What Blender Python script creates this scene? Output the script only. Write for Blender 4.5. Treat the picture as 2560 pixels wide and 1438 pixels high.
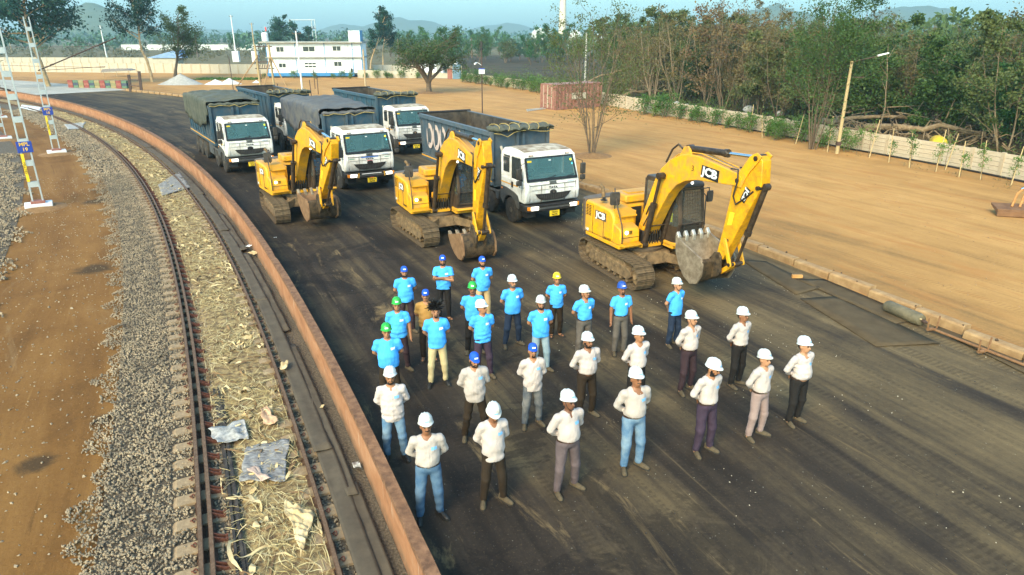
import bpy, bmesh, math, random
import numpy as np
from mathutils import Vector, Matrix, noise as mnoise
R_=math.radians
for o in list(bpy.data.objects): bpy.data.objects.remove(o)
scn=bpy.context.scene; col=scn.collection
# ------------------------------------------------ camera, sky, sun, exposure
F_PX=1707.0; CAM_H=7.0; PITCH=R_(20.34)
cam=bpy.data.cameras.new('camera'); cam.sensor_width=36; cam.lens=F_PX/2560*36; cam.clip_end=9000; cam.clip_start=.1
camo=bpy.data.objects.new('camera',cam); col.objects.link(camo); camo.location=(0,0,CAM_H); camo.rotation_euler=(math.pi/2-PITCH,0,0); scn.camera=camo
SUN_EL=R_(36); SUN_AZ=R_(205)      # compass-like: direction the light comes from, clockwise from +Y
w=bpy.data.worlds.new('World'); scn.world=w; w.use_nodes=True; wn=w.node_tree.nodes; wl=w.node_tree.links
sky=wn.new('ShaderNodeTexSky'); sky.sky_type='NISHITA'; sky.sun_disc=False; sky.sun_elevation=SUN_EL; sky.sun_rotation=SUN_AZ; sky.air_density=1.2; sky.dust_density=2.4; sky.ozone_density=2.0
tint=wn.new('ShaderNodeMix'); tint.data_type='RGBA'; tint.blend_type='MULTIPLY'; tint.inputs[0].default_value=1; tint.inputs[7].default_value=(.66,1.0,1.06,1)
wl.new(sky.outputs[0],tint.inputs[6]); wl.new(tint.outputs[2],wn['Background'].inputs[0]); wn['Background'].inputs[1].default_value=.15
sd=bpy.data.lights.new('sun','SUN'); sd.energy=2.05; sd.angle=R_(34); sd.color=(1.0,.74,.44)
sun=bpy.data.objects.new('sun',sd); col.objects.link(sun)
_sdir=Vector((math.sin(SUN_AZ)*math.cos(SUN_EL),math.cos(SUN_AZ)*math.cos(SUN_EL),math.sin(SUN_EL)))
sun.rotation_euler=_sdir.to_track_quat('Z','Y').to_euler(); sun.location=(-60,-60,60)
vs=scn.view_settings; vs.view_transform='Standard'; vs.look='None'; vs.exposure=1.55; vs.gamma=1; vs.use_curve_mapping=False
# ------------------------------------------------ photo pixel -> direction -> point on a level plane
def ray(px,py):
    x=(px-1280)/F_PX; y=(719-py)/F_PX; c,s=math.cos(PITCH),math.sin(PITCH)
    return (x,c+y*s,-s+y*c)
def G(px,py,z=0.0):
    r=ray(px,py); t=(z-CAM_H)/r[2]; return (r[0]*t,r[1]*t)
CC=(-195.5,-79.0)                    # centre of the curve that track, wall, apron and kerb share
def pol(r,deg,z=0.0): a=R_(deg); return (CC[0]+r*math.cos(a),CC[1]+r*math.sin(a),z)
def tang(x,y):                       # heading of the vehicles: along the curve, towards the camera
    dx,dy=x-CC[0],y-CC[1]; l=math.hypot(dx,dy); return math.atan2(-dx/l,dy/l)
# ------------------------------------------------ mesh and object helpers
class MB:
    def __init__(s): s.v=[]; s.f=[]
    def add(s,vs_,fs,M=None):
        n=len(s.v)
        if M is not None: vs_=[tuple(M@Vector(p)) for p in vs_]
        s.v+= [tuple(p) for p in vs_]; s.f+=[tuple(i+n for i in f) for f in fs]; return s
    def box(s,x0,x1,y0,y1,z0,z1,M=None):
        return s.add([(x0,y0,z0),(x1,y0,z0),(x1,y1,z0),(x0,y1,z0),(x0,y0,z1),(x1,y0,z1),(x1,y1,z1),(x0,y1,z1)],[(0,3,2,1),(4,5,6,7),(0,1,5,4),(1,2,6,5),(2,3,7,6),(3,0,4,7)],M)
    def prism(s,poly,a,b,axis='y',M=None):
        # poly: outline in the two other axes, counter-clockwise or not; extruded from a to b
        n=len(poly)
        def mk(p,t): return (p[0],t,p[1]) if axis=='y' else ((t,p[0],p[1]) if axis=='x' else (p[0],p[1],t))
        vs_=[mk(p,a) for p in poly]+[mk(p,b) for p in poly]
        fs=[tuple(range(n)),tuple(range(2*n-1,n-1,-1))]+[(i,i+n,(i+1)%n+n,(i+1)%n) for i in range(n)]
        return s.add(vs_,fs,M)
    def tube(s,pts,r,n=8,caps=True,M=None):
        pts=[Vector(p) for p in pts]; m=len(pts); rr=r if hasattr(r,'__len__') else [r]*m
        vs_=[]; fs=[]; up=None
        for i,p in enumerate(pts):
            d=(pts[min(i+1,m-1)]-pts[max(i-1,0)])
            d=d.normalized() if d.length>1e-9 else Vector((0,0,1))
            if up is None: up=Vector((0,0,1)) if abs(d.z)<.9 else Vector((1,0,0))
            a=d.cross(up); a=a.normalized() if a.length>1e-6 else d.orthogonal().normalized(); b=a.cross(d).normalized(); up=b
            for k in range(n):
                t=2*math.pi*k/n; vs_.append(p+(a*math.cos(t)+b*math.sin(t))*rr[i])
        for i in range(m-1):
            for k in range(n): k2=(k+1)%n; fs.append((i*n+k,i*n+k2,(i+1)*n+k2,(i+1)*n+k))
        if caps: fs.append(tuple(range(n-1,-1,-1))); fs.append(tuple(range((m-1)*n,m*n)))
        return s.add(vs_,fs,M)
    def cyl(s,p0,p1,r0,r1=None,n=12,M=None): return s.tube([p0,p1],[r0,r0 if r1 is None else r1],n,True,M)
    def loft(s,rings,caps=True,M=None,closed=True):
        n=len(rings[0]); vs_=[p for r in rings for p in r]; fs=[]
        for i in range(len(rings)-1):
            for k in range(n if closed else n-1): k2=(k+1)%n; fs.append((i*n+k,i*n+k2,(i+1)*n+k2,(i+1)*n+k))
        if caps: fs.append(tuple(range(n-1,-1,-1))); fs.append(tuple(range((len(rings)-1)*n,len(rings)*n)))
        return s.add(vs_,fs,M)
    def lathe(s,prof,n=20,M=None,axis='z'):
        # prof: (radius, height)
        rings=[]
        for r,h in prof:
            ring=[]
            for k in range(n):
                t=2*math.pi*k/n; c,q=r*math.cos(t),r*math.sin(t)
                ring.append((c,q,h) if axis=='z' else (q,h,c) if axis=='y' else (h,c,q))
            rings.append(ring)
        return s.loft(rings,True,M)
    def mesh(s,name,smooth=None,fix=True):
        me=bpy.data.meshes.new(name); me.from_pydata(s.v,[],s.f); me.validate(); 
        if fix:
            bm=bmesh.new(); bm.from_mesh(me); bmesh.ops.recalc_face_normals(bm,faces=bm.faces); bm.to_mesh(me); bm.free()
        if smooth is not None:
            me.polygons.foreach_set('use_smooth',[True]*len(me.polygons)); me.set_sharp_from_angle(angle=R_(smooth))
        return me
    def build(s,name,m,parent=None,smooth=40,bev=0,loc=None,fix=True):
        o=obj(name,s.mesh(name,smooth,fix),m,parent)
        if bev:
            b=o.modifiers.new('bevel','BEVEL'); b.width=bev; b.segments=2; b.limit_method='ANGLE'; b.angle_limit=R_(40); b.use_clamp_overlap=True
        if loc: o.location=loc
        return o
def obj(name,me,m=None,parent=None):
    o=bpy.data.objects.new(name,me); col.objects.link(o)
    if m is not None and not me.materials: me.materials.append(m)
    if parent: o.parent=parent
    return o
def tag(o,label=None,cat=None,group=None,kind=None):
    if label: o['label']=label
    if cat: o['category']=cat
    if group: o['group']=group
    if kind: o['kind']=kind
    return o
def thing(name,label,cat,loc=(0,0,0),rz=0,group=None):
    o=bpy.data.objects.new(name,None); col.objects.link(o); o.empty_display_size=.2
    o.location=loc; o.rotation_euler=(0,0,rz); return tag(o,label,cat,group)
def copy_tree(o,parent=None):
    kids=KIDS.get(o.name) or [c for c in o.children]
    c=o.copy(); col.objects.link(c); c.parent=parent
    for k in kids: copy_tree(k,c)
    return c
KIDS={}
def np_mesh(name,V,Fc,smooth=False):
    V=np.asarray(V,np.float32); Fc=np.asarray(Fc,np.int32); k=Fc.shape[1]
    me=bpy.data.meshes.new(name); me.vertices.add(len(V)); me.vertices.foreach_set('co',V.ravel())
    me.loops.add(Fc.size); me.loops.foreach_set('vertex_index',Fc.ravel())
    me.polygons.add(len(Fc)); me.polygons.foreach_set('loop_start',np.arange(0,Fc.size,k,dtype=np.int32)); me.polygons.foreach_set('loop_total',np.full(len(Fc),k,np.int32))
    me.polygons.foreach_set('use_smooth',np.full(len(Fc),smooth)); me.update(calc_edges=True); return me
def text_obj(txt,size,m,parent,M,name='lettering',ext=.002,squash=1.0,bold=0.0):
    # centred text in the local xy plane, then moved by M
    cu=bpy.data.curves.new(name,'FONT'); cu.body=txt; cu.size=size; cu.align_x='CENTER'; cu.align_y='CENTER'; cu.extrude=ext; cu.resolution_u=2; cu.offset=bold
    t=bpy.data.objects.new(name,cu); col.objects.link(t); dg=bpy.context.evaluated_depsgraph_get(); me=bpy.data.meshes.new_from_object(t.evaluated_get(dg)); bpy.data.objects.remove(t)
    me.transform(M@Matrix.Diagonal((squash,1,1,1))); me.materials.clear(); return obj(name,me,m,parent)
# ------------------------------------------------ materials
def nodes(name):
    m=bpy.data.materials.new(name); m.use_nodes=True; t=m.node_tree; return m,t.nodes,t.links,t.nodes['Principled BSDF']
def ramp(n,stops):
    r=n.new('ShaderNodeValToRGB'); e=r.color_ramp.elements
    while len(e)<len(stops): e.new(.5)
    for x,(p,c) in zip(e,stops): x.position=p; x.color=(*c,1) if len(c)==3 else c
    return r
def tex(n,l,scale=5,detail=6,stretch=(1,1,1),coord='Object',rough=.6,dist=0,loc=(0,0,0)):
    tc=n.new('ShaderNodeTexCoord'); mp=n.new('ShaderNodeMapping'); mp.inputs['Scale'].default_value=stretch; mp.inputs['Location'].default_value=loc
    no=n.new('ShaderNodeTexNoise'); no.inputs['Scale'].default_value=scale; no.inputs['Detail'].default_value=detail; no.inputs['Roughness'].default_value=rough; no.inputs['Distortion'].default_value=dist
    l.new(tc.outputs[coord],mp.inputs[0]); l.new(mp.outputs[0],no.inputs['Vector']); return no
def mixc(n,l,fac,a,b,mode='MIX'):
    x=n.new('ShaderNodeMix'); x.data_type='RGBA'; x.blend_type=mode
    for s_,i in ((fac,0),(a,6),(b,7)):
        if hasattr(s_,'is_output') or hasattr(s_,'links'): l.new(s_,x.inputs[i])
        elif i==0: x.inputs[0].default_value=s_
        else: x.inputs[i].default_value=(*s_,1)
    return x.outputs[2]
def bump(n,l,h,p,strength=.3,dist=.02):
    b=n.new('ShaderNodeBump'); b.inputs['Strength'].default_value=strength; b.inputs['Distance'].default_value=dist; l.new(h,b.inputs['Height']); l.new(b.outputs[0],p.inputs['Normal'])
MATS={}
def mat(name,c,c2=None,rough=.6,scale=6,detail=6,lo=.35,hi=.68,bmp=0,bdist=.02,metal=0,spec=.4,stretch=(1,1,1),dust=None,dustamt=.5,dscale=2.2,emit=None,coord='Object',coat=0):
    if name in MATS: return MATS[name]
    m,n,l,p=nodes(name); p.inputs['Roughness'].default_value=rough; p.inputs['Metallic'].default_value=metal; p.inputs['Specular IOR Level'].default_value=spec
    if coat: p.inputs['Coat Weight'].default_value=coat
    if c2 is None and dust is None: p.inputs['Base Color'].default_value=(*c,1); out=None
    else:
        no=tex(n,l,scale,detail,stretch,coord); c2=c2 or c
        out=ramp(n,[(lo,c),(hi,c2)]); l.new(no.outputs[0],out.inputs[0]); oc=out.outputs[0]
        if bmp: bump(n,l,no.outputs[0],p,bmp,bdist)
        if dust is not None:
            nd=tex(n,l,dscale,8,(1,1,1),coord,.7,.4,(3,7,1)); rd=ramp(n,[(.42,(0,0,0)),(.68,(dustamt,)*3)]); l.new(nd.outputs[0],rd.inputs[0])
            # dust settles on faces that look upwards
            ge=n.new('ShaderNodeNewGeometry'); sx=n.new('ShaderNodeSeparateXYZ'); l.new(ge.outputs['Normal'],sx.inputs[0])
            mr=n.new('ShaderNodeMapRange'); mr.inputs[1].default_value=.2; mr.inputs[2].default_value=.95; mr.inputs[3].default_value=0; mr.inputs[4].default_value=.75*dustamt; l.new(sx.outputs[2],mr.inputs[0])
            mx=n.new('ShaderNodeMath'); mx.operation='MAXIMUM'; l.new(rd.outputs[0],mx.inputs[0]); l.new(mr.outputs[0],mx.inputs[1])
            oc=mixc(n,l,mx.outputs[0],oc,dust)
        l.new(oc,p.inputs['Base Color'])
    if emit: p.inputs['Emission Color'].default_value=(*emit[0],1); p.inputs['Emission Strength'].default_value=emit[1]
    MATS[name]=m; return m
def leafmat(name,c1,c2,trans=.25,scale=1.2,warm=None):
    if name in MATS: return MATS[name]
    m,n,l,p=nodes(name); no=tex(n,l,scale,4); oi=n.new('ShaderNodeObjectInfo')
    ad=n.new('ShaderNodeMath'); ad.operation='MULTIPLY_ADD'; ad.inputs[1].default_value=.45; l.new(oi.outputs['Random'],ad.inputs[0])
    l.new(no.outputs[0],ad.inputs[2]); sb=n.new('ShaderNodeMath'); sb.operation='SUBTRACT'; sb.inputs[1].default_value=.22; l.new(ad.outputs[0],sb.inputs[0])
    st=[(.3,c1),(.62,c2)]+([(.8,warm)] if warm else []); r=ramp(n,st); l.new(sb.outputs[0],r.inputs[0]); l.new(r.outputs[0],p.inputs['Base Color']); p.inputs['Roughness'].default_value=.55; p.inputs['Specular IOR Level'].default_value=.25
    tr=n.new('ShaderNodeBsdfTranslucent'); l.new(r.outputs[0],tr.inputs[0]); mx=n.new('ShaderNodeMixShader'); mx.inputs[0].default_value=trans
    l.new(p.outputs[0],mx.inputs[1]); l.new(tr.outputs[0],mx.inputs[2]); l.new(mx.outputs[0],n['Material Output'].inputs[0]); MATS[name]=m; return m
def glassmat(name,tintc,rough=.03,alpha=.35):
    if name in MATS: return MATS[name]
    m,n,l,p=nodes(name); p.inputs['Base Color'].default_value=(*tintc,1); p.inputs['Roughness'].default_value=rough; p.inputs['Specular IOR Level'].default_value=.6
    tr=n.new('ShaderNodeBsdfTransparent'); tr.inputs[0].default_value=(*[.45+.5*x for x in tintc],1); mx=n.new('ShaderNodeMixShader'); mx.inputs[0].default_value=alpha
    l.new(tr.outputs[0],mx.inputs[1]); l.new(p.outputs[0],mx.inputs[2]); l.new(mx.outputs[0],n['Material Output'].inputs[0]); MATS[name]=m; return m
rnd=random.Random(7)
# ================================================ ground sheets
def polar_node(n,l):
    tc=n.new('ShaderNodeTexCoord'); su=n.new('ShaderNodeVectorMath'); su.operation='SUBTRACT'; su.inputs[1].default_value=(CC[0],CC[1],0); l.new(tc.outputs['Object'],su.inputs[0])
    se=n.new('ShaderNodeSeparateXYZ'); l.new(su.outputs[0],se.inputs[0])
    at=n.new('ShaderNodeMath'); at.operation='ARCTAN2'; l.new(se.outputs[1],at.inputs[0]); l.new(se.outputs[0],at.inputs[1])
    mu=n.new('ShaderNodeMath'); mu.operation='MULTIPLY'; mu.inputs[1].default_value=220; l.new(at.outputs[0],mu.inputs[0])
    le=n.new('ShaderNodeVectorMath'); le.operation='LENGTH'; cb0=n.new('ShaderNodeCombineXYZ'); l.new(se.outputs[0],cb0.inputs[0]); l.new(se.outputs[1],cb0.inputs[1]); l.new(cb0.outputs[0],le.inputs[0])
    cb=n.new('ShaderNodeCombineXYZ'); l.new(mu.outputs[0],cb.inputs[0]); l.new(le.outputs['Value'],cb.inputs[1]); return cb.outputs[0],le.outputs['Value'],tc.outputs['Object']
def nz(n,l,vec,stretch,scale=1,detail=5,rough=.6,dist=0,loc=(0,0,0)):
    mp=n.new('ShaderNodeMapping'); mp.inputs['Scale'].default_value=stretch; mp.inputs['Location'].default_value=loc; l.new(vec,mp.inputs[0])
    no=n.new('ShaderNodeTexNoise'); no.inputs['Scale'].default_value=scale; no.inputs['Detail'].default_value=detail; no.inputs['Roughness'].default_value=rough; no.inputs['Distortion'].default_value=dist; l.new(mp.outputs[0],no.inputs['Vector']); return no.outputs[0]
def mth(n,l,op,a,b=None,c=None):
    x=n.new('ShaderNodeMath'); x.operation=op
    for i,v in enumerate((a,b,c)):
        if v is None: continue
        if isinstance(v,(int,float)): x.inputs[i].default_value=v
        else: l.new(v,x.inputs[i])
    return x.outputs[0]
def rampf(n,l,v,a,b,lo=0.,hi=1.):
    m=n.new('ShaderNodeMapRange'); m.inputs[1].default_value=a; m.inputs[2].default_value=b; m.inputs[3].default_value=lo; m.inputs[4].default_value=hi; l.new(v,m.inputs[0]); return m.outputs[0]
def ground_mat(name,stops,sand,streak=1.0,grad=None,specks=(.5,.44,.34),treads=.0,sandthr=(.6,.72),sandamt=.7,rough=.85,bmp=.35,crust=None,lines=1.0,stains=()):
    m,n,l,p=nodes(name); pv,rv,ov=polar_node(n,l)
    n1=nz(n,l,pv,(.10,.75,1),1,6,.62,.6); n2=nz(n,l,pv,(.035,2.6,1),1,5,.6,.25,(9,3,0)); n3=nz(n,l,ov,(.35,.35,.35),1,7,.65,.8,(5,2,0)); n4=nz(n,l,ov,(9,9,9),1,6,.7)
    f=mth(n,l,'MULTIPLY_ADD',n1,1.0,mth(n,l,'MULTIPLY',n2,.62*streak)); f=mth(n,l,'MULTIPLY_ADD',n3,.6,f); f=mth(n,l,'MULTIPLY_ADD',n4,.26,f)
    f=mth(n,l,'SUBTRACT',f,.5+.31*streak+.30+.13-.47)
    if grad: f=mth(n,l,'ADD',f,rampf(n,l,rv,*grad))
    r=ramp(n,stops); l.new(f,r.inputs[0]); c=r.outputs[0]
    sn=nz(n,l,pv,(.22,.9,1),1,7,.7,1.2,(31,17,0)); sf=rampf(n,l,sn,sandthr[0],sandthr[1],0,sandamt); c=mixc(n,l,sf,c,sand)
    vo=n.new('ShaderNodeTexVoronoi'); vo.inputs['Scale'].default_value=9; vo.inputs['Randomness'].default_value=1; l.new(ov,vo.inputs['Vector'])
    sm=mth(n,l,'MULTIPLY',rampf(n,l,vo.outputs['Distance'],.05,.11,.5,0),rampf(n,l,nz(n,l,ov,(1.3,1.3,1.3),1,3),.52,.62,0,1)); c=mixc(n,l,sm,c,specks)
    if treads:
        wv=n.new('ShaderNodeTexWave'); wv.wave_type='BANDS'; wv.bands_direction='X'; wv.inputs['Scale'].default_value=2.6; wv.inputs['Distortion'].default_value=2.5; wv.inputs['Detail'].default_value=2; l.new(pv,wv.inputs['Vector'])
        nm=nz(n,l,pv,(.05,2.2,1),1,3,.5,.2,(77,40,0)); tm=mth(n,l,'MULTIPLY',rampf(n,l,nm,.56,.62,0,treads),rampf(n,l,wv.outputs[1],.35,.75)); c=mixc(n,l,tm,c,tuple(x*.45 for x in stops[1][1]))
    # fine crisp marks: thin drag lines along the lane, dark crusts, grit
    dl=nz(n,l,pv,(.10,9,1),1,4,.55,.5,(3,61,0)); dm=nz(n,l,ov,(.22,.22,.22),1,4,.6,.5,(13,4,0)); df=mth(n,l,'MULTIPLY',rampf(n,l,dl,.60,.66,0,.55*lines),rampf(n,l,dm,.50,.58,0,1)); c=mixc(n,l,df,c,stops[0][1])
    d2=nz(n,l,pv,(.16,6,1),1,4,.55,.4,(41,11,0)); c=mixc(n,l,mth(n,l,'MULTIPLY',rampf(n,l,d2,.62,.68,0,.4*lines),rampf(n,l,dm,.52,.42,0,1)),c,stops[3][1])
    if crust: cn=nz(n,l,ov,(.55,.55,.55),1,9,.72,1.0,(2,8,0)); c=mixc(n,l,mth(n,l,'MULTIPLY',rampf(n,l,cn,.515,.555,0,crust[1]),rampf(n,l,rv,crust[2],crust[3],1,0)),c,crust[0])
    for sx_,sy_,sr_ in stains:
        dv=n.new('ShaderNodeVectorMath'); dv.operation='DISTANCE'; dv.inputs[1].default_value=(sx_,sy_,-.2); l.new(ov,dv.inputs[0]); sn_=nz(n,l,ov,(1.6,1.6,1.6),1,6,.7,.6,(sx_,3,0)); c=mixc(n,l,rampf(n,l,mth(n,l,'MULTIPLY_ADD',sn_,sr_*1.6,mth(n,l,'SUBTRACT',dv.outputs['Value'],sr_*.8)),sr_*.45,sr_*.95,.8,0),c,(.035,.024,.014))
    gn=nz(n,l,ov,(26,26,26),1,3,.6); c=mixc(n,l,rampf(n,l,gn,.60,.72,0,.35),c,stops[3][1]); c=mixc(n,l,rampf(n,l,gn,.40,.30,0,.45),c,stops[0][1])
    l.new(c,p.inputs['Base Color']); p.inputs['Roughness'].default_value=rough; p.inputs['Specular IOR Level'].default_value=.12
    hh=mth(n,l,'MULTIPLY_ADD',n4,.5,n1); bump(n,l,hh,p,bmp,.05); return m
M_apron=ground_mat('coal_dusted_apron',[(.20,(.019,.0145,.0115)),(.42,(.038,.0275,.0195)),(.62,(.080,.056,.031)),(.85,(.155,.106,.052))],(.29,.19,.085),1.1,(213,227.5,-.07,.24),(.55,.5,.4),.3,crust=((.013,.0105,.009),.5,216.0,220.5))
M_yard=ground_mat('orange_dirt',[(.12,(.21,.115,.042)),(.36,(.355,.185,.060)),(.60,(.45,.24,.080)),(.9,(.52,.30,.115))],(.36,.158,.046),.2,(227,236,-.20,.0),(.6,.48,.32),.25,(.50,.66),.75,lines=.5)
M_track_dirt=ground_mat('trackside_dirt',[(.15,(.085,.038,.011)),(.40,(.160,.072,.019)),(.62,(.215,.103,.029)),(.9,(.29,.155,.055))],(.30,.20,.10),.25,None,(.4,.36,.3),0,(.58,.75),.55,.9,.5,stains=[(*G(235,672,-.2),.75),(*G(245,503,-.2),.8),(*G(262,1050,-.2),.35),(*G(90,1160,-.2),.4)])
M_field=ground_mat('dry_field',[(.2,(.05,.05,.02)),(.42,(.11,.085,.04)),(.62,(.19,.14,.065)),(.85,(.26,.20,.09))],(.07,.085,.03),.3,None,(.3,.26,.16),0,(.5,.66),.8)
M_forest=ground_mat('forest_litter',[(.2,(.02,.017,.011)),(.42,(.05,.036,.02)),(.62,(.095,.065,.033)),(.85,(.15,.10,.05))],(.04,.05,.018),.2,None,(.2,.16,.1),0,(.52,.7),.7)
M_conc=ground_mat('pale_concrete_road',[(.2,(.25,.24,.21)),(.42,(.33,.31,.27)),(.62,(.40,.37,.32)),(.85,(.46,.42,.36))],(.16,.13,.1),.8,None,(.6,.58,.5),0)
def sheet(name,poly,z,m):
    mb=MB(); mb.add([(x,y,z) for x,y in poly],[tuple(range(len(poly)))]); o=mb.build(name,m,None,None,fix=False)
    if o.data.polygons[0].normal.z<0: o.data.flip_normals()
    return tag(o,kind='structure')
def annulus(name,r0,r1,a0,a1,z,m,n=80,k=1):
    V=[];Fc=[]
    for i in range(n+1):
        for j in range(k+1): V.append(pol(r0+(r1-r0)*j/k,a0+(a1-a0)*i/n,z))
    for i in range(n):
        for j in range(k): a=i*(k+1)+j; Fc.append((a,a+1,a+k+2,a+k+1))
    o=obj(name,np_mesh(name,V,Fc),m); return tag(o,kind='structure')
KT=[(14,226.3),(24.1,226.9),(24.8,227.2),(25.5,227.5),(27,227.8),(29.2,228.1),(36,227.7),(45,226.2),(49,225.2),(56,224.2)]
def kr(a): return float(np.interp(a,[k[0] for k in KT],[k[1] for k in KT]))
BW=[(33,4),(29.6,20),(27.2,29.5),(25.98,34.36),(24.92,38.12),(22.34,44.14),(21.06,47.59),(19.77,51.6),(16.45,59.81),(12.25,68.2),(4.18,91.27),(-7.74,114.78)]
sheet('ground',[(-5000,-300),(5000,-300),(5000,7000),(-5000,7000)],-.30,M_field)
annulus('trackside_ground',150,212.58,8,75,-.20,M_track_dirt,60)
yp=[pol(212.6,a)[:2] for a in np.linspace(8,75,60)]
sheet('yard_ground',yp+[(-160,147),(-102,142),(-48,135),(-9,131)]+[(x+.35,y) for x,y in reversed(BW)]+[(36,-30)],-.006,M_yard)
sheet('forest_floor',[(x+.30,y) for x,y in BW]+[(-9,131),(-20,260),(300,260),(320,-20),(60,-20)],-.05,M_forest)
# the apron, dark with coal dust, between the wall and the kerb
V=[];Fc=[];n=120
for i in range(n+1):
    a=8+(52.5-8)*i/n; V+= [pol(212.58,a,0),pol(220,a,0),pol(kr(a)-.0,a,0)]
for i in range(n):
    for j in (0,1): q=i*3+j; Fc.append((q,q+1,q+4,q+3))
tag(obj('apron',np_mesh('apron',V,Fc),M_apron),kind='structure')
annulus('concrete_road',212.7,226,50.5,72,.004,M_conc,30)
# ================================================ the low orange wall beside the track
def wall_strip(r0,r1,a0,a1,zb,top,step=.0007):
    mb=MB(); aa=np.arange(a0,a1+1e-6,math.degrees(step)*3.2); rings=[]
    for a in aa:
        t=top(a); jr=.006*mnoise.noise(Vector((a*9,t,0)))
        rings.append([pol(r0+jr,a,zb),pol(r0+jr,a,t),pol(r1,a,t),pol(r1,a,zb)])
    return mb.loft(rings)
def wtop(a):
    z=.66+.012*mnoise.noise(Vector((a*3,0,0)))+.012*mnoise.noise(Vector((a*17,3,0)))
    for c,w_,d in ((27.78,.07,.085),(24.02,.05,.03),(31.45,.09,.06),(29.0,.04,.03),(25.75,.05,.028),(35.2,.1,.05)):
        if abs(a-c)<w_: z-=d*(.75+.25*mnoise.noise(Vector((a*60,c,0))))
    return z
def plaster(name,stops,drip):
    m,n_,l,p=nodes(name); pv,rv,ov=polar_node(n_,l)
    tc=n_.new('ShaderNodeTexCoord'); se=n_.new('ShaderNodeSeparateXYZ'); l.new(tc.outputs['Object'],se.inputs[0])
    sp=n_.new('ShaderNodeSeparateXYZ'); l.new(pv,sp.inputs[0]); cb=n_.new('ShaderNodeCombineXYZ'); l.new(sp.outputs[0],cb.inputs[0]); l.new(se.outputs[2],cb.inputs[1])
    a=nz(n_,l,cb.outputs[0],(.8,1.5,1),1,7,.7,.5); b=nz(n_,l,cb.outputs[0],(6,.7,1),1,5,.6,.2,(4,9,0)); r=ramp(n_,stops); l.new(a,r.inputs[0])
    c=mixc(n_,l,rampf(n_,l,b,.58,.72,0,.55),r.outputs[0],drip); c2=nz(n_,l,cb.outputs[0],(11,1.1,1),1,3,.5,.1,(8,1,0)); c=mixc(n_,l,rampf(n_,l,c2,.64,.72,0,.5),c,(.55,.44,.33))
    d=nz(n_,l,cb.outputs[0],(1.6,3,1),1,6,.7,.7,(21,5,0)); c=mixc(n_,l,mth(n_,l,'MULTIPLY',rampf(n_,l,se.outputs[2],.12,-.12,0,1),rampf(n_,l,d,.35,.6,.2,.85)),c,(.11,.075,.045))
    l.new(c,p.inputs['Base Color']); p.inputs['Roughness'].default_value=.85; p.inputs['Specular IOR Level'].default_value=.2; bump(n_,l,a,p,.5,.03); return m
M_wall=plaster('orange_plaster',[(.3,(.22,.092,.042)),(.5,(.335,.15,.07)),(.72,(.42,.22,.12))],(.18,.082,.04))
M_cope=mat('worn_wall_top',(.11,.05,.024),(.25,.12,.058),.9,7,8,.35,.66,.5,.03)
wt=thing('low_wall','long curving low orange plastered wall between the railway and the dark yard','wall',(0,0,0))
wall_strip(212.50,212.665,14,61,-.22,lambda a:wtop(a)-.02).build('wall_body',M_wall,wt,60)
wall_strip(212.495,212.67,14,61,.55,wtop).build('wall_top',M_cope,wt,60)
# ================================================ railway
M_rail=mat('rusty_rail',(.055,.03,.018),(.11,.06,.034),.75,14,6,.35,.7,.15,.01,.0,.12)
M_railtop=mat('worn_rail_head',(.10,.058,.034),(.17,.105,.065),.6,20,5,.35,.7,0,.01,.0,.12)
M_rust=mat('red_rust_iron',(.085,.024,.012),(.15,.05,.026),.75,25,6,.3,.7,.3,.01)
M_sleeper=mat('worn_concrete_sleeper',(.21,.14,.075),(.33,.225,.125),.9,9,8,.3,.7,.5,.015)
RT=-.02
def rail_mesh(r,a0,a1,head=.036,n=200):
    prof=[(-.07,-.16),(.07,-.16),(.07,-.147),(.014,-.125),(.010,-.045),(head,-.03),(head,-.004),(head*.75,0),(-head*.75,0),(-head,-.004),(-head,-.03),(-.010,-.045),(-.014,-.125),(-.07,-.147)]
    return MB().loft([[pol(r+x,a0+(a1-a0)*i/n,RT+z) for x,z in prof] for i in range(n+1)])
trk=thing('railway_track','curved railway track with rusty rails on concrete sleepers beside the wall','railway track')
for r_,nm,a1 in ((209.85,'running_rail',62),(210.0,'guard_rail',46),(211.60,'running_rail',62)):
    o=rail_mesh(r_,14,a1,.036 if nm=='running_rail' else .034).build(nm,M_rail,trk,30)
    hd=MB().loft([[pol(r_-.026,14+(a1-14)*i/200,RT+.0015),pol(r_+.026,14+(a1-14)*i/200,RT+.0015),pol(r_+.026,14+(a1-14)*i/200,RT-.004),pol(r_-.026,14+(a1-14)*i/200,RT-.004)] for i in range(201)]).build('rail_head',M_railtop,o,None)
slm=MB().prism([(-1.27,-.22),(1.27,-.22),(1.27,-.04),(1.2,.0),(.75,.01),(.45,-.03),(-.45,-.03),(-.75,.01),(-1.2,.0),(-1.27,-.04)],-.13,.13,'y').mesh('sleeper',None)
slm.materials.append(M_sleeper)
chm=MB().prism([(.05,-.10),(.235,-.10),(.245,-.02),(.20,-.03),(.05,.05)],-.055,-.035,'y').prism([(.05,-.10),(.235,-.10),(.245,-.02),(.20,-.03),(.05,.05)],.035,.055,'y').box(.045,.24,-.055,.055,-.11,-.085).mesh('guard_bracket',None); chm.materials.append(M_rust)
mb=MB(); mb.tube([(-.05+.035*math.cos(t),.035*math.sin(t)+.02*math.sin(t*.5),.02+.022*math.sin(t*2)) for t in np.linspace(0,5.4,12)],.010,6).box(-.10,-.02,-.05,.05,-.02,-.004); clm=mb.mesh('rail_clip',40); clm.materials.append(M_rust)
aN=21.3; k=0; dA=math.degrees(.60/210.7)
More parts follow.
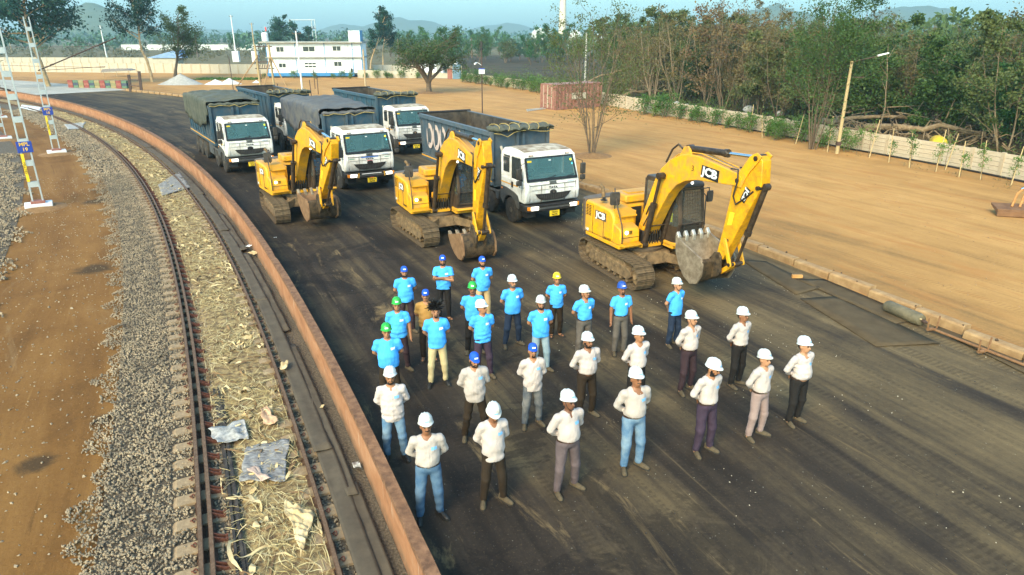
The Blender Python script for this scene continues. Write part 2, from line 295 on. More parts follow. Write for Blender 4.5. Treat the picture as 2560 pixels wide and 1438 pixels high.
while aN<44:
    a=aN+rnd.uniform(-.012,.012); x,y,_=pol(210.72,a); rz=R_(a)
    o=obj('sleeper',slm,None,trk); o.location=(x,y,-.138); o.rotation_euler=(rnd.uniform(-.01,.01),rnd.uniform(-.006,.006),rz+rnd.uniform(-.012,.012))
    if aN<36:
        o=obj('guard_bracket',chm,None,trk); o.location=(*pol(209.985,a+rnd.uniform(-.02,.02))[:2],-.075); o.rotation_euler=(0,0,rz)
    if aN<33:
        for rr,fl in ((209.80,0),(211.65,math.pi)):
            o=obj('rail_clip',clm,None,trk); o.location=(*pol(rr,a)[:2],-.135); o.rotation_euler=(0,0,rz+fl)
    aN+=dA; k+=1
# ---- ballast: base strips and stones
M_bbase=mat('ballast_base',(.05,.036,.022),(.15,.11,.07),.95,22,5,.35,.65,.8,.05)
M_stone=mat('ballast_stone',(.135,.102,.068),(.38,.28,.17),.85,2.6,3,.3,.7,0,.01)
def stone_field(name,pts,sizes,label,seed,poly=20):
    rg=np.random.default_rng(seed); N=len(pts); ph=(1+5**.5)/2
    ico=np.array([(-1,ph,0),(1,ph,0),(-1,-ph,0),(1,-ph,0),(0,-1,ph),(0,1,ph),(0,-1,-ph),(0,1,-ph),(ph,0,-1),(ph,0,1),(-ph,0,-1),(-ph,0,1)])/1.9
    tri=np.array([(0,11,5),(0,5,1),(0,1,7),(0,7,10),(0,10,11),(1,5,9),(5,11,4),(11,10,2),(10,7,6),(7,1,8),(3,9,4),(3,4,2),(3,2,6),(3,6,8),(3,8,9),(4,9,5),(2,4,11),(6,2,10),(8,6,7),(9,8,1)])
    if poly==12:
        ico=np.array([(-1,-1,-1),(1,-1,-1),(1,1,-1),(-1,1,-1),(-1,-1,1),(1,-1,1),(1,1,1),(-1,1,1)])*.62; tri=np.array([(0,2,1),(0,3,2),(4,5,6),(4,6,7),(0,1,5),(0,5,4),(1,2,6),(1,6,5),(2,3,7),(2,7,6),(3,0,4),(3,4,7)])
    V=ico[None]*(1+rg.normal(0,.22,(N,len(ico),1)))+rg.normal(0,.08,(N,len(ico),3)); V*=np.stack([rg.uniform(.75,1.35,N),rg.uniform(.7,1.1,N),rg.uniform(.5,.85,N)],1)[:,None]
    q=rg.normal(size=(N,4)); q/=np.linalg.norm(q,axis=1)[:,None]; w_,x,y,z=q.T
    Rm=np.stack([1-2*(y*y+z*z),2*(x*y-z*w_),2*(x*z+y*w_),2*(x*y+z*w_),1-2*(x*x+z*z),2*(y*z-x*w_),2*(x*z-y*w_),2*(y*z+x*w_),1-2*(x*x+y*y)],1).reshape(N,3,3)
    V=np.einsum('nij,nkj->nki',Rm,V)*np.asarray(sizes)[:,None,None]+np.asarray(pts)[:,None]
    Fc=tri[None]+(np.arange(N)*len(ico))[:,None,None]
    o=obj(name,np_mesh(name,V.reshape(-1,3),Fc.reshape(-1,3)),M_stone); return tag(o,label,'gravel',kind='stuff')
rg=np.random.default_rng(5)
def edge_l(a): return 208.12+.16*np.sin(a*9)+.12*np.sin(a*23+1)-.32*np.clip((a-28)/6,0,1)-.12*(a<24.8)
def strip_pts(n,a0,a1,re0,re1,zf,pw=1.0):
    a=a0+(a1-a0)*rg.uniform(0,1,n)**pw; u=rg.uniform(0,1,n); r=re0(a)+(re1(a)-re0(a))*u
    t=np.radians(a); return np.stack([CC[0]+r*np.cos(t),CC[1]+r*np.sin(t),zf(r,a,u)],1)
bz=lambda r,a,u:-.175+.03*np.clip(u*6,0,1)+rg.uniform(-.01,.018,len(u))
pA=strip_pts(36000,22.6,34,edge_l,lambda a:209.78+0*a,bz,1.45)
_r=np.hypot(pA[:,0]-CC[0],pA[:,1]-CC[1]); _a=np.degrees(np.arctan2(pA[:,1]-CC[1],pA[:,0]-CC[0])); _k=((_a-21.3)/dA+.5)%1-.5; pA=pA[~((_r>209.43)&(np.abs(_k)<.24)&(rg.uniform(0,1,len(_r))<np.clip(1.0-(_a-25)/5,.25,.97)))]; sA=rg.uniform(.012,.0265,len(pA))
pB=strip_pts(2600,22.6,28,lambda a:210.08+0*a,lambda a:210.46+.05*np.sin(a*13),lambda r,a,u:-.17+rg.uniform(-.01,.03,len(u))); pB2=strip_pts(1500,22.6,31,lambda a:211.66+0*a,lambda a:211.9+0*a,lambda r,a,u:-.175+rg.uniform(-.01,.02,len(u)))
_n=np.degrees(np.arctan2(pA[:,1]-CC[1],pA[:,0]-CC[0]))<26.2; stone_field('ballast_stones',np.vstack([pA[_n],pB]),np.concatenate([sA[_n],rg.uniform(.016,.030,len(pB))]),'loose grey and tan ballast stones along the nearest stretch of track',1); stone_field('ballast_stones',np.vstack([pA[~_n],pB2]),np.concatenate([sA[~_n],rg.uniform(.016,.030,len(pB2))]),'loose ballast stones along the middle stretch of track',6,12)
pC=strip_pts(6000,33.6,46,edge_l,lambda a:209.78+0*a,bz); stone_field('ballast_stones',pC,rg.uniform(.035,.06,len(pC)),'ballast stones along the track farther away',2,12)
pD=strip_pts(5500,26.8,37,lambda a:202.9+0*a,lambda a:205.1+.35*np.sin(a*5)+.15*np.sin(a*19)-.5*np.clip((a-31)/5,0,1),bz); stone_field('ballast_stones',pD,rg.uniform(.03,.055,len(pD)),'grey ballast stones at the left picture edge',3,12)
pE=strip_pts(1700,23,34,lambda a:205.4+0*a,lambda a:208.2+0*a,lambda r,a,u:-.20+rg.uniform(-.004,.008,len(u))); stone_field('scattered_pebbles',pE,rg.uniform(.007,.03,len(pE))*np.where(rg.uniform(0,1,len(pE))>.93,1.7,1),'small stones scattered over the orange trackside dirt',4,12)
annulus('ballast_bed',208.42,212.5,14,62,-.186,M_bbase,90); annulus('far_ballast_bed',202.9,204.9,26,50,-.19,M_bbase,40)
# dirt shoulders where cantilever masts stand are in the mast builder
# ---- dried fibre and rag litter between the rails
M_litter=mat('litter_soil',(.10,.055,.024),(.38,.265,.11),.95,7,8,.35,.66,.9,.06)
V=[];Fc=[];na,nr=420,14
for i in range(na+1):
    a=21.6+(50-21.6)*(i/na)
    for j in range(nr+1):
        r=210.17+(211.53-210.17)*j/nr; e=min(j,nr-j)/3.; p_=Vector((a*3.6,r*9,0)); z=-.172+min(1,e)*(.035+.05*abs(mnoise.noise(p_))+.03*mnoise.noise(p_*3)); 
        if a<25.6 and r<210.55: z-=.05
        V.append(pol(r,a,z))
for i in range(na):
    for j in range(nr): q=i*(nr+1)+j; Fc.append((q,q+1,q+nr+2,q+nr+1))
tag(obj('litter_bed',np_mesh('litter_bed',V,Fc,True),M_litter),'brown soil and trodden fibre litter between the rails','litter',kind='stuff')
def ribbons(name,N,seed,wr,lr,label,m,a0=22.8,a1=46,pw=1.7,seg=7,zr=(.0,.085)):
    rg=np.random.default_rng(seed); a=a0+(a1-a0)*rg.uniform(0,1,N)**pw; r=rg.uniform(210.24,211.5,N)
    keep=~((a<25.4)&(r<210.6))&(np.array([mnoise.noise(Vector((q*2.2,p*1.6,seed%3))) for q,p in zip(a,r)])>(-.12 if seed!=12 else -.5)); a,r=a[keep],r[keep]; N=len(a); t=np.radians(a)
    x=CC[0]+r*np.cos(t); y=CC[1]+r*np.sin(t); th=rg.uniform(0,2*math.pi,N); L=rg.uniform(*lr,N); W=rg.uniform(*wr,N); k=rg.normal(0,1.6,(N,seg)); tw=rg.uniform(0,3,N)
    V=np.zeros((N,seg,2,3)); px,py=x.copy(),y.copy(); cur=rg.normal(0,.5,N)
    zb=rg.uniform(*zr,N)
    for s in range(seg):
        th=th+cur*.25+k[:,s]*.12; px=px+np.cos(th)*L/seg; py=py+np.sin(th)*L/seg
        rr=np.hypot(px-CC[0],py-CC[1]); rc=np.clip(rr,210.2,211.52); px=CC[0]+(px-CC[0])*rc/rr; py=CC[1]+(py-CC[1])*rc/rr
        ang=tw+s*.45+rg.normal(0,.3,N); z=-.115+zb*np.abs(np.sin(s*.9+tw*2))+.012*rg.normal(size=N); f=np.sin((s+.6)/(seg+.2)*math.pi)**.4
        ox,oy,oz=-np.sin(th)*np.cos(ang)*W*f/2,np.cos(th)*np.cos(ang)*W*f/2,np.sin(ang)*W*f/2*.5
        V[:,s,0]=np.stack([px-ox,py-oy,z-oz],1); V[:,s,1]=np.stack([px+ox,py+oy,z+oz],1)
    b=(np.arange(N)*seg*2)[:,None]+np.arange(seg-1)[None]*2; Fc=np.stack([b,b+1,b+3,b+2],-1).reshape(-1,4)
    o=obj(name,np_mesh(name,V.reshape(-1,3),Fc,True),m); return tag(o,label,'litter',kind='stuff')
M_fib=mat('straw_fibre',(.34,.25,.10),(.56,.45,.24),.85,3.2,6,.35,.66,.3,.02); M_fib2=mat('pale_rag',(.40,.27,.12),(.60,.46,.25),.9,2.1,6,.35,.66,.4,.02); M_fib3=mat('brown_rag',(.10,.055,.025),(.24,.14,.06),.9,3,6,.35,.66,.4,.02)
ribbons('straw_litter',11500,11,(.004,.018),(.25,.9),'tangled straw-yellow fibre strands lying between the rails',M_fib)
ribbons('rag_strips',170,12,(.03,.085),(.5,1.6),'pale torn rag strips lying between the rails',M_fib2,seg=11,zr=(.02,.10))
ribbons('rag_strips',260,14,(.10,.22),(.25,.6),'broad crumpled pale rags lying between the rails',M_fib2,seg=12,zr=(.0,.07))
ribbons('rag_strips',500,13,(.03,.08),(.3,.9),'brown torn rag strips lying between the rails',M_fib3,zr=(0,.06))
def cloth(name,label,cat,pts,m,amp=.03,seed=0,n=22,z=-.075,fold=6.0,fa=0.3):
    # crumpled quadrilateral; pts = four photo pixels on the litter
    P_=[Vector((*G(*p,-.08),0)) for p in pts]; V=[];Fc=[]
    for i in range(n+1):
        for j in range(n+1):
            u,v=i/n,j/n; q=(P_[0]*(1-u)+P_[1]*u)*(1-v)+(P_[3]*(1-u)+P_[2]*u)*v
            e=mnoise.noise(Vector((q.x*fold,q.y*fold,seed))); q=q+Vector((.05*mnoise.noise(Vector((u*3,v*3,seed+9))),.05*mnoise.noise(Vector((u*3,v*3,seed+19))),0))
            f=abs(mnoise.noise(Vector((q.x*fold*.6+q.y*fold*fa,q.y*2,seed+3)))); V.append((q.x,q.y,z+amp*e+amp*1.6*f+.01*mnoise.noise(Vector((q.x*25,q.y*25,seed)))))
    for i in range(n):
        for j in range(n): q=i*(n+1)+j; Fc.append((q,q+1,q+n+2,q+n+1))
    o=obj(name,np_mesh(name,V,Fc,True),m); so=o.modifiers.new('thick','SOLIDIFY'); so.thickness=.004; return tag(o,label,cat)
M_sack=mat('grey_sacking',(.11,.10,.095),(.31,.285,.26),.9,9,8,.35,.65,.4,.01,0,.3,(1,3,1)); M_sack2=mat('pale_grey_sacking',(.20,.19,.175),(.42,.39,.35),.9,11,7,.35,.65,.4,.01)
cloth('sack_sheet','large grey woven sack sheet lying open between the rails','sack',[(617,1118),(722,1098),(712,1203),(598,1205)],M_sack,.03,1)
cloth('sack_sheet','small crumpled pale grey sack between the rails, above the larger grey one','sack',[(520,1075),(612,1052),(622,1098),(545,1112)],M_sack2,.05,2)
cloth('folded_rag','long pale yellow folded cloth below the grey sack, near the right rail','rag',[(728,1258),(788,1290),(752,1400),(712,1262)],M_fib2,.06,5,26,-.05,9,1.2)
cloth('cloth_scrap','pinkish cloth scrap lying on the grey sack sheet','rag',[(618,1178),(640,1172),(680,1205),(655,1210)],mat('pink_cloth',(.42,.27,.2),(.55,.4,.3),.9),.03,6,10,-.02)
cloth('cloth_scrap','curled orange-pink cloth scrap between the rails above both grey sacks','rag',[(652,1030),(668,1022),(698,1062),(660,1068)],mat('pink_cloth2',(.40,.22,.12),(.6,.38,.22),.9),.06,7,12,-.03,9)
cloth('plastic_sheet','torn grey plastic sheet between the rails beside the bend','plastic sheet',[(395,462),(448,430),(478,468),(405,490)],M_sack,.02,8,16)
cloth('plastic_sheet','flattened grey sheet between the rails far along the curve','plastic sheet',[(160,312),(215,305),(205,322),(170,324)],M_sack2,.03,9,12)
cloth('white_powder_patch','white spilled patch between the rails far along the curve','spill',[(55,262),(105,268),(98,280),(50,270)],mat('white_spill',(.5,.5,.48),(.7,.7,.68),.9),.02,10,12)
# bundle of dark strips beside the guard rail
M_dark=mat('dark_rubber',(.018,.014,.012),(.06,.046,.034),.7,5,6,.35,.68,.3,.01,0,.3,(1,1,1))
bt=thing('strip_bundle','bundle of long dark rubber strips between the rails, beside the guard rail brackets','strip bundle',(*pol(210.42,24.6)[:2],-.13))
bo=Vector(bt.location)
for i in range(9):
    pts=[Vector(pol(210.30+.030*(i%5)+.018*math.sin(i*2+j*.7)+.09*max(0,(7-j)/7)*(i>5),23.0+.42*j-.1*(i%3),-.135+.022*(i//3)+.012*math.sin(j+i))) -bo for j in range(8 if i<6 else 5)]
    MB().loft([[p+Vector((-.022,0,0)),p+Vector((.022,.004,.006)),p+Vector((.022,.004,.014)),p+Vector((-.022,0,.008))] for p in pts]).build('rubber_strip',M_dark,bt,None)
bs=MB(); bs.loft([[Vector(pol(210.30+.30*t,23.62+.16*math.sin(t*3),-.06+.05*math.sin(t*math.pi)))-bo+Vector(d) for d in ((0,-.03,0),(0,.03,0),(0,.03,.006),(0,-.03,.006))] for t in np.linspace(-.3,1.2,9)]).build('tie_strap',M_fib2,bt,60)
# ---- rubber belt strips laid between the right rail and the wall
M_mat=mat('dusty_rubber_belt',(.040,.031,.022),(.088,.068,.045),.8,3.5,8,.35,.66,.3,.02,0,.3,(1,1,1),(.14,.105,.065),.35,1.3)
def belt(i,a0,a1,r0,r1,z,label):
    n=max(10,int((a1-a0)*14)); V=[];Fc=[];k=6
    for s in range(n+1):
        a=a0+(a1-a0)*s/n
        for j in range(k+1):
            u=j/k; r=r0+(r1-r0)*u+.012*mnoise.noise(Vector((a*2.3,i*7,0))); zz=z+.022*mnoise.noise(Vector((a*4.2,u*1.5,i*3.1)))+.012*mnoise.noise(Vector((a*11,u*2,i)))+(.03*max(0,1-s/3.)*(i%2))
            V.append(pol(r,a,zz))
    for s in range(n):
        for j in range(k): q=s*(k+1)+j; Fc.append((q,q+1,q+k+2,q+k+1))
    o=obj('rubber_belt_strip',np_mesh('rubber_belt_strip',V,Fc,True),M_mat); so=o.modifiers.new('thick','SOLIDIFY'); so.thickness=.014; so.offset=1; tag(o,label,'rubber strip','rubber belt strips beside the wall')
LB='black rubber belt strip beside the right rail, '
for i,(a0,a1,r0,r1,z,t) in enumerate([(21.5,25.05,211.82,212.13,-.10,LB+'nearest to the bottom edge'),(25.0,27.3,211.78,212.10,-.095,LB+'level with the two grey sacks'),(27.25,29.55,211.76,212.08,-.09,LB+'just below the break in the wall'),(29.5,31.6,211.76,212.12,-.095,LB+'level with the nearest excavator'),(31.5,36.2,211.78,212.2,-.09,LB+'beside the foremost left truck'),(36.1,47,211.8,212.26,-.09,LB+'farthest along the bend'),
 (21.5,24.7,212.08,212.30,-.118,'narrow rubber strip against the wall foot at the bottom edge'),(24.6,26.35,212.06,212.24,-.112,'narrow rubber strip against the wall foot beside the bearded man in jeans'),(26.6,28.6,212.05,212.27,-.115,'narrow rubber strip against the wall foot near the white paper'),(28.7,30.3,212.06,212.30,-.112,'narrow rubber strip against the wall foot left of the nearest excavator')]): belt(i,a0,a1,r0,r1,z,t)
# bits of rubbish along the wall foot
def scrap(name,label,cat,px,py,sx,sy,m,z=-.07,seed=0,amp=.02):
    c=G(px,py,z); V=[];Fc=[];n=8
    for i in range(n+1):
        for j in range(n+1): x,y=(i/n-.5)*sx,(j/n-.5)*sy; V.append((x,y,amp*mnoise.noise(Vector((x*14,y*14,seed)))+amp*abs(mnoise.noise(Vector((x*6,y*6,seed+2))))))
    for i in range(n):
        for j in range(n): q=i*(n+1)+j; Fc.append((q,q+1,q+n+2,q+n+1))
    o=obj(name,np_mesh(name,V,Fc,True),m); o.location=(*c,z+.02); o.rotation_euler=(0,0,seed*1.3); so=o.modifiers.new('thick','SOLIDIFY'); so.thickness=.003; tag(o,label,cat)
M_paper=mat('white_paper',(.62,.61,.58),(.75,.74,.72),.8)
scrap('paper_scrap','bright white paper scrap on the rubber strip at the wall foot','paper',624,616,.22,.16,M_paper,-.07,1)
scrap('paper_scrap','larger cream paper scrap at the wall foot below the bright white one','paper',634,634,.34,.26,M_fib2,-.07,2,.05)
scrap('paper_scrap','small white scrap on the dark yard right of the wall','paper',688,595,.10,.08,M_paper,.0,3)
scrap('plastic_bag','pale plastic scrap on the wall foot beside the man in blue jeans','plastic bag',891,1166,.20,.12,M_sack2,-.1,4,.05)
scrap('leaf_rag','yellowish dry rag on the right rail, left of the stout man in blue','rag',711,916,.16,.34,M_fib2,-.03,5,.06)
scrap('paper_scrap','small pale scrap on the rubber strip left of the bearded man','paper',806,1018,.12,.07,M_fib2,-.09,6)
# ================================================ excavators
M_yel=mat('machine_yellow',(.78,.365,.005),(.68,.31,.005),.45,3,5,.35,.7,0,.01,0,.3,(1,1,1),(.30,.18,.07),.72,3.2)
M_yel2=mat('machine_yellow_worn',(.76,.355,.005),(.62,.28,.005),.48,5,6,.35,.7,0,.01,0,.3,(1,1,1),(.09,.05,.022),.5,5.5)
M_brown=mat('cab_frame_brown',(.022,.014,.009),(.05,.032,.02),.5,6,5,.35,.7,0,.01,0,.4,(1,1,1),(.16,.10,.05),.4,3)
M_cw=mat('counterweight_brown',(.06,.042,.03),(.10,.07,.05),.6,4,5,.35,.7,0,.01,0,.4,(1,1,1),(.20,.14,.08),.5)
M_steel=mat('dusty_track_steel',(.085,.058,.034),(.20,.135,.072),.75,9,7,.35,.68,.3,.01,.25)
M_frame=mat('dusty_track_frame',(.10,.064,.032),(.26,.165,.078),.8,6,7,.35,.68,.3,.01,.1)
M_black=mat('black_parts',(.012,.010,.009),(.035,.028,.022),.5,8,5,.35,.7,0,.01,0,.4)
M_cyl=mat('cylinder_dark',(.03,.02,.013),(.085,.055,.032),.45,9,6,.35,.7,0,.01,.3)
M_chrome=mat('chrome_rod',(.72,.71,.69),None,.16,metal=1)
M_bkt=mat('bucket_steel',(.17,.12,.075),(.36,.28,.19),.55,5,7,.35,.68,.2,.01,.35)
M_bkd=mat('bucket_dark',(.028,.02,.013),(.11,.07,.035),.6,8,8,.35,.62,.4,.01,.2)
M_bkr=mat('rusty_bucket_plate',(.15,.075,.032),(.26,.145,.07),.7,5,7,.35,.68,.2,.01,.1); M_tooth=mat('worn_bright_steel',(.45,.40,.33),(.58,.53,.45),.35,12,4,.3,.7,0,.01,.6)
M_white=mat('white_lettering',(.72,.70,.66),None,.5); M_blackp=mat('black_print',(.012,.011,.010),None,.5)
M_cabglass=glassmat('cab_glass',(.30,.30,.26),.04,.16)
M_lamp=mat('lit_lamp',(.9,.88,.8),None,.3,emit=((1,.92,.75),1.2)); M_mirror=mat('mirror_housing',(.03,.025,.02),(.06,.05,.04),.5,9)
M_orange=mat('indicator_orange',(.8,.25,.02),None,.3); M_ysign=mat('yellow_sign',(.85,.62,.02),None,.5); M_hivis=mat('hivis_yellow',(.7,.75,.03),None,.6)
SIDE_R=lambda x,y,z,rot=0: Matrix.Translation((x,y,z))@Matrix(((1,0,0,0),(0,0,-1,0),(0,1,0,0),(0,0,0,1)))@Matrix.Rotation(rot,4,'Z')
FRONT=lambda x,y,z,rot=0: Matrix.Translation((x,y,z))@Matrix(((0,0,1,0),(1,0,0,0),(0,1,0,0),(0,0,0,1)))@Matrix.Rotation(rot,4,'Z')
def rot2(p,o,a): c,s=math.cos(a),math.sin(a); x,y=p[0]-o[0],p[1]-o[1]; return (o[0]+c*x-s*y,o[1]+s*x+c*y)
_sh=MB().box(-.083,.083,-.29,.29,0,.018).box(-.075,-.060,-.29,.29,.018,.045).box(-.008,.008,-.29,.29,.018,.04).box(.060,.075,-.29,.29,.018,.045)
_sh.box(-.06,.06,-.10,-.05,-.03,0).box(-.06,.06,.05,.10,-.03,0); SHOE=_sh.mesh('track_shoe',None); SHOE.materials.append(M_steel)
def track_path(s):
    L=2.86; r=.365; P=2*L+2*math.pi*r; s%=P
    if s<L: return (-L/2+s,.40+r,0)
    s-=L
    if s<math.pi*r: t=s/r; return (L/2+r*math.sin(t),.40+r*math.cos(t),-t)
    s-=math.pi*r
    if s<L: return (L/2-s,.40-r,math.pi)
    s-=L; t=s/r; return (-L/2-r*math.sin(t),.40-r*math.cos(t),math.pi-t)
def excavator(label,x,y,yaw,tyaw,b,a,bk,num=None):
    t=thing('excavator',label,'excavator',(x,y,0),yaw,'yellow crawler excavators')
    dz=tyaw-yaw
    # ---- crawlers
    for sy in (-1,1):
        fr=MB(); fr.prism([(-1.25,.20),(1.15,.20),(1.30,.33),(1.30,.46),(1.0,.56),(-.9,.56),(-1.15,.48)],-.21,.21); fr.prism([(-.95,.54),(.95,.54),(.8,.68),(-.8,.68)],-.17,.17)
        for xx in (-.8,-.2,.45): fr.box(xx,xx+.16,-.225,.225,.36,.46)
        c=fr.build('crawler_track',M_frame,t,40,.015); c.location=(-math.sin(dz)*1.0*sy,math.cos(dz)*1.0*sy,0); c.rotation_euler=(0,0,dz)
        P=2*2.86+2*math.pi*.365; n=46
        for i in range(n):
            px,pz,an=track_path(i*P/n+.05); o=obj('track_shoe',SHOE,None,c); o.location=(px,0,pz); o.rotation_euler=(0,-an,0)
        w=MB(); w.lathe([(.05,-.10),(.12,-.14),(.14,-.08),(.30,-.07),(.33,-.04),(.33,.04),(.30,.07),(.14,.08),(.12,.14),(.05,.10)],20,Matrix.Translation((1.43,0,.40)),'y').build('idler_wheel',M_frame,c,40)
        w=MB(); w.lathe([(.05,-.16),(.14,-.16),(.15,-.10),(.27,-.07),(.30,0),(.27,.07),(.15,.10),(.14,.18),(.05,.18)],16,Matrix.Translation((-1.43,0,.40)),'y').build('drive_sprocket',M_frame,c,40)
        for k in range(7): MB().lathe([(.02,-.18),(.07,-.18),(.08,-.08),(.075,-.05),(.075,.05),(.08,.08),(.07,.18),(.02,.18)],12,Matrix.Translation((-1.05+.35*k,0,.155)),'y').build('track_roller',M_frame,c,40)
    u=MB(); u.prism([(-.8,.42),(.8,.42),(.7,.78),(-.7,.78)],-.55,.55)
    for sx in (-1,1):
        for sy in (-1,1):
            u.loft([[(sx*.35,sy*.3,.45),(sx*.75,sy*.3,.45),(sx*.75,sy*.3,.78),(sx*.35,sy*.3,.78)],[(sx*.75,sy*.9,.32),(sx*1.15,sy*.9,.32),(sx*1.15,sy*.9,.6),(sx*.75,sy*.9,.6)]])
    u=u.build('undercarriage_frame',M_frame,t,40,.02); u.rotation_euler=(0,0,dz)
    MB().lathe([(.1,.77),(.62,.77),(.64,.80),(.64,.86),(.58,.865),(.58,.93),(.1,.93)],32).build('slew_ring',M_cw,t,40)
    # ---- house
    MB().prism([(-1.5,-1.18),(.45,-1.18),(.45,-.5),(.60,-.45),(.60,.3),(1.08,.3),(1.08,1.20),(-1.5,1.20)],.93,1.06,'z').build('platform',M_yel,t,30,.02)
    MB().prism([(-1.55,1.05),(.05,1.05),(.12,1.25),(.12,1.76),(.03,1.93),(-.12,2.03),(-1.45,2.09),(-1.55,2.0)],-1.20,-.42).build('side_body',M_yel,t,40,.06)
    dp=MB(); dp.box(-1.05,-1.045,-1.212,-1.19,1.08,1.98); dp.box(-.42,-.415,-1.212,-1.19,1.08,1.95); dp.build('panel_gap',M_blackp,t,None)
    vt=MB()
    for i in range(7):
        for j in range(2): vt.box(-1.45+.17*j,-1.33+.17*j,-1.208,-1.19,1.62+.05*i,1.645+.05*i)
    vt.build('side_vent',M_blackp,t,None)
    # step boxes in front of the tank
    MB().prism([(.08,1.05),(.42,1.05),(.52,1.12),(.50,1.48),(.44,1.57),(.08,1.66)],-1.19,-.50).build('tool_box',M_yel,t,40,.04)
    MB().prism([(.42,1.00),(.70,1.06),(.70,1.10),(.46,1.14)],-1.17,-.52).build('step',M_yel2,t,40,.01)
    MB().box(.48,.516,-1.15,-.53,1.285,1.30).build('tool_box_gap',M_blackp,t,None)
    MB().lathe([(.01,0),(.055,0),(.06,.03),(.01,.035)],14,Matrix.Translation((.495,-.98,1.45))@Matrix.Rotation(math.pi/2,4,'Y')).build('work_lamp',M_lamp,t,40)
    lv=MB()
    for i in range(4): lv.box(.48,.513,-.88,-.78,1.39+.03*i,1.404+.03*i)
    lv.build('lamp_vent',M_blackp,t,None)
    # engine deck, left body, counterweight
    MB().prism([(-1.58,1.02),(-.65,1.02),(-.65,1.95),(-.75,2.04),(-1.5,2.07),(-1.58,2.0)],-.43,1.25).build('engine_body',M_yel,t,40,.05)
    hd=MB().prism([(-1.42,2.04),(-.62,2.04),(-.66,2.27),(-1.38,2.31)],-.28,.95).build('engine_hood',M_yel,t,40,.04); MB().box(-1.2,-.85,-.05,.55,2.288,2.31).build('hood_recess',M_yel2,hd,None)
    MB().box(-.65,.06,-.44,-.36,1.02,1.98).build('boom_well_plate',M_yel,t,30,.01)
    MB().box(-.64,-.60,-.36,.30,1.02,1.9).build('engine_bulkhead',M_black,t,None)
    ring=[]; prof=[]
    for z_,k in ((1.0,.0),(1.06,.05),(1.98,.05),(2.08,.0)):
        ring.append([(-1.54,-1.20,z_)]+[(-1.54-(.50+k)*math.cos(th)**.6 if abs(th)<1.57 else -1.54,1.20*math.sin(th),z_) for th in np.linspace(-1.5,1.5,15)]+[(-1.54,1.20,z_)])
    cwt=MB().loft(ring).build('counterweight',M_cw,t,50,.03)
    for i in range(5): MB().prism([(-1.16,1.15+.16*i),(-1.04,1.19+.16*i),(-1.04,1.27+.16*i),(-1.16,1.23+.16*i)],-1.78,-1.74,'x').build('hazard_stripe',M_ysign,cwt,None)
    MB().tube([(-1.25,-.72,2.08),(-1.25,-.72,2.30),(-1.27,-.74,2.45),(-1.35,-.80,2.53)],[.065,.06,.058,.055],12).build('exhaust_pipe',M_frame,t,40)
    MB().lathe([(.01,0),(.11,0),(.11,.02),(.05,.03),(.05,.10),(.01,.10)],14,Matrix.Translation((-.85,-.95,2.15))).build('filler_cap',M_black,t,40)
    MB().prism([(-.12,1.93),(.24,1.86),(.24,1.89),(-.12,2.05)],-1.08,-.45).build('deck_plate',M_yel2,t,30)
    mr=MB(); mr.prism([(-.12,-.2),(.12,-.2),(.15,-.16),(.15,.16),(.12,.2),(-.12,.2),(-.15,.16),(-.15,-.16)],-.03,.035,'x'); mr=mr.build('mirror',M_mirror,t,40,.01); mr.location=(-.14,-1.02,2.36); mr.rotation_euler=(0,0,-.3); MB().tube([(.02,0,0),(.05,0,-.05),(.0,0,-.34)],.016,8).build('mirror_stem',M_black,mr,40)
    MB().tube([(.52,-1.13,1.06),(.56,-1.16,1.35),(.46,-1.13,1.70),(.14,-1.08,2.10),(-.26,-.95,2.56),(-.35,-.90,2.62),(-.40,-.86,2.55),(-.42,-.86,2.08)],.019,8).build('hand_rail',M_brown,t,60)
    # ---- cab
    cb=MB(); cb.box(-.5,1.12,.34,1.24,1.02,1.22); cb=cb.build('cab',M_brown,t,30,.02)
    def post(p0,p1,r=.045): MB().tube([p0,p1],r,6).build('cab_post',M_brown,cb,None)
    F0=[(1.12,.36,1.2),(1.26,.36,1.75),(1.10,.38,2.80)]; F1=[(1.12,1.22,1.2),(1.26,1.22,1.75),(1.10,1.20,2.80)]
    for Q in (F0,F1): post(Q[0],Q[1]); post(Q[1],Q[2])
    for yy in (.36,1.22): post((-.5,yy,1.2),(-.5,yy,2.82)); post((.28,yy,1.2),(.28,yy,2.84),.035)
    MB().prism([(-.5,2.78),(1.18,2.78),(1.16,2.88),(1.05,2.93),(-.43,2.93),(-.5,2.88)],.33,1.24).build('cab_roof',M_brown,cb,40,.03)
    for yy,s_ in ((.355,-1),(1.225,1)):
        MB().prism([(-.5,1.62),(1.22,1.62),(1.25,1.78),(1.10,2.80),(-.5,2.80)],yy-.006,yy+.006).build('side_window',M_cabglass,cb,None)
        MB().prism([(-.5,1.2),(1.12,1.2),(1.22,1.62),(-.5,1.62)],yy-.012,yy+.012).build('cab_side_panel',M_brown,cb,None)
    MB().add([(1.14,.40,1.25),(1.14,1.18,1.25),(1.27,1.18,1.75),(1.27,.40,1.75)],[(0,1,2,3)]).add([(1.27,.40,1.75),(1.27,1.18,1.75),(1.11,1.15,2.8),(1.11,.43,2.8)],[(0,1,2,3)]).build('windscreen',M_cabglass,cb,None)
    gr=MB()
    for i in range(9): yy=.42+.76*i/8; gr.tube([(1.17,yy,1.3),(1.31,yy,1.76),(1.16,yy,2.72)],.0035,4,False)
    for i in range(15):
        f=i/14; 
        if f<.3: q=(1.17+.14*f/.3,1.3+.46*f/.3)
        else: q=(1.31-.15*(f-.3)/.7,1.76+.96*(f-.3)/.7)
        gr.tube([(q[0],.42,q[1]),(q[0],1.18,q[1])],.0035,4,False)
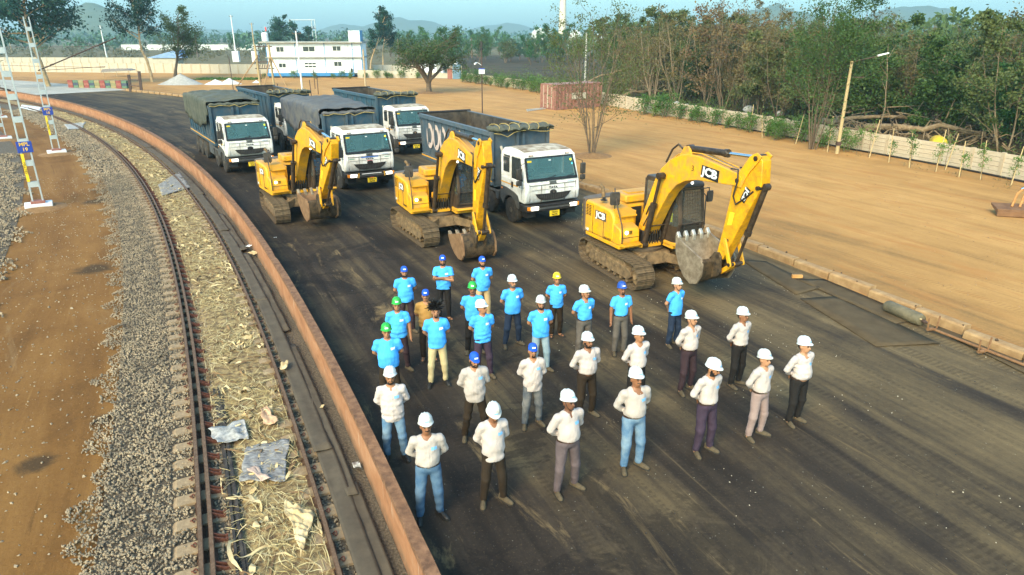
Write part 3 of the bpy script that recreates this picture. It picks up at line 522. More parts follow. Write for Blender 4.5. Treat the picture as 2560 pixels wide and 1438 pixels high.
    gr.tube([(1.17,.38,1.28),(1.31,.38,1.76),(1.16,.38,2.74),(1.16,1.20,2.74),(1.31,1.20,1.76),(1.17,1.20,1.28),(1.17,.38,1.28)],.03,6); gr.tube([(1.31,.40,1.74),(1.31,1.2,1.74)],.018,6); gr.build('windscreen_guard',M_brown,cb,None)
    MB().box(.02,.5,.42,1.16,1.22,1.62).box(-.12,.05,.45,1.12,1.55,2.3).build('seat',M_black,cb,30,.04)
    MB().box(.6,.9,.36,.37,1.72,2.0).build('hivis_cloth',M_hivis,cb,None)
    MB().prism([(.25,.98),(.95,.98),(1.30,1.06),(1.34,1.12),(1.27,1.16),(.95,1.12),(.25,1.12)],.30,1.24).build('cab_step',M_yel,t,30,.03)
    lm=MB(); lm.prism([(-.09,-.17),(.09,-.17),(.11,-.1),(.11,.1),(.09,.17),(-.09,.17),(-.11,.1),(-.11,-.1)],-.025,.03,'x'); lm=lm.build('mirror',M_mirror,t,40,.01); lm.location=(1.0,1.62,2.42); MB().tube([(0,-.12,.28),(0,-.05,.24),(0,-.02,.1)],.014,6).tube([(.02,-.38,.26),(.02,-.05,.27)],.014,6).build('mirror_arm',M_black,lm,40)
    MB().tube([(.95,1.24,2.7),(1.2,1.30,2.5),(1.24,1.30,1.6),(1.12,1.27,1.15)],.017,8).build('hand_rail',M_black,t,60)
    # ---- boom, arm, bucket (side view coordinates, boom turned by b at its foot, arm by a at the boom tip)
    foot=(.2,1.4); tip0=(4.0,3.55); bp=lambda p: rot2(p,foot,b); tip=bp(tip0); ap=lambda p: rot2(bp(p),tip,a); bpin0=(3.70,1.44)
    kp=lambda p: rot2(ap(p),ap(bpin0),bk)
    X3=lambda p,y: (p[0],y,p[1])
    bo=[(.00,1.5),(.22,2.0),(.45,2.55),(.66,3.02),(.92,3.38),(1.3,3.68),(1.72,3.87),(2.1,3.94),(2.5,3.94),(4.05,3.71),(4.16,3.62),(4.16,3.48),(4.05,3.41),(3.0,3.34),(2.45,3.29),(2.0,3.19),(1.66,3.02),(1.34,2.72),(1.04,2.28),(.58,1.46),(.42,1.24),(.15,1.20),(.02,1.32)]
    B=MB().prism([bp(p) for p in bo],-.19,.19).build('boom',M_yel,t,30,.02)
    for yy in (-.26,.26): MB().prism([bp(p) for p in ((.1,1.3),(.35,1.25),(.45,1.5),(.2,1.62))],yy-.05,yy+.05).build('boom_foot_lug',M_yel2,B,None,.01)
    for yy in (-.11,.11): MB().prism([bp(p) for p in ((1.55,3.72),(1.80,4.10),(1.95,4.14),(2.05,4.05),(2.15,3.88))],yy-.03,yy+.03).build('arm_cylinder_lug',M_yel,B,None,.01)
    ar=[(4.34,4.16),(4.42,4.27),(4.58,4.27),(4.68,4.16),(4.76,3.62),(4.70,3.40),(4.42,2.75),(3.98,1.72),(3.86,1.42),(3.76,1.34),(3.64,1.37),(3.60,1.50),(3.70,2.2),(3.80,3.05),(3.80,3.45),(3.92,3.66),(4.08,3.72)]
    A=MB().prism([ap(p) for p in ar],-.145,.145).build('arm',M_yel2,t,30,.02)
    for yy in (-.165,.165): MB().prism([ap(p) for p in ((3.86,3.4),(4.15,3.4),(4.30,3.75),(4.60,4.15),(4.66,4.27),(4.50,4.34),(4.30,4.22),(4.02,3.78),(3.86,3.68))],yy-.022,yy+.022).build('arm_side_plate',M_yel,A,None,.008)
    for p,r_,f_ in ((tip0,.06,ap),((4.5,4.2),.06,ap),((4.70,3.52),.05,ap),((3.70,1.44),.055,ap),((3.92,1.95),.045,ap)): q=f_(p); MB().cyl(X3(q,-.215),X3(q,.215),r_,None,14).build('pin',M_cyl,A,40)
    def ram(nm,p0,p1,y,rb,rr,fr,rodm):
        p0,p1=Vector(X3(p0,y)),Vector(X3(p1,y)); q=p0.lerp(p1,fr); d=(p1-p0).normalized()
        c=MB(); c.cyl(p0,q,rb,None,14); c.cyl(q-d*.10,q+d*.02,rb*1.25,None,14); c.cyl(p0-Vector((0,rb*1.1,0)),p0+Vector((0,rb*1.1,0)),rb*1.2,None,12); c=c.build(nm,M_cyl,t,40)
        MB().cyl(q,p1,rr,None,12).build('piston_rod',rodm,c,40); MB().cyl(p1-Vector((0,rb*1.15,0)),p1+Vector((0,rb*1.15,0)),rb*1.15,None,12).build('rod_eye',M_cyl,c,40)
    for yy in (-.34,.34): ram('boom_cylinder',(.54,1.02),bp((1.12,3.20)),yy,.085,.048,.60,M_cyl)
    B2=MB().cyl(X3(bp((1.12,3.20)),-.36),X3(bp((1.12,3.20)),.36),.055,None,14).build('boom_pin',M_cyl,t,40)
    ram('arm_cylinder',bp((1.90,4.06)),ap((4.5,4.2)),0,.085,.045,.56,M_chrome)
    lk=kp((4.22,1.36)) if False else ap((4.20,1.38)); ram('bucket_cylinder',ap((4.78,3.55)),lk,0,.075,.042,.60,M_cyl)
    bl=kp((3.78,1.02))
    def bar(nm,p,q,y,wd,th,m,par):
        p,q=Vector((p[0],p[1])),Vector((q[0],q[1])); d=(q-p).normalized(); n_=Vector((-d.y,d.x))*wd; MB().prism([tuple(p-d*wd-n_*.6),tuple(p-d*wd*1.2),tuple(p-d*wd+n_*.6),tuple(p+n_),tuple(q+n_),tuple(q+d*wd+n_*.6),tuple(q+d*wd*1.2),tuple(q+d*wd-n_*.6),tuple(q-n_),tuple(p-n_)],y-th,y+th).build(nm,m,par,30,.008)
    for yy in (-.22,.22): bar('tipping_link',ap((3.92,1.95)),lk,yy,.055,.025,M_yel,t)
    bar('bucket_link',lk,bl,0,.06,.10,M_yel2,t); MB().cyl(X3(lk,-.26),X3(lk,.26),.05,None,12).build('link_pin',M_cyl,t,40)
    sh=[(2.42,1.62),(2.50,1.25),(2.68,.95),(2.92,.70),(3.20,.57),(3.42,.66),(3.56,.92),(3.58,1.26),(3.50,1.33)]
    W=.56; hull=[kp(p) for p in sh]; inn=[kp(p) for p in ((2.455,1.615),(2.535,1.26),(2.71,.97),(2.935,.735),(3.20,.605),(3.40,.685),(3.525,.93),(3.545,1.25),(3.49,1.30))]
    bkt=MB(); bkt.loft([[X3(h,-W),X3(h,W),X3(i_,W),X3(i_,-W)] for h,i_ in zip(hull,inn)]); bkt=bkt.build('bucket',M_bkd if num!='3' else M_bkd,t,50,.004)
    MB().prism(inn,-W+.031,-W+.032).prism(inn,W-.032,W-.031).loft([[X3(i_,-W+.03),X3(i_,W-.03)] for i_ in [kp(p) for p in ((2.47,1.60),(2.545,1.26),(2.72,.975),(2.94,.742),(3.20,.612),(3.395,.69),(3.517,.93))]],False,None,False).build('bucket_lining',M_bkt if num=='3' else M_bkr,bkt,50)
    for yy in (-W,W): MB().prism([kp(p) for p in ((2.40,1.66),(2.46,1.25),(2.65,.92),(2.90,.66),(3.20,.53),(3.46,.62),(3.60,.90),(3.60,1.22),(3.50,1.36),(2.95,1.50))],yy-.03,yy+.03).build('bucket_side_plate',M_bkt if num=='3' else M_bkr,bkt,40,.006)
    for i in range(5):
        yy=-.51+.255*i; MB().loft([[X3(kp(p),yy+d) for p in q] for d,q in ((-.05,((2.38,1.50),(2.50,1.50),(2.50,1.66),(2.40,1.78),(2.36,1.72))),(.05,((2.38,1.50),(2.50,1.50),(2.50,1.66),(2.40,1.78),(2.36,1.72))))]).build('bucket_tooth',M_tooth if num=='3' else M_bkt,bkt,30,.012)
    for yy in (-.17,.17): MB().prism([kp(p) for p in ((3.40,1.30),(3.56,1.52),(3.72,1.56),(3.82,1.46),(3.88,1.05),(3.80,.93),(3.58,.80))],yy-.025,yy+.025).build('bucket_ear',M_bkd,bkt,30,.006)
    # hoses and pipes
    for yy in (-.09,.09): MB().tube([X3(bp(p),yy) for p in ((.35,2.35),(.75,3.16),(1.1,3.58),(1.55,3.86),(1.95,3.97),(2.5,4.0),(3.7,3.81))],.018,6).build('boom_pipe',M_yel,B,60)
    for yy in (-.15,.15): MB().tube([X3(bp((3.7,3.80)),yy),X3(bp((4.0,3.82)),yy*1.3),X3(ap((4.05,3.55)),yy*1.5),X3(ap((3.95,3.15)),yy*1.35),X3(ap((4.05,2.95)),yy*1.2),X3(ap((4.3,3.15)),yy*1.2),X3(ap((4.55,3.4)),yy)],.022,7).build('hose',M_black,A,60)
    for i in range(5): MB().tube([(.30,-.26+.12*i,1.5),(.62,-.30+.14*i,1.95),(.55,-.25+.12*i,2.2),(.35+.05*i,-.2+.1*i,1.9)],.02,6).build('hose',M_black,t,60)
    for i in range(5): MB().tube([(.50+.02*i,-.22+.11*i,1.0),(.58,-.22+.11*i,1.35),(.66-.03*i,-.2+.1*i,1.45),(.62,-.2+.1*i,1.05)],.018,6).build('hose',M_black,t,60)
    MB().box(.12,.45,-.34,.28,1.02,1.42).build('valve_block',M_black,t,30,.02); MB().tube([(.70,-.36,1.62),(.70,.36,1.62)],.02,6).build('cylinder_stay',M_brown,t,40)
    MB().tube([X3(bp((1.65,4.02)),-.05),X3(bp((1.45,4.12)),-.05),X3(bp((1.2,3.95)),-.05),X3(bp((.95,3.55)),-.05)],.03,8).build('hose',M_brown,B,60)
    # markings
    text_obj('JCB',.27,M_white,t,SIDE_R(-.60,-1.214,1.74),squash=1.25,bold=.010); MB().box(-.91,-.29,-1.208,-1.195,1.61,1.87).build('badge_plate',M_cw,t,None)
    text_obj('140',.13,M_white,t,SIDE_R(-1.36,-1.214,1.14),bold=.004); text_obj('JCB NXT',.10,M_blackp,t,SIDE_R(-.16,-1.214,1.12),bold=.002)
    p=bp((2.98,3.56)); text_obj('JCB',.30,M_white,B,SIDE_R(p[0],-.199,p[1],b-.09),squash=1.25,bold=.012)
    q=[bp(z_) for z_ in ((2.64,3.43),(3.32,3.37),(3.34,3.68),(2.66,3.74))]; MB().prism(q,-.1955,-.189).build('badge_plate',M_blackp,B,None)
    p=ap((4.30,3.25)); text_obj('JCB',.17,M_white,A,SIDE_R(p[0],-.152,p[1],a+b-math.pi*.62),squash=1.25,bold=.006)
    pl=[ap(rot2((4.30+dx,3.25+dz),(4.30,3.25),-math.pi*.62)) for dx,dz in ((-.2,-.09),(.2,-.09),(.2,.09),(-.2,.09))]; MB().prism(pl,-.1495,-.144).build('badge_plate',M_blackp,A,None)
    pl=[ap(z_) for z_ in ((3.84,2.35),(3.98,2.38),(4.03,2.72),(3.88,2.70))]; MB().prism(pl,-.150,-.144).build('warning_sign',M_ysign,A,None)
    if num:
        p=bp((2.30,3.58)); text_obj(num,.22,M_blackp,B,SIDE_R(p[0],-.196,p[1],b-.06))
    MB().lathe([(.01,0),(.035,0),(.04,.03),(.01,.04)],12,Matrix.Translation(X3(bp((2.08,3.14)),0))@Matrix.Rotation(math.pi/2,4,'Y')).build('boom_lamp',M_lamp,B,40)
    return t
EX=[excavator('yellow excavator nearest the camera, marked 3, its empty bucket tilted open',4.088,20.53,-1.133,R_(-67.7),.011,-.057,0,'3'),
    excavator('yellow excavator in the middle of the three, in front of the truck with rolled tarpaulin',-2.738,24.85,-1.141,R_(-62),-.066,.10,.5),
    excavator('yellow excavator farthest left, beside the orange wall',-8.907,28.018,-.985,R_(-61.8),-.106,-.26,.55)]
# ================================================ tipper trucks
M_cabw=mat('white_cab_paint',(.76,.74,.69),(.68,.64,.57),.38,2.2,6,.4,.75,0,.01,0,.4,(1,1,1),(.38,.27,.15),.5,3.4)
M_roofd=mat('dusty_cab_roof',(.50,.43,.33),(.20,.14,.085),.8,2.2,8,.36,.60,0,.01,0,.3)
M_wind=glassmat('windscreen_glass',(.11,.25,.26),.03,.36); M_sidew=glassmat('side_glass',(.06,.07,.07),.05,.6)
M_rubber=mat('tyre_rubber',(.02,.017,.014),(.065,.05,.035),.85,6,6,.35,.7,.2,.01); M_rim=mat('dusty_rim',(.07,.055,.04),(.16,.125,.085),.7,9,5,.35,.7,0,.01,.3)
M_grey=mat('dark_grey_plastic',(.04,.042,.045),(.08,.078,.075),.6,5,5,.35,.7,0,.01,0,.4,(1,1,1),(.2,.16,.1),.3)
M_boxin=mat('dump_body_inside',(.035,.028,.022),(.10,.075,.05),.7,3,7,.35,.68,.2,.01,.2)
def boxpaint(i,c): return mat('dump_body_paint_%d'%i,c,tuple(x*.7 for x in c),.55,2.4,7,.35,.7,0,.01,0,.4,(1,1,1),(.16,.12,.08),.42,1.8)
M_tarpg=mat('green_tarpaulin',(.035,.040,.028),(.075,.078,.055),.75,4,7,.35,.68,.3,.02,0,.3,(1,1,1),(.17,.15,.10),.4,1.4)
M_tarpb=mat('blue_grey_tarpaulin',(.040,.045,.062),(.095,.088,.085),.7,3,7,.35,.68,.3,.02,0,.3,(1,1,1),(.17,.15,.11),.5,1.2)
M_rope=mat('yellow_rope',(.32,.22,.06),(.45,.33,.12),.8,20); M_strip=mat('orange_strip',(.75,.36,.03),None,.5); M_plate=mat('yellow_plate',(.85,.55,.02),None,.5)
M_blue=mat('blue_strip',(.03,.15,.6),None,.5); M_red=mat('red_strip',(.6,.03,.03),None,.5); M_green=mat('green_strip',(.03,.3,.2),None,.5); M_cream=mat('faded_pink_lettering',(.52,.40,.34),(.42,.32,.27),.7,6)
_t=MB().lathe([(.30,-.15),(.44,-.155),(.50,-.13),(.52,-.09),(.525,0),(.52,.09),(.50,.13),(.44,.155),(.30,.15)],28,None,'y'); TYRE=_t.mesh('tyre',40); TYRE.materials.append(M_rubber)
_t=MB().lathe([(.02,-.17),(.10,-.17),(.12,-.10),(.13,-.06),(.24,-.05),(.27,-.10),(.31,-.15),(.31,.15),(.02,.15)],24,None,'y')
for k in range(10): _t.cyl((.19*math.cos(k*.628),-.085,.19*math.sin(k*.628)),(.19*math.cos(k*.628),-.05,.19*math.sin(k*.628)),.018,None,6)
RIM=_t.mesh('rim',40); RIM.materials.append(M_rim)
def lump(pts,r,seed,n=14,sx=1.0,sz=.7,amp=.25):
    rings=[]
    for i,p in enumerate(pts):
        e=.35 if i in (0,len(pts)-1) else 1; ring=[]
        for k in range(n):
            th=2*math.pi*k/n; q=r*e*(1+amp*mnoise.noise(Vector((p[1]*2.2,math.cos(th)*1.5,math.sin(th)*1.5+seed)))+.20*mnoise.noise(Vector((p[1]*5,th*1.5+p[1]*2,seed)))); ring.append((p[0]+q*math.cos(th)*sx,p[1],p[2]+q*math.sin(th)*sz))
        rings.append(ring)
    return MB().loft(rings)
def truck(label,x,y,yaw,bi,bc,tarp,plate,extra=None,drv=True):
    t=thing('tipper_truck',label,'truck',(x,y,0),yaw,'white-cab tipper trucks')
    M_box=boxpaint(bi,bc)
    # chassis
    ch=MB(); ch.box(-9.0,.9,-.48,-.36,.72,1.0); ch.box(-9.0,.9,.36,.48,.72,1.0)
    for xx in (-8.6,-6,-4,-2.6,-.8): ch.box(xx,xx+.12,-.36,.36,.75,.97)
    for xx in (0,-1.95,-5.35,-6.75,-8.1): ch.cyl((xx,-.9,.52),(xx,.9,.52),.07,None,8)
    ch.build('chassis',M_black,t,30)
    MB().box(-3.9,-2.7,-1.18,-.55,.55,1.15).build('fuel_tank',M_grey,t,30,.05); MB().box(-3.9,-2.9,.55,1.15,.6,1.1).build('battery_box',M_grey,t,30,.04)
    MB().box(-2.75,-1.2,-1.18,1.18,1.02,1.10).build('mudguard',M_grey,t,30,.02)
    MB().prism([(-1.25,.75),(-1.05,.75),(-1.0,1.1),(-2.6,1.1),(-2.7,.75),(-2.55,.75),(-2.5,1.0),(-1.3,1.0)],-1.2,-.75).prism([(-1.25,.75),(-1.05,.75),(-1.0,1.1),(-2.6,1.1),(-2.7,.75),(-2.55,.75),(-2.5,1.0),(-1.3,1.0)],.75,1.2).build('mudguard',M_grey,t,30)
    for xx,wide in ((0,0),(-1.95,0),(-5.35,1),(-6.75,1),(-8.1,1)):
        for sy in (-1,1):
            wh=bpy.data.objects.new('wheel',None); col.objects.link(wh); wh.parent=t; wh.location=(xx,sy*1.03,.525); wh.rotation_euler=(0,rnd.uniform(0,6),0 if sy<0 else 0)
            for k in range(2 if wide else 1):
                ty=obj('tyre',TYRE,None,wh); ty.location=(0,-sy*.33*k,0)
            ri=obj('rim',RIM,None,wh); ri.rotation_euler=(0,0,0 if sy<0 else math.pi)
    # ---- cab
    cab=MB()
    low=[(-.80,1.0),(-.62,1.0),(-.55,1.12),(-.35,1.22),(.35,1.22),(.55,1.12),(.62,.98),(1.08,.95),(1.18,1.05),(1.22,1.35),(1.20,1.62),(1.15,1.80),(-.80,1.80)]
    cab.prism(low,-1.21,1.21); cab=cab.build('cab',M_cabw,t,40,.06)
    roof=[]
    for x_,z_,w_,zz in ((.86,2.66,1.06,2.66),(.84,2.74,1.08,2.66),(.74,2.83,1.06,2.66),(.4,2.89,1.04,2.66),(-.3,2.92,1.04,2.66),(-.75,2.86,1.06,2.66),(-.80,2.70,1.08,2.66)):
        roof.append([(x_,-1.17,2.62),(x_,-1.17,min(z_,2.70)),(x_,-w_,z_),(x_,-.5,z_+.015),(x_,.5,z_+.015),(x_,w_,z_),(x_,1.17,min(z_,2.70)),(x_,1.17,2.62)])
    MB().loft(roof).build('cab_roof',M_cabw,cab,40,.03)
    MB().loft([[(x_,-w_,z_+.002),(x_,-.5,z_+.017),(x_,.5,z_+.017),(x_,w_,z_+.002)] for x_,z_,w_ in ((.72,2.837,1.02),(.4,2.893,1.02),(-.3,2.923,1.02),(-.72,2.868,1.02))],False,None,False).build('roof_dust',M_roofd,cab,40)
    MB().prism([(-.80,1.78),(-.72,1.78),(-.72,2.66),(-.80,2.66)],-1.17,1.17).build('rear_wall',M_cabw,cab,30)
    def pil(p0,p1,w1,w2,nm='pillar'): 
        MB().loft([[(p0[0]-w1,p0[1],p0[2]),(p0[0]+w1,p0[1],p0[2]),(p0[0]+w1,p0[1]+w2,p0[2]),(p0[0]-w1,p0[1]+w2,p0[2])],[(p1[0]-w1,p1[1],p1[2]),(p1[0]+w1,p1[1],p1[2]),(p1[0]+w1,p1[1]+w2,p1[2]),(p1[0]-w1,p1[1]+w2,p1[2])]]).build(nm,M_cabw,cab,30,.02)
    for sy in (-1,1):
        yy=-1.2 if sy<0 else 1.09; y2=-1.17 if sy<0 else 1.07
        pil((1.05,yy,1.78),(.76,y2,2.66),.075,.11); pil((-.02,yy,1.78),(-.04,y2,2.66),.06,.09); pil((-.72,yy,1.78),(-.74,y2,2.66),.08,.1)
        yo=sy*1.195
        MB().prism([(.06,1.80),(.98,1.80),(.74,2.62),(.04,2.62)],yo*.985-.004,yo*.985+.004).build('side_window',M_sidew,cab,None)
        MB().prism([(-.62,1.98),(-.14,1.98),(-.14,2.55),(-.62,2.55)],yo*.99-.006,yo*.99+.006).build('rear_side_window',M_sidew,cab,None)
        MB().prism([(-.70,1.78),(-.06,1.78),(-.06,1.98),(-.14,1.98),(-.14,2.55),(-.62,2.55),(-.62,2.66),(-.70,2.66)],yo*.975-.01,yo*.975+.01).build('side_panel',M_cabw,cab,None)
        MB().box(-.78,.60,yo-.012 if sy<0 else yo+.008,yo-.008 if sy<0 else yo+.022,1.52,1.57).box(-.78,.6,sy*1.212-.003,sy*1.212+.003,1.53,1.575).build('side_stripe',M_strip,cab,None)
        MB().box(.06,.065,sy*1.2125-.004,sy*1.2125+.004,1.1,1.8).box(.92,.925,sy*1.2125-.004,sy*1.2125+.004,1.1,1.78).build('door_gap',M_blackp,cab,None)
        MB().box(.12,.24,sy*1.225-.015,sy*1.225+.015,1.45,1.68).build('door_handle',M_black,cab,30,.01)
        # wheel arch
        arc=[(.66*math.cos(th),.55+.66*math.sin(th)) for th in np.linspace(.35,2.9,12)]; arc2=[(.56*math.cos(th),.55+.56*math.sin(th)) for th in np.linspace(2.9,.35,12)]
        MB().prism([(-.80,1.40)]+[(-.80,.9)]+[p for p in reversed(arc2)][:0]+[( -.6,.72)]+[p for p in arc2]+[(.72,.70),(.75,.95),(.62,1.20),(.3,1.30),(-.3,1.38)],sy*1.222-.012,sy*1.222+.012).build('wheel_arch',M_grey,cab,None)
        MB().box(-.68,-.60,sy*1.24-.01,sy*1.24+.01,1.28,1.33).build('side_indicator',M_orange,cab,None)
        # mirrors
        mi=MB(); mi.box(-.05,.05,-.11,.11,-.21,.21); mi=mi.build('mirror',M_mirror,cab,30,.03); mi.location=(1.08,sy*1.42,2.12); mi2=MB().box(-.05,.05,-.11,.11,-.1,.1).build('mirror',M_mirror,cab,30,.03); mi2.location=(1.08,sy*1.42,1.78)
        MB().tube([(1.0,sy*1.15,2.5),(1.08,sy*1.38,2.42),(1.08,sy*1.42,2.0),(1.08,sy*1.40,1.62),(1.05,sy*1.2,1.58)],.014,6).build('mirror_bracket',M_black,cab,60)
        MB().box(.845,.885,sy*.80-.09,sy*.80+.09,2.70,2.75).build('marker_lamp_mount',M_grey,cab,None,.01); MB().box(.882,.895,sy*.80-.06,sy*.80+.06,2.712,2.742).build('marker_lamp',mat('marker_lens',(.75,.5,.35),None,.3),cab,None)
    # windscreen with black surround, wipers, dash
    MB().add([(1.165,-1.10,1.80),(1.165,1.10,1.80),(.855,1.04,2.66),(.855,-1.04,2.66)],[(0,1,2,3)]).build('windscreen',M_wind,cab,None)
    wx=lambda z_: 1.165-.31*(z_-1.80)/.86
    sr=MB()
    for z0,z1,h0,h1 in ((1.795,1.895,1.12,1.12),(2.61,2.665,1.06,1.05)): sr.add([(wx(z0)+.008,-h0,z0),(wx(z0)+.008,h0,z0),(wx(z1)+.008,h1,z1),(wx(z1)+.008,-h1,z1)],[(0,1,2,3)])
    for s_ in (-1,1): sr.add([(wx(1.80)+.008,s_*1.12,1.80),(wx(1.80)+.008,s_*1.05,1.80),(wx(2.66)+.008,s_*.99,2.66),(wx(2.66)+.008,s_*1.06,2.66)],[(0,1,2,3)])
    sr.build('windscreen_seal',M_blackp,cab,None)
    wp=MB(); wp.tube([(1.20,-.55,1.80),(1.17,-.2,1.90),(1.15,.15,1.98)],.012,5); wp.tube([(1.20,.35,1.80),(1.17,.65,1.90),(1.15,.95,1.97)],.012,5); wp.build('wiper',M_black,cab,None)
    MB().prism([(.55,1.6),(1.05,1.6),(1.08,1.82),(.95,1.92),(.6,1.88)],-1.05,1.05).build('dashboard',M_grey,cab,30,.03); MB().box(-.5,-.1,-.95,-.35,1.4,1.95).box(-.6,-.45,-.95,-.35,1.5,2.4).box(-.5,-.1,.3,.95,1.4,1.95).box(-.6,-.45,.3,.95,1.5,2.4).build('seat',M_grey,cab,30,.05)
    MB().tube([(.45+.05*math.cos(k*.5236),.62*-1+.20*math.cos(k*.5236),1.98+.18*math.sin(k*.5236)) for k in range(13)],.018,6).build('steering_wheel',M_black,cab,40)
    st=MB(); st.box(wx(2.5)-.004,wx(2.5)+.004,-.98,-.80,2.47,2.55); st.build('windscreen_sticker',M_plate,cab,None); MB().box(wx(2.5)-.004,wx(2.5)+.004,-.05,.05,2.5,2.54).build('windscreen_sticker',M_white,cab,None)
    MB().lathe([(.005,0),(.05,0),(.05,.004),(.005,.004)],12,Matrix.Translation((wx(2.48)+.004,.93,2.48))@Matrix.Rotation(1.3,4,'Y')).build('windscreen_sticker',M_hivis,cab,None); MB().lathe([(.005,0),(.04,0),(.04,.004),(.005,.004)],12,Matrix.Translation((wx(2.33)+.004,.97,2.33))@Matrix.Rotation(1.3,4,'Y')).build('windscreen_sticker',mat('cyan_sticker',(.1,.5,.6),None,.5),cab,None)
    # nose: grille, badge, gaps
    fx=1.222
    sm=[]; 
    for u in np.linspace(-1,1,17): sm.append((u*.80,1.335-.02*(1-u*u)))
    for u in np.linspace(1,-1,17): sm.append((u*.79,1.333-.28*(1-abs(u)**5.0)))
    MB().prism(sm,1.19,1.236,'x').build('grille',M_black,cab,30)
    sl=MB()
    for i in range(15): u=-.56+.08*i; sl.box(1.236,1.241,u,u+.012,1.10+.10*(u/.6)**2,1.28)
    sl.build('grille_slat',M_grey,cab,None)
    MB().loft([[(1.20,.13*math.cos(th)*k,1.36+.085*math.sin(th)*k) for th in np.linspace(0,2*math.pi,24,False)] for k in (1.15,1.15)]+[[(1.245,.13*math.cos(th)*1.1,1.36+.085*math.sin(th)*1.1) for th in np.linspace(0,2*math.pi,24,False)],[(1.25,.13*math.cos(th)*.8,1.36+.085*math.sin(th)*.8) for th in np.linspace(0,2*math.pi,24,False)]]).build('badge',M_black,cab,50)
    MB().prism([(-.08,1.40),(.08,1.40),(.05,1.375),(.02,1.37),(.015,1.31),(-.015,1.31),(-.02,1.37),(-.05,1.375)],1.25,1.256,'x').build('badge_emblem',M_chrome,cab,None)
    text_obj('TATA',.12,M_blackp,cab,FRONT(1.226,0,1.53),squash=1.25,bold=.004)
    gp=MB()
    for yy in (-.52,.52): gp.box(1.15,1.228,yy-.004,yy+.004,1.02,1.64)
    gp.box(1.15,1.224,-1.0,1.0,1.655,1.663); gp.box(1.15,1.23,-.95,-.2,1.475,1.481); gp.box(1.15,1.23,.2,.95,1.475,1.481)
    for s_ in (-1,1): gp.box(1.15,1.215,s_*1.02-.004,s_*1.02+.004,1.05,1.7)
    gp.build('panel_gap',mat('gap_brown',(.10,.07,.045),None,.8),cab,None)
    vn=MB()
    for i in range(5): vn.box(1.16,1.215-.008*i,-.15,.15,1.67+.022*i,1.679+.022*i)
    vn.build('nose_vent',M_grey,cab,None); MB().box(1.16,1.20,.62,.95,1.70,1.72).build('model_badge',mat('pale_blue_print',(.4,.5,.6),None,.5),cab,None)
    # bumper, lamps, plate
    bm_=MB(); bm_.prism([(.75,-1.22),(1.15,-1.22),(1.30,-1.05),(1.34,-.6),(1.34,.6),(1.30,1.05),(1.15,1.22),(.75,1.22)],.66,.93,'z'); bm_=bm_.build('bumper',M_black,t,30,.03)
    MB().box(1.33,1.352,-.75,.75,.76,.82).build('bumper_recess',M_grey,bm_,None)
    for s_ in (-1,1):
        MB().prism([(s_*.70,.74),(s_*1.02,.74),(s_*1.02,.88),(s_*.70,.88)],1.28,1.352 if True else 0,'x').build('headlight',M_lamp,bm_,30,.01); MB().prism([(s_*1.03,.74),(s_*1.14,.74),(s_*1.14,.88),(s_*1.03,.88)],1.20,1.325,'x').build('indicator',M_orange,bm_,30,.01)
    pl_=MB().box(1.345,1.36,-.22,.22,.44,.66).build('number_plate',M_plate,bm_,None,.008)
    for i,s_ in enumerate(plate): text_obj(s_,.11,M_blackp,pl_,FRONT(1.363,0,.60-.11*i),squash=.95,bold=.002)
    
    for s_ in (-.9,.9): MB().box(.7,1.1,s_-.2,s_+.2,.42,.66).build('step',M_black,t,30)
    # air intake
    MB().tube([(-1.0,-1.0,1.4),(-1.0,-1.0,2.3)],.05,10).tube([(-1.0,-1.0,2.25),(-1.0,-1.0,2.55)],.09,12).tube([(-1.0,-1.0,2.5),(-1.05,-1.0,2.7),(-1.2,-.98,2.8)],.06,10).build('air_intake',mat('intake_grey',(.28,.24,.19),(.36,.32,.26),.6),t,50)
    # ---- dump body
    X0,X1,Z0,Z1,Wb,Wt=-9.25,-1.45,1.22,3.36,1.17,1.27
    bx=MB()
    wy=lambda z_: Wb+(Wt-Wb)*(z_-Z0)/(Z1-Z0)
    for s_ in (-1,1): bx.loft([[(xx,s_*wy(Z0),Z0),(xx,s_*wy(Z1),Z1),(xx,s_*(wy(Z1)-.05),Z1),(xx,s_*(wy(Z0)-.05),Z0)] for xx in (X0,X1)])
    bx.loft([[(X1,-wy(Z0),Z0),(X1,wy(Z0),Z0),(X1-.06,wy(Z0),Z0),(X1-.06,-wy(Z0),Z0)],[(X1,-wy(Z1),Z1),(X1,wy(Z1),Z1),(X1-.06,wy(Z1),Z1),(X1-.06,-wy(Z1),Z1)]])
    bx.loft([[(X0,-wy(Z0),Z0),(X0,wy(Z0),Z0),(X0+.06,wy(Z0),Z0),(X0+.06,-wy(Z0),Z0)],[(X0,-wy(Z1),Z1),(X0,wy(Z1),Z1),(X0+.06,wy(Z1),Z1),(X0+.06,-wy(Z1),Z1)]])
    bx.box(X0,X1,-Wb,Wb,Z0-.06,Z0+.03); bx=bx.build('dump_body',M_box,t,30)
    li=MB(); i_=.012
    for s_ in (-1,1): li.add([(X0+.07,s_*(wy(Z0)-.05-i_),Z0+.04),(X1-.07,s_*(wy(Z0)-.05-i_),Z0+.04),(X1-.07,s_*(wy(Z1)-.05-i_),Z1-.01),(X0+.07,s_*(wy(Z1)-.05-i_),Z1-.01)],[(0,1,2,3)])
    for xx in (X0+.07,X1-.07): li.add([(xx,-wy(Z0)+.06,Z0+.04),(xx,wy(Z0)-.06,Z0+.04),(xx,wy(Z1)-.06,Z1-.01),(xx,-wy(Z1)+.06,Z1-.01)],[(0,1,2,3)])
    li.add([(X0+.07,-wy(Z0)+.06,Z0+.04),(X1-.07,-wy(Z0)+.06,Z0+.04),(X1-.07,wy(Z0)-.06,Z0+.04),(X0+.07,wy(Z0)-.06,Z0+.04)],[(0,1,2,3)]); li.build('body_lining',M_boxin,bx,None)
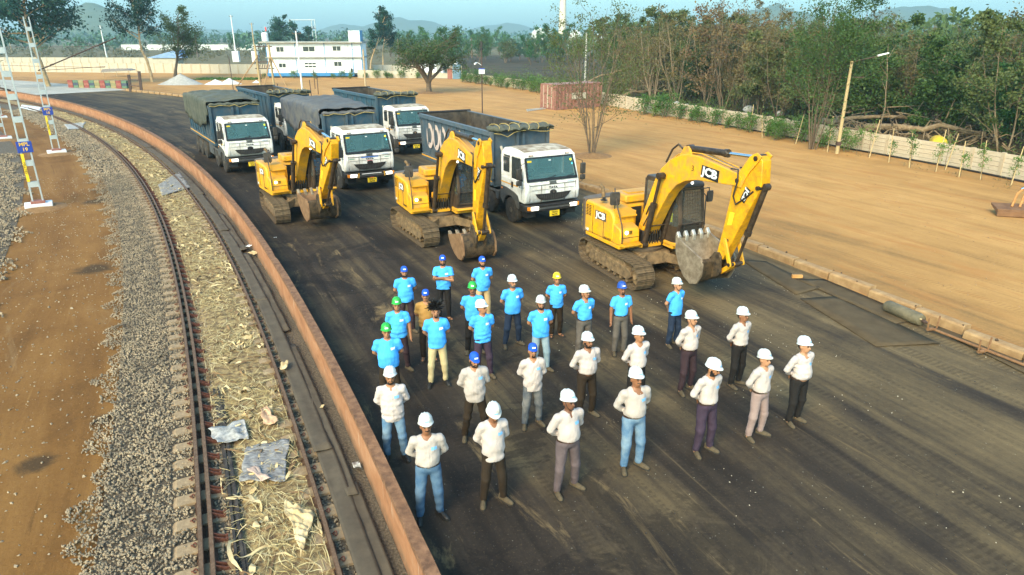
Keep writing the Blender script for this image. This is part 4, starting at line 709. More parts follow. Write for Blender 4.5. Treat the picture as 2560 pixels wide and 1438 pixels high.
    for s_ in (-1,1):
        nrib=9
        for k in range(nrib+1):
            xx=X0+.02+(X1-X0-.16)*k/nrib; MB().loft([[(xx,s_*(wy(z_)-.002),z_),(xx+.13,s_*(wy(z_)-.002),z_),(xx+.13,s_*(wy(z_)+.05),z_),(xx,s_*(wy(z_)+.05),z_)] for z_ in (1.45,3.2)]).build('side_rib',M_box,bx,None)
        MB().loft([[(xx,s_*(wy(3.2)-.002),3.2),(xx,s_*(wy(Z1)+.11),3.2),(xx,s_*(wy(Z1)+.11),Z1+.02),(xx,s_*(wy(Z1)-.06),Z1+.02)] for xx in (X0,X1)]).build('top_rail',M_box,bx,None,.012)
        MB().loft([[(xx,s_*(wy(1.25)-.002),1.22),(xx,s_*(wy(1.25)+.10),1.22),(xx,s_*(wy(1.25)+.10),1.47),(xx,s_*(wy(1.25)-.002),1.47)] for xx in (X0,X1)]).build('bottom_rail',M_box,bx,None,.012)
        MB().box(X0,X1,s_*(wy(1.25)+.102)-.003,s_*(wy(1.25)+.102)+.003,1.36,1.41).build('reflective_strip',M_strip,bx,None)
    MB().cyl((X0+.03,-1.42,Z1+.03),(X0+.03,1.42,Z1+.03),.06,None,10).build('tailgate_bar',M_black,bx,40)
    for yy in (-.2,.08): MB().box(X1,X1+.10,yy,yy+.12,1.3,3.3).build('front_rib',M_box,bx,None)
    
    for s_ in (-1.29,1.29): MB().box(X1-.02,X1+.10,s_-.07,s_+.07,1.5,Z1+.02).build('corner_post',M_box,bx,None,.01)
    # tarpaulin
    if tarp=='roll':
        lump([(X1-.10+.03*math.sin(k*.8),-1.36+2.9*k/26,Z1+.10+.03*math.sin(k*1.7)) for k in range(27)],.19,bi,20,2.3,.62,.30).build('rolled_tarpaulin',M_tarpg,t,60)
        rp=MB()
        for k in range(6):
            yk=-1.1+.45*k; rp.tube([(X1-.1+.42*math.cos(th),yk+.05*math.sin(th*2),Z1+.10+.20*math.sin(th)) for th in np.linspace(-.3,3.4,9)],.014,5)
        rp.tube([(X1+.28,-1.3+.3*k,Z1-.02-.05*math.sin(k)-.12*(k==2)) for k in range(10)],.016,5); rp.build('rope',M_rope,t,60)
    else:
        mt=M_tarpg if tarp=='green' else M_tarpb; nx,ny=46,34; V=[];Fc=[]
        for i in range(nx+1):
            u=i/nx; xx=X0-.15+(X1-.12-X0+.15)*u
            for j in range(ny+1):
                v=j/ny; s=(v-.5)*2; drop=max(0,abs(s)-.62)/.38; w_=1.40*min(1,abs(s)/.62); side=math.copysign(1,s)
                nz_=mnoise.noise(Vector((xx*1.1,s*2.2,bi))); nf=mnoise.noise(Vector((xx*3.1,s*5,bi+4)))
                L=(.95+.45*math.sin(u*3.0)+.25*nz_)*(1.0 if u<.96 else .55)
                fo=mnoise.noise(Vector((xx*2.6+s*1.5,side*3,bi+8))); rd=abs(mnoise.noise(Vector((xx*1.7+s*2.0,s*1.3,bi+2)))); z_=Z1+.10+.28*(1-abs(s)**2)*(1-.6*abs(2*u-1)**2)+.10*nz_+.05*nf+.16*rd*(1-drop)-drop*L; yy=side*(w_+.16*drop*fo+.06*drop*abs(nf)+.02); 
                V.append((xx+.05*nf*drop,yy if abs(s)>1e-6 else 0,z_))
        for i in range(nx):
            for j in range(ny): q=i*(ny+1)+j; Fc.append((q,q+1,q+ny+2,q+ny+1))
        tp=obj('tarpaulin',np_mesh('tarpaulin',V,Fc,True),mt,t); so=tp.modifiers.new('thick','SOLIDIFY'); so.thickness=.008
        lump([(X1-.02,-1.32+2.7*k/22,Z1+.05+.02*math.sin(k*1.7)) for k in range(23)],.10,bi,12,1.4,.8,.5).build('tarpaulin_edge',mt,t,60)
        MB().tube([(X1+.12,-1.3+.26*k,Z1+.0-.04*math.sin(k*2.1)-.10*(k==6)) for k in range(11)],.016,5).build('rope',M_rope,t,60)
    if extra=='lettered':
        def ringp(cx,cz,r0,r1): return [(cx+r1*.62*math.cos(th),cz+r1*math.sin(th)) for th in np.linspace(0,2*math.pi,24)]+[(cx+r0*.62*math.cos(th),cz+r0*math.sin(th)) for th in np.linspace(2*math.pi,0,24)]
        gl=MB()
        for cx in (-8.15,-7.35,-6.55): gl.loft([[(cx+r_*.66*math.cos(th),yy_,2.42+r_*math.sin(th)) for th in np.linspace(0,2*math.pi,28,False)] for r_,yy_ in ((.36,-wy(2.4)-.012),(.36,-wy(2.4)-.03),(.60,-wy(2.4)-.03),(.60,-wy(2.4)-.012))],False)
        gl.build('side_emblem',M_cream,bx,None)
        for tx,xx in (('STEEL',-4.6),('& SONS',-2.9)) if False else (('ST',-5.0),): text_obj(tx,.55,M_cream,bx,SIDE_R(xx,-wy(2.5)-.012,2.5),squash=1.0,bold=.01)
    if extra=='striped':
        MB().box(1.205,1.222,-.42,.42,1.605,1.64).build('bonnet_strip',M_blue,cab,None); MB().box(1.215,1.232,-.14,.14,1.445,1.46).build('bonnet_strip',M_red,cab,None)
        for s_ in (-1,1): MB().box(1.18,1.212,s_*.86-.12,s_*.86+.12,1.56,1.585).build('bonnet_strip',M_green,cab,None); MB().prism([(s_*.62,.70),(s_*.66,.70),(s_*.64,.92),(s_*.60,.92)],1.30,1.358,'x').build('bumper_strip',M_strip,bm_,None)
        MB().box(1.34,1.358,-.48,.48,.85,.885).build('bumper_strip',M_white,bm_,None); MB().box(1.345,1.362,-.09,.09,.665,.69).build('bumper_strip',M_red,bm_,None)
    return t
def tk(label,x,y,*a,**k): return truck(label,x,y,tang(x,y)+k.pop('dy',0),*a,**k)
TRK=[tk('white-cab tipper truck with grey dump body and rolled tarpaulin, nearest the kerb',1.0,26.85,5,(.060,.092,.118),'roll',('TS05U','P4775'),'lettered'),
 tk('white-cab tipper truck with blue bonnet strip and dark blue-grey tarpaulin over its load',-7.30,33.2,3,(.022,.065,.10),'blue',('TS05UA','P6770'),'striped'),
 tk('white-cab tipper truck with green tarpaulin over its load, next to the orange wall',-14.5,37.45,1,(.018,.062,.098),'green',('TS05UC','P6771')),
 tk('open blue tipper truck with rolled tarpaulin behind the green tarpaulin truck',-13.9,45.3,2,(.018,.068,.108),'roll',('TS05UB','8106')),
 tk('open blue tipper truck with rolled tarpaulin, farthest back in the row beside the kerb',-6.6,43.5,4,(.028,.085,.125),'roll',('TS05UB','8108'))]
# ================================================ people: smooth implicit bodies turned into one continuous mesh each
class SDF:
    def __init__(s,ax): s.ax=[np.asarray(a,np.float32) for a in ax]; s.f=np.full([len(a) for a in s.ax],.12,np.float32)
    def win(s,lo,hi):
        sl=[]
        for a,l,h in zip(s.ax,lo,hi): i0=max(0,np.searchsorted(a,l)-1); i1=min(len(a),np.searchsorted(a,h)+1); sl.append(slice(i0,max(i0+1,i1)))
        return tuple(sl),s.ax[0][sl[0]][:,None,None],s.ax[1][sl[1]][None,:,None],s.ax[2][sl[2]][None,None,:]
    def put(s,sl,d,k,cut=False):
        a=s.f[sl]
        if cut: d=-d; h=np.clip(k-np.abs(a-d),0,None)/k; s.f[sl]=np.maximum(a,d)+h*h*k*.25
        else: h=np.clip(k-np.abs(a-d),0,None)/k; s.f[sl]=np.minimum(a,d)-h*h*k*.25
    def cone(s,p0,p1,r0,r1,k=.02,cut=False,fl=1.0):
        # tapered capsule, flattened along y by fl
        p0=np.array(p0,float); p1=np.array(p1,float); m=max(r0,r1)+.05+k; sl,x,y,z=s.win(np.minimum(p0,p1)-m,np.maximum(p0,p1)+m); d=p1-p0; L=float(d@d)+1e-9
        t=np.clip(((x-p0[0])*d[0]+(y-p0[1])*d[1]+(z-p0[2])*d[2])/L,0,1)
        q=np.sqrt((x-p0[0]-t*d[0])**2+((y-p0[1]-t*d[1])*fl)**2+(z-p0[2]-t*d[2])**2)-(r0+(r1-r0)*t); s.put(sl,q.astype(np.float32),k,cut)
    def ell(s,c,r,k=.02,cut=False,yaw=0.):
        c=np.array(c,float); r=np.array(r,float); m=max(r)+.05+k; sl,x,y,z=s.win(c-m,c+m); X,Y,Z=x-c[0],y-c[1],z-c[2]
        if yaw: cs,sn=math.cos(yaw),math.sin(yaw); X,Y=X*cs+Y*sn,-X*sn+Y*cs
        q0=np.sqrt((X/r[0])**2+(Y/r[1])**2+(Z/r[2])**2); q1=np.sqrt((X/r[0]**2)**2+(Y/r[1]**2)**2+(Z/r[2]**2)**2)+1e-6
        s.put(sl,(q0*(q0-1)/q1).astype(np.float32),k,cut)
    def cutz(s,z0,keep_above=True):
        z=s.ax[2][None,None,:]; s.f=np.maximum(s.f,(z0-z) if keep_above else (z-z0))
    def wrinkle(s,amp,seed,freq=(28,23,19),zr=None):
        x,y,z=s.ax[0][:,None,None],s.ax[1][None,:,None],s.ax[2][None,None,:]; r=np.random.default_rng(seed); a=0
        for i in range(5):
            w_=r.normal(size=3)*np.array(freq); a=a+np.sin(x*w_[0]+y*w_[1]+z*w_[2]+r.uniform(0,6))
        a=a/5*amp
        if zr is not None: a=a*zr(z)
        s.f=s.f+a.astype(np.float32)
    def mesh(s):
        f=s.f; ins=f<0; nx,ny,nz=f.shape
        c=[ins[i:nx-1+i,j:ny-1+j,k:nz-1+k] for i in (0,1) for j in (0,1) for k in (0,1)]; sm=sum(a.astype(np.int8) for a in c); act=(sm>0)&(sm<8)
        I=np.argwhere(act); idx=np.full(act.shape,-1,np.int64); idx[act]=np.arange(len(I)); acc=np.zeros((len(I),3)); cnt=np.zeros(len(I)); A=s.ax
        cr=[(i,j,k) for i in (0,1) for j in (0,1) for k in (0,1)]
        for a in cr:
            for b in cr:
                if sum(b)-sum(a)==1 and all(q>=p for p,q in zip(a,b)):
                    ia,ib=I+a,I+b; fa=f[ia[:,0],ia[:,1],ia[:,2]]; fb=f[ib[:,0],ib[:,1],ib[:,2]]; m=(fa<0)!=(fb<0)
                    t=(fa/(fa-fb+1e-12))[m]; pa=np.stack([A[d][ia[m,d]] for d in range(3)],1); pb=np.stack([A[d][ib[m,d]] for d in range(3)],1)
                    acc[m]+=pa+(pb-pa)*t[:,None]; cnt[m]+=1
        V=acc/cnt[:,None]; Q=[]
        for d in range(3):
            e=[slice(None)]*3; e2=[slice(None)]*3; e[d]=slice(0,-1); e2[d]=slice(1,None); a,b=ins[tuple(e)],ins[tuple(e2)]; ch=np.argwhere(a!=b); o=[k for k in range(3) if k!=d]
            ok=(ch[:,o[0]]>0)&(ch[:,o[1]]>0)&(ch[:,o[0]]<f.shape[o[0]]-1)&(ch[:,o[1]]<f.shape[o[1]]-1); ch=ch[ok]
            if not len(ch): continue
            q=[]
            for u,v in ((-1,-1),(0,-1),(0,0),(-1,0)):
                g=ch.copy(); g[:,o[0]]+=u; g[:,o[1]]+=v; q.append(idx[g[:,0],g[:,1],g[:,2]])
            q=np.stack(q,1); fl=a[ch[:,0],ch[:,1],ch[:,2]]
            if d==1: fl=~fl
            q[~fl]=q[~fl][:,::-1]; Q.append(q)
        return V,np.vstack(Q)
def vnormals(V,Q):
    N=np.zeros_like(V); n=np.cross(V[Q[:,2]]-V[Q[:,0]],V[Q[:,3]]-V[Q[:,1]])
    for k in range(4): np.add.at(N,Q[:,k],n)
    return N/(np.linalg.norm(N,axis=1)[:,None]+1e-9)
def sub(V,Q,N,mask,off):
    q=Q[mask]; u,inv=np.unique(q,return_inverse=True); return V[u]+N[u]*off,inv.reshape(q.shape)
def skinmat(i,c): return mat('skin_%d'%i,c,tuple(x*1.22 for x in c),.5,22,4,.35,.7,0,.01,0,.4)
SK=[skinmat(i,c) for i,c in enumerate([(.22,.092,.042),(.30,.135,.064),(.135,.056,.028),(.36,.175,.09)])]
M_hair=mat('black_hair',(.006,.005,.005),(.016,.013,.011),.55,60,3); M_greyhair=mat('grey_hair',(.06,.055,.05),(.12,.11,.10),.6,60,3)
M_tee=mat('sky_blue_shirt',(.055,.33,.78),(.075,.39,.82),.75,11,4,.35,.7,.55,.035,0,.2,(1,1,.6))
M_wsh=[mat('cream_shirt_%d'%i,c,tuple(x*.9 for x in c),.8,12,4,.35,.7,.6,.035,0,.2,(1,1,.6)) for i,c in enumerate([(.48,.40,.355),(.52,.435,.39),(.44,.37,.32),(.50,.415,.365)])]
M_khaki=mat('khaki_shirt',(.38,.20,.045),(.31,.16,.036),.8,5,4)
def cl(nm,c,c2=None,**k): return mat('trousers_'+nm,c,c2 or tuple(x*1.5 for x in c),.85,k.get('scale',6),6,.38,.7,.5,.03,0,.2)
TR=dict(black=cl('black',(.012,.010,.009)),brown=cl('brown',(.022,.014,.008)),maroon=cl('maroon',(.030,.017,.020)),navy=cl('navy',(.014,.022,.04)),purple=cl('purple',(.035,.022,.035)),beige=cl('beige',(.42,.29,.14),(.50,.36,.19)),cream=cl('cream',(.46,.36,.18),(.54,.43,.24)),
 grey=cl('grey',(.085,.072,.06)),jeans=cl('jeans',(.055,.13,.23),(.22,.29,.34),scale=3.5),jeans2=cl('jeans2',(.035,.085,.16),(.12,.18,.24),scale=3.5),palejeans=cl('palejeans',(.16,.24,.29),(.32,.38,.40),scale=3.5),greyjeans=cl('greyjeans',(.05,.06,.075),(.20,.185,.165),scale=3.5),pink=cl('pinkgrey',(.24,.165,.145),(.30,.215,.19)),plum=cl('plum',(.085,.062,.062)))
M_shoe=mat('dusty_shoe',(.06,.042,.022),(.115,.082,.042),.8,14,5); M_shoeb=mat('black_shoe',(.010,.009,.008),(.03,.025,.02),.5,14,5); M_sole=mat('shoe_sole',(.025,.02,.014),None,.9); M_belt=mat('leather_belt',(.03,.014,.008),(.05,.025,.014),.5,9)
M_buck=mat('belt_buckle',(.45,.33,.15),None,.35,metal=.8); M_logo=mat('white_logo_print',(.72,.76,.80),None,.7); M_logob=mat('blue_logo_print',(.10,.36,.68),(.3,.5,.7),.7,60)
HM={'w':mat('white_helmet',(.62,.61,.58),(.56,.54,.50),.3,8,5,.4,.75,0,.01,0,.5),'o':mat('old_white_helmet',(.60,.58,.52),(.45,.42,.36),.45,10,7,.35,.7,0,.01,0,.45),'g':mat('green_helmet',(.02,.36,.045),(.03,.30,.045),.3,8),'y':mat('yellow_helmet',(.75,.50,.01),(.6,.4,.01),.3,8),'b':mat('blue_helmet',(.015,.07,.33),(.02,.06,.25),.35,14),'c':mat('blue_cap',(.008,.085,.55),(.010,.075,.45),.75,14)}
def helmet_mesh():
    rings=[]; n=44
    for j,(t,zz) in enumerate(((1.10,-.010),(1.10,-.003),(1.02,.004),(1.0,.02),(.985,.04),(.93,.07),(.82,.098),(.64,.120),(.40,.134),(.16,.139))):
        ring=[]
        for k in range(n):
            th=2*math.pi*k/n; x,y=.112*t*math.cos(th),.133*t*math.sin(th); z=zz
            if j<2:
                pk=max(0,-math.sin(th))**3; y-=.035*pk; z-=.012*pk; s=1+.0*pk
            if j>2:
                for xo in (-.045,0,.045):
                    w_=max(0,1-abs(x-xo)/.017)
                    if y<.13 and zz>.03: z+=.010*w_; y+=-.006*w_ if y<-.05 else .004*w_
            ring.append((x,y,z))
        rings.append(ring)
    return MB().loft(rings).mesh('hard_hat',60)
def cap_mesh():
    rings=[]; n=32
    for t,zz in ((1.0,-.02),(1.01,.01),(.98,.05),(.88,.085),(.68,.112),(.38,.128),(.1,.132)): rings.append([(.090*t*math.cos(2*math.pi*k/n),.111*t*math.sin(2*math.pi*k/n),zz*.9) for k in range(n)])
    mb=MB().loft(rings); top=[];bot=[]
    for i in range(11):
        th=math.pi*1.5+(i/10-.5)*1.9; e=math.sin(i/10*math.pi); a=(.093*math.cos(th),.112*math.sin(th)); b=(.093*math.cos(th)*1.02,.112*math.sin(th)-.085*e**.7)
        top.append((a,b))
    mb.loft([[(a[0],a[1],.004),(b[0],b[1],-.012),(b[0],b[1],-.018),(a[0],a[1],-.004)] for a,b in top]); return mb.mesh('cap',50)
HME={}
def headgear(k):
    if k not in HME: HME[k]=(cap_mesh() if k=='c' else helmet_mesh()); HME[k].materials.append(HM[k])
    return HME[k]
def shoe_mesh(nm,m):
    rings=[]
    for y,w_,h,zc in ((.085,.022,.05,.0),(.08,.034,.095,0),(.04,.040,.105,0),(-.01,.041,.098,0),(-.06,.045,.078,0),(-.11,.050,.064,0),(-.16,.047,.052,0),(-.19,.032,.042,0),(-.20,.012,.034,0)): rings.append([(w_*math.cos(th)*(1 if math.sin(th)<0 else .92),y,.012+max(0,h*math.sin(th))) if math.sin(th)>-.1 else (w_*math.cos(th),y,.012) for th in np.linspace(0,2*math.pi,16,False)])
    me=MB().loft(rings).mesh(nm,60); me.materials.append(m); return me
SHOE_M={'shoe':shoe_mesh('shoe',M_shoe),'black':shoe_mesh('shoe',M_shoeb)}
SOLE=MB().prism([(.03,.09),(.042,.04),(.043,-.02),(.052,-.10),(.046,-.17),(.02,-.205),(-.02,-.205),(-.046,-.17),(-.052,-.10),(-.043,-.02),(-.042,.04),(-.03,.09)],0,.022,'z').mesh('sole',None); SOLE.materials.append(M_sole)
STRAP=MB().loft([[(.05*math.cos(th),-.10+d,.015+.05*math.sin(th)) for d in (-.02,.02)]+[(.056*math.cos(th),-.10+d,.015+.056*math.sin(th)) for d in (.02,-.02)] for th in np.linspace(0,math.pi,9)]).mesh('sandal_strap',50); STRAP.materials.append(mat('sandal_leather',(.06,.03,.015),(.1,.05,.025),.6))
LOGO_T=MB().box(-.034,.034,-.003,.003,-.013,.013).mesh('badge',None); LOGO_T.materials.append(M_logo)
LOGO_H=MB().box(-.030,.030,-.003,.003,-.008,.008).mesh('badge',None); LOGO_H.materials.append(M_logob)
PN=[0]
def person(label,x,y,height,face,shirt,trou,hat,ht=0,pose='behind',tuck=False,w=1.0,belly=0.0,skin=1,beard='none',foot='shoe',stance=.15,lean=0,z0=0,group='workers standing in rows',hp=-9,wi=0):
    PN[0]+=1; sd=PN[0]; rr=random.Random(sd*13); sit=pose=='sit'
    sc=height/1.775 if hat not in ('none','afro') else height/1.715
    t=thing('person',label,'person',(x,y,z0),R_(face),group); t.scale=(sc,)*3
    dz=-.42 if sit else 0; ya=R_(ht); pv=np.array((0,.012,1.46+dz))
    def H(p):
        q=np.array(p,float)+(0,0,dz)-pv; 
        if hp: c,s=math.cos(R_(hp)),math.sin(R_(hp)); q=np.array((q[0],q[1]*c-q[2]*s*-1*-1 if False else q[1]*c+q[2]*-s,q[1]*s+q[2]*c))
        c,s=math.cos(ya),math.sin(ya); return np.array((q[0]*c-q[1]*s,q[0]*s+q[1]*c,q[2]))+pv
    # joints
    sh=[np.array((s*.182*w,.012,1.365+dz)) for s in (-1,1)]
    def arm(s):
        S=sh[0 if s<0 else 1]
        if pose=='behind' or (pose=='onearm' and s<0): return S,np.array((s*(.232*w+.010),.085+rr.uniform(-.01,.02),1.135)),np.array((s*.075,.170+belly*.3,.955+rr.uniform(-.02,.02)))
        if pose in ('hang','onearm'): return S,np.array((s*.245*w,.02,1.12)),np.array((s*.262*w,-.03,.875))
        if pose=='crossed': return S,np.array((s*.225*w,-.06,1.14)),np.array((-s*.12,-.185-.02*s,1.17+.03*s))
        if pose=='sit': return S,np.array((s*.25,-.10,1.17+dz)),np.array((s*.17,-.36,1.18+dz))
    arms=[arm(s) for s in (-1,1)]
    # ---- body
    zz=np.concatenate([np.arange(-.02,.10,.015),np.arange(.10,.66,.045),np.arange(.66,.98 if pose in ('hang','onearm') else .67,.013),np.arange(.98 if pose in ('hang','onearm') else .67,1.42,.020),np.arange(1.42,1.80,.0115)])
    if sit: zz=np.arange(-.03,1.36,.018)
    ay=np.arange(-.62 if sit else -.30,.28,.0138 if not sit else .022); B=SDF([np.arange(-.37,.37,.0135 if not sit else .017),ay,zz])
    B.ell(H((0,.014,1.606)),(.077,.098,.104),.03,yaw=ya); B.ell(H((0,-.024,1.562)),(.062,.074,.088),.03,yaw=ya); B.ell(H((0,-.038,1.508)),(.046,.052,.036),.03,yaw=ya)
    B.cone(H((0,-.094,1.588)),H((0,-.116,1.552)),.009,.015,.012); B.cone(H((-.038,-.086,1.602)),H((.038,-.086,1.602)),.014,.014,.014)
    for s in (-1,1):
        B.ell(H((s*.079,.014,1.572)),(.013,.022,.033),.008,yaw=ya); B.ell(H((s*.033,-.105,1.583)),(.020,.018,.012),.008,True,yaw=ya)
    B.cone(H((-.022,-.094,1.527)),H((.022,-.094,1.527)),.010,.010,.008); B.cone((0,.026,1.36+dz),H((0,.006,1.50)),.058,.053,.03)
    B.ell((0,.01,1.30+dz),(.165*w,.095+.03*(w-1),.16),.04); B.ell((0,-.01-belly*.4,1.06+dz),(.145*w,.10+belly*.5,.17),.05); B.ell((0,.01,.93+dz),(.15*w,.10,.12),.05)
    for s,(S,E,Wr) in zip((-1,1),arms):
        B.cone(S,E,.050,.041,.03); B.cone(E,Wr,.042,.029,.02); d=(Wr-E)/np.linalg.norm(Wr-E); pc=Wr+d*.05; side=np.array((0,-1,0)) if pose in ('hang','onearm') and not (pose=='onearm' and s<0) else np.array((0,0,1.))
        B.cone(Wr+d*.02,Wr+d*.075,.027,.030,.015)
        u=np.cross(d,side); u/=np.linalg.norm(u)+1e-9; v=np.cross(u,d)
        for k,(o,l) in enumerate(((-.030,.062),(-.010,.075),(.010,.072),(.029,.055))):
            a0=Wr+d*.085+v*o; a1=a0+d*l*.55; a2=a1+d*l*.38+u*l*.30*(-s); B.cone(a0,a1,.0125,.0115,.006); B.cone(a1,a2,.0115,.010,.004)
        B.cone(Wr+d*.03-v*.028,Wr+d*.075-v*.052,.014,.011,.008)
    fo=rr.uniform(-.02,.02); fx=[-stance*1.0+rr.uniform(-.015,.015),stance+rr.uniform(-.015,.015)]; fy=[rr.uniform(-.06,.03),rr.uniform(-.05,.04)]; fr=[-rr.uniform(5,22),rr.uniform(15,38)]
    kn=[]
    for i,s in enumerate((-1,1)):
        hip=np.array((s*.088*w,.01,.88+dz))
        if sit: kne=np.array((s*.12,-.43,.50)); ank=np.array((s*.12,-.40,.08)); 
        else: kne=np.array(((hip[0]+fx[i])*.5+s*.012,fy[i]*.5-.02,.47)); ank=np.array((fx[i],fy[i]+.03,.085))
        kn.append((hip,kne,ank)); B.cone(hip,kne,.070,.052,.03); B.cone(kne,ank,.05,.036,.02)
        a_=R_(fr[i]); c,s_=math.cos(a_),math.sin(a_); fw=np.array((s_,-c,0)); B.cone(ank+(0,0,-.045),ank+fw*.13+(0,0,-.058),.036,.026,.03)
    V,Q=B.mesh(); bo=obj('body',np_mesh('body',V,Q,True),SK[skin],t); N=vnormals(V,Q)
    # head coordinates for hair, beard, eyes
    inv=V-pv; c,s=math.cos(-ya),math.sin(-ya); Lx=inv[:,0]*c-inv[:,1]*s; Ly=inv[:,0]*s+inv[:,1]*c; Lz=inv[:,2]
    if hp: c,s=math.cos(-R_(hp)),math.sin(-R_(hp)); Ly,Lz=Ly*c-Lz*s,Ly*s+Lz*c
    hv=np.stack([Lx,Ly+.012,Lz+1.46],1); hc=hv[Q].mean(1); head=hc[:,2]>1.45
    hairm=head&(np.abs(hc[:,0])<.083)&((hc[:,2]>1.628)|((hc[:,1]>-.005)&(hc[:,2]>1.60))|((hc[:,1]>.045)&(hc[:,2]>1.535)))&~((np.abs(hc[:,0])>.074)&(hc[:,2]<1.61))
    gm=M_greyhair if beard in ('grey',) else M_hair
    if hairm.any(): v,q=sub(V,Q,N,hairm,.007); obj('hair',np_mesh('hair',v,q,True),gm,t)
    bm=None
    if beard in ('full','grey'): bm=head&(hc[:,2]<1.548)&(hc[:,2]>1.468)&(hc[:,1]<.0)&~((np.abs(hc[:,0])<.024)&(np.abs(hc[:,2]-1.527)<.010)); bm|=head&(hc[:,2]<1.585)&(hc[:,2]>1.5)&(np.abs(hc[:,0])>.054)&(hc[:,1]<.0)&(hc[:,1]>-.035); bm&=~((hc[:,2]>1.522)&(np.abs(hc[:,0])>.03)&(np.abs(hc[:,0])<.054)&(hc[:,1]<-.05))
    elif beard=='stache': bm=head&(np.abs(hc[:,2]-1.543)<.008)&(hc[:,1]<-.075)&(np.abs(hc[:,0])<.034)
    elif beard=='goatee': bm=head&(hc[:,1]<-.06)&(np.abs(hc[:,0])<.032)&(hc[:,2]<1.549)&(hc[:,2]>1.475)&~((np.abs(hc[:,0])<.02)&(np.abs(hc[:,2]-1.527)<.009))
    if bm is not None and bm.any(): v,q=sub(V,Q,N,bm,.005); obj('beard' if beard!='stache' else 'moustache',np_mesh('beard',v,q,True),gm,t)
    if not sit:
        for s in (-1,1):
            p=H((s*.033,-.094,1.584)); e=MB().lathe([(.001,-.008),(.008,-.005),(.011,0),(.008,.005),(.001,.008)],8); e=e.build('eye',mat('dark_eye',(.03,.02,.015),None,.2),t,60); e.location=p
            q0,q1=H((s*.014,-.101,1.604)),H((s*.052,-.088,1.602)); MB().tube([q0,(q0+q1)/2+np.array((0,-.004,.004)),q1],.0055,5).build('eyebrow',M_hair,t,60)
    # ---- headgear
    if hat not in ('none','afro'):
        h=obj('cap' if hat=='c' else 'hard_hat',headgear(hat),None,t); h.scale=(.93,.93,.95); h.location=H((0,.004,1.628 if hat=='c' else 1.642)); tl=Matrix.Rotation(ya,3,'Z')@Matrix.Rotation(R_(hp+(-4 if hat=='c' else -3)),3,'X'); h.rotation_euler=tl.to_euler()
        b=obj('badge',LOGO_T if hat in ('g','y','b','c') else LOGO_H,None,h); b.location=(0,-.1145 if hat=='c' else -.136,.040); b.rotation_euler=(R_(-14),0,0)
        if hat!='c' and rr.random()<.6: MB().tube([H((-.078,-.01,1.62)),H((-.070,-.04,1.52)),H((-.03,-.062,1.468)),H((.03,-.062,1.468)),H((.070,-.04,1.52)),H((.078,-.01,1.62))],.005,5).build('chin_strap',M_black,t,60)
    if hat=='afro':
        rg_=np.random.default_rng(3); n=900; d=rg_.normal(size=(n,3)); d/=np.linalg.norm(d,axis=1)[:,None]; d=d[(d[:,2]>.05)|((d[:,1]>.2)&(d[:,2]>-.45))]; n=len(d)
        c0=H((0,.018,1.645)); L=rg_.uniform(.035,.075,n)*(1+.5*np.clip(d[:,2],0,1)); a=d*np.array((.078,.092,.085)); b_=a+(d+rg_.normal(0,.35,(n,3)))*L[:,None]; s_=np.cross(d,rg_.normal(size=(n,3))); s_/=np.linalg.norm(s_,axis=1)[:,None]; s_*=.012
        v=np.stack([a-s_,a+s_,b_+s_*.5,b_-s_*.5],1)+c0; obj('spiky_hair',np_mesh('spiky_hair',v.reshape(-1,3),np.arange(n*4).reshape(-1,4)),M_hair,t)
    # ---- shirt
    long=shirt in ('white',); tee=shirt=='tee'
    hem=(.985 if tuck else (.80 if not tee else .85))+dz
    if sit: hem=.46
    S=SDF([np.arange(-.38,.38,.0155),np.arange(-.45 if sit else -.30,.30,.0155),np.arange(hem-.03,1.52+dz,.0155)])
    S.ell((0,.008,1.255+dz),(.169*w,.110+.03*(w-1),.190),.05); S.ell((0,-.012-belly*.42,1.07+dz),(.160*w,.114+belly*.55,.20),.07); S.ell((0,.005,.95+dz),(.186*w if not tuck else .160*w,.138+belly*.2 if not tuck else .128+belly*.2,.42 if not tuck else .2),.06)
    S.cone((-.145*w,.014,1.366+dz),(.145*w,.014,1.366+dz),.060,.060,.05); S.cone((-.07,.018,1.395+dz),(.07,.018,1.395+dz),.05,.05,.05)
    for s,(a,e,wr) in zip((-1,1),arms):
        if long: S.cone(a,e,.066,.056,.035); S.cone(e,wr,.055,.043,.02)
        else: m=a+(e-a)*(.72 if tee else .85); S.cone(a,m,.068,.066,.035)
    if not long:
        # open sleeve ends
        for s,(a,e,wr) in zip((-1,1),arms):
            d=(e-a)/np.linalg.norm(e-a); m=a+(e-a)*(.70 if tee else .83); sl,xx,yy,z_=S.win(m-.12,m+.12); pl=((xx-m[0])*d[0]+(yy-m[1])*d[1]+(z_-m[2])*d[2]); near=np.sqrt((xx-m[0])**2+(yy-m[1])**2+(z_-m[2])**2)<.105
            lim=(np.abs(xx)>.205*w)|(pose=='crossed')
            S.f[sl]=np.where(near&lim,np.maximum(S.f[sl],pl),S.f[sl])
    S.cone((0,.015,1.395+dz),(0,-.004,1.56+dz),.064,.074,.012,True)
    if not tee: S.cone((0,-.075,1.42+dz),(0,-.120,1.325+dz),.030,.008,.010,True)
    S.wrinkle(.0095,sd+100,(16,16,30),(lambda z: 1+.9*np.clip((1.15+dz-z)/.2,0,1)) )
    S.wrinkle(.0055,sd+300,(44,38,34)); S.cutz(hem)
    V,Q=S.mesh(); sm_={'tee':M_tee,'khaki':M_khaki}.get(shirt) or M_wsh[wi%4]; so=obj('shirt',np_mesh('shirt',V,Q,True),sm_,t); N=vnormals(V,Q); fc=V[Q].mean(1)
    lg=(np.abs(fc[:,0]-.085*w)<.040)&(np.abs(fc[:,2]-1.265-dz)<.023)&(fc[:,1]<-.03)
    if shirt!='khaki' and lg.any(): v,q=sub(V,Q,N,lg,.003); obj('chest_badge',np_mesh('chest_badge',v,q,True),M_logo if tee else M_logob,t)
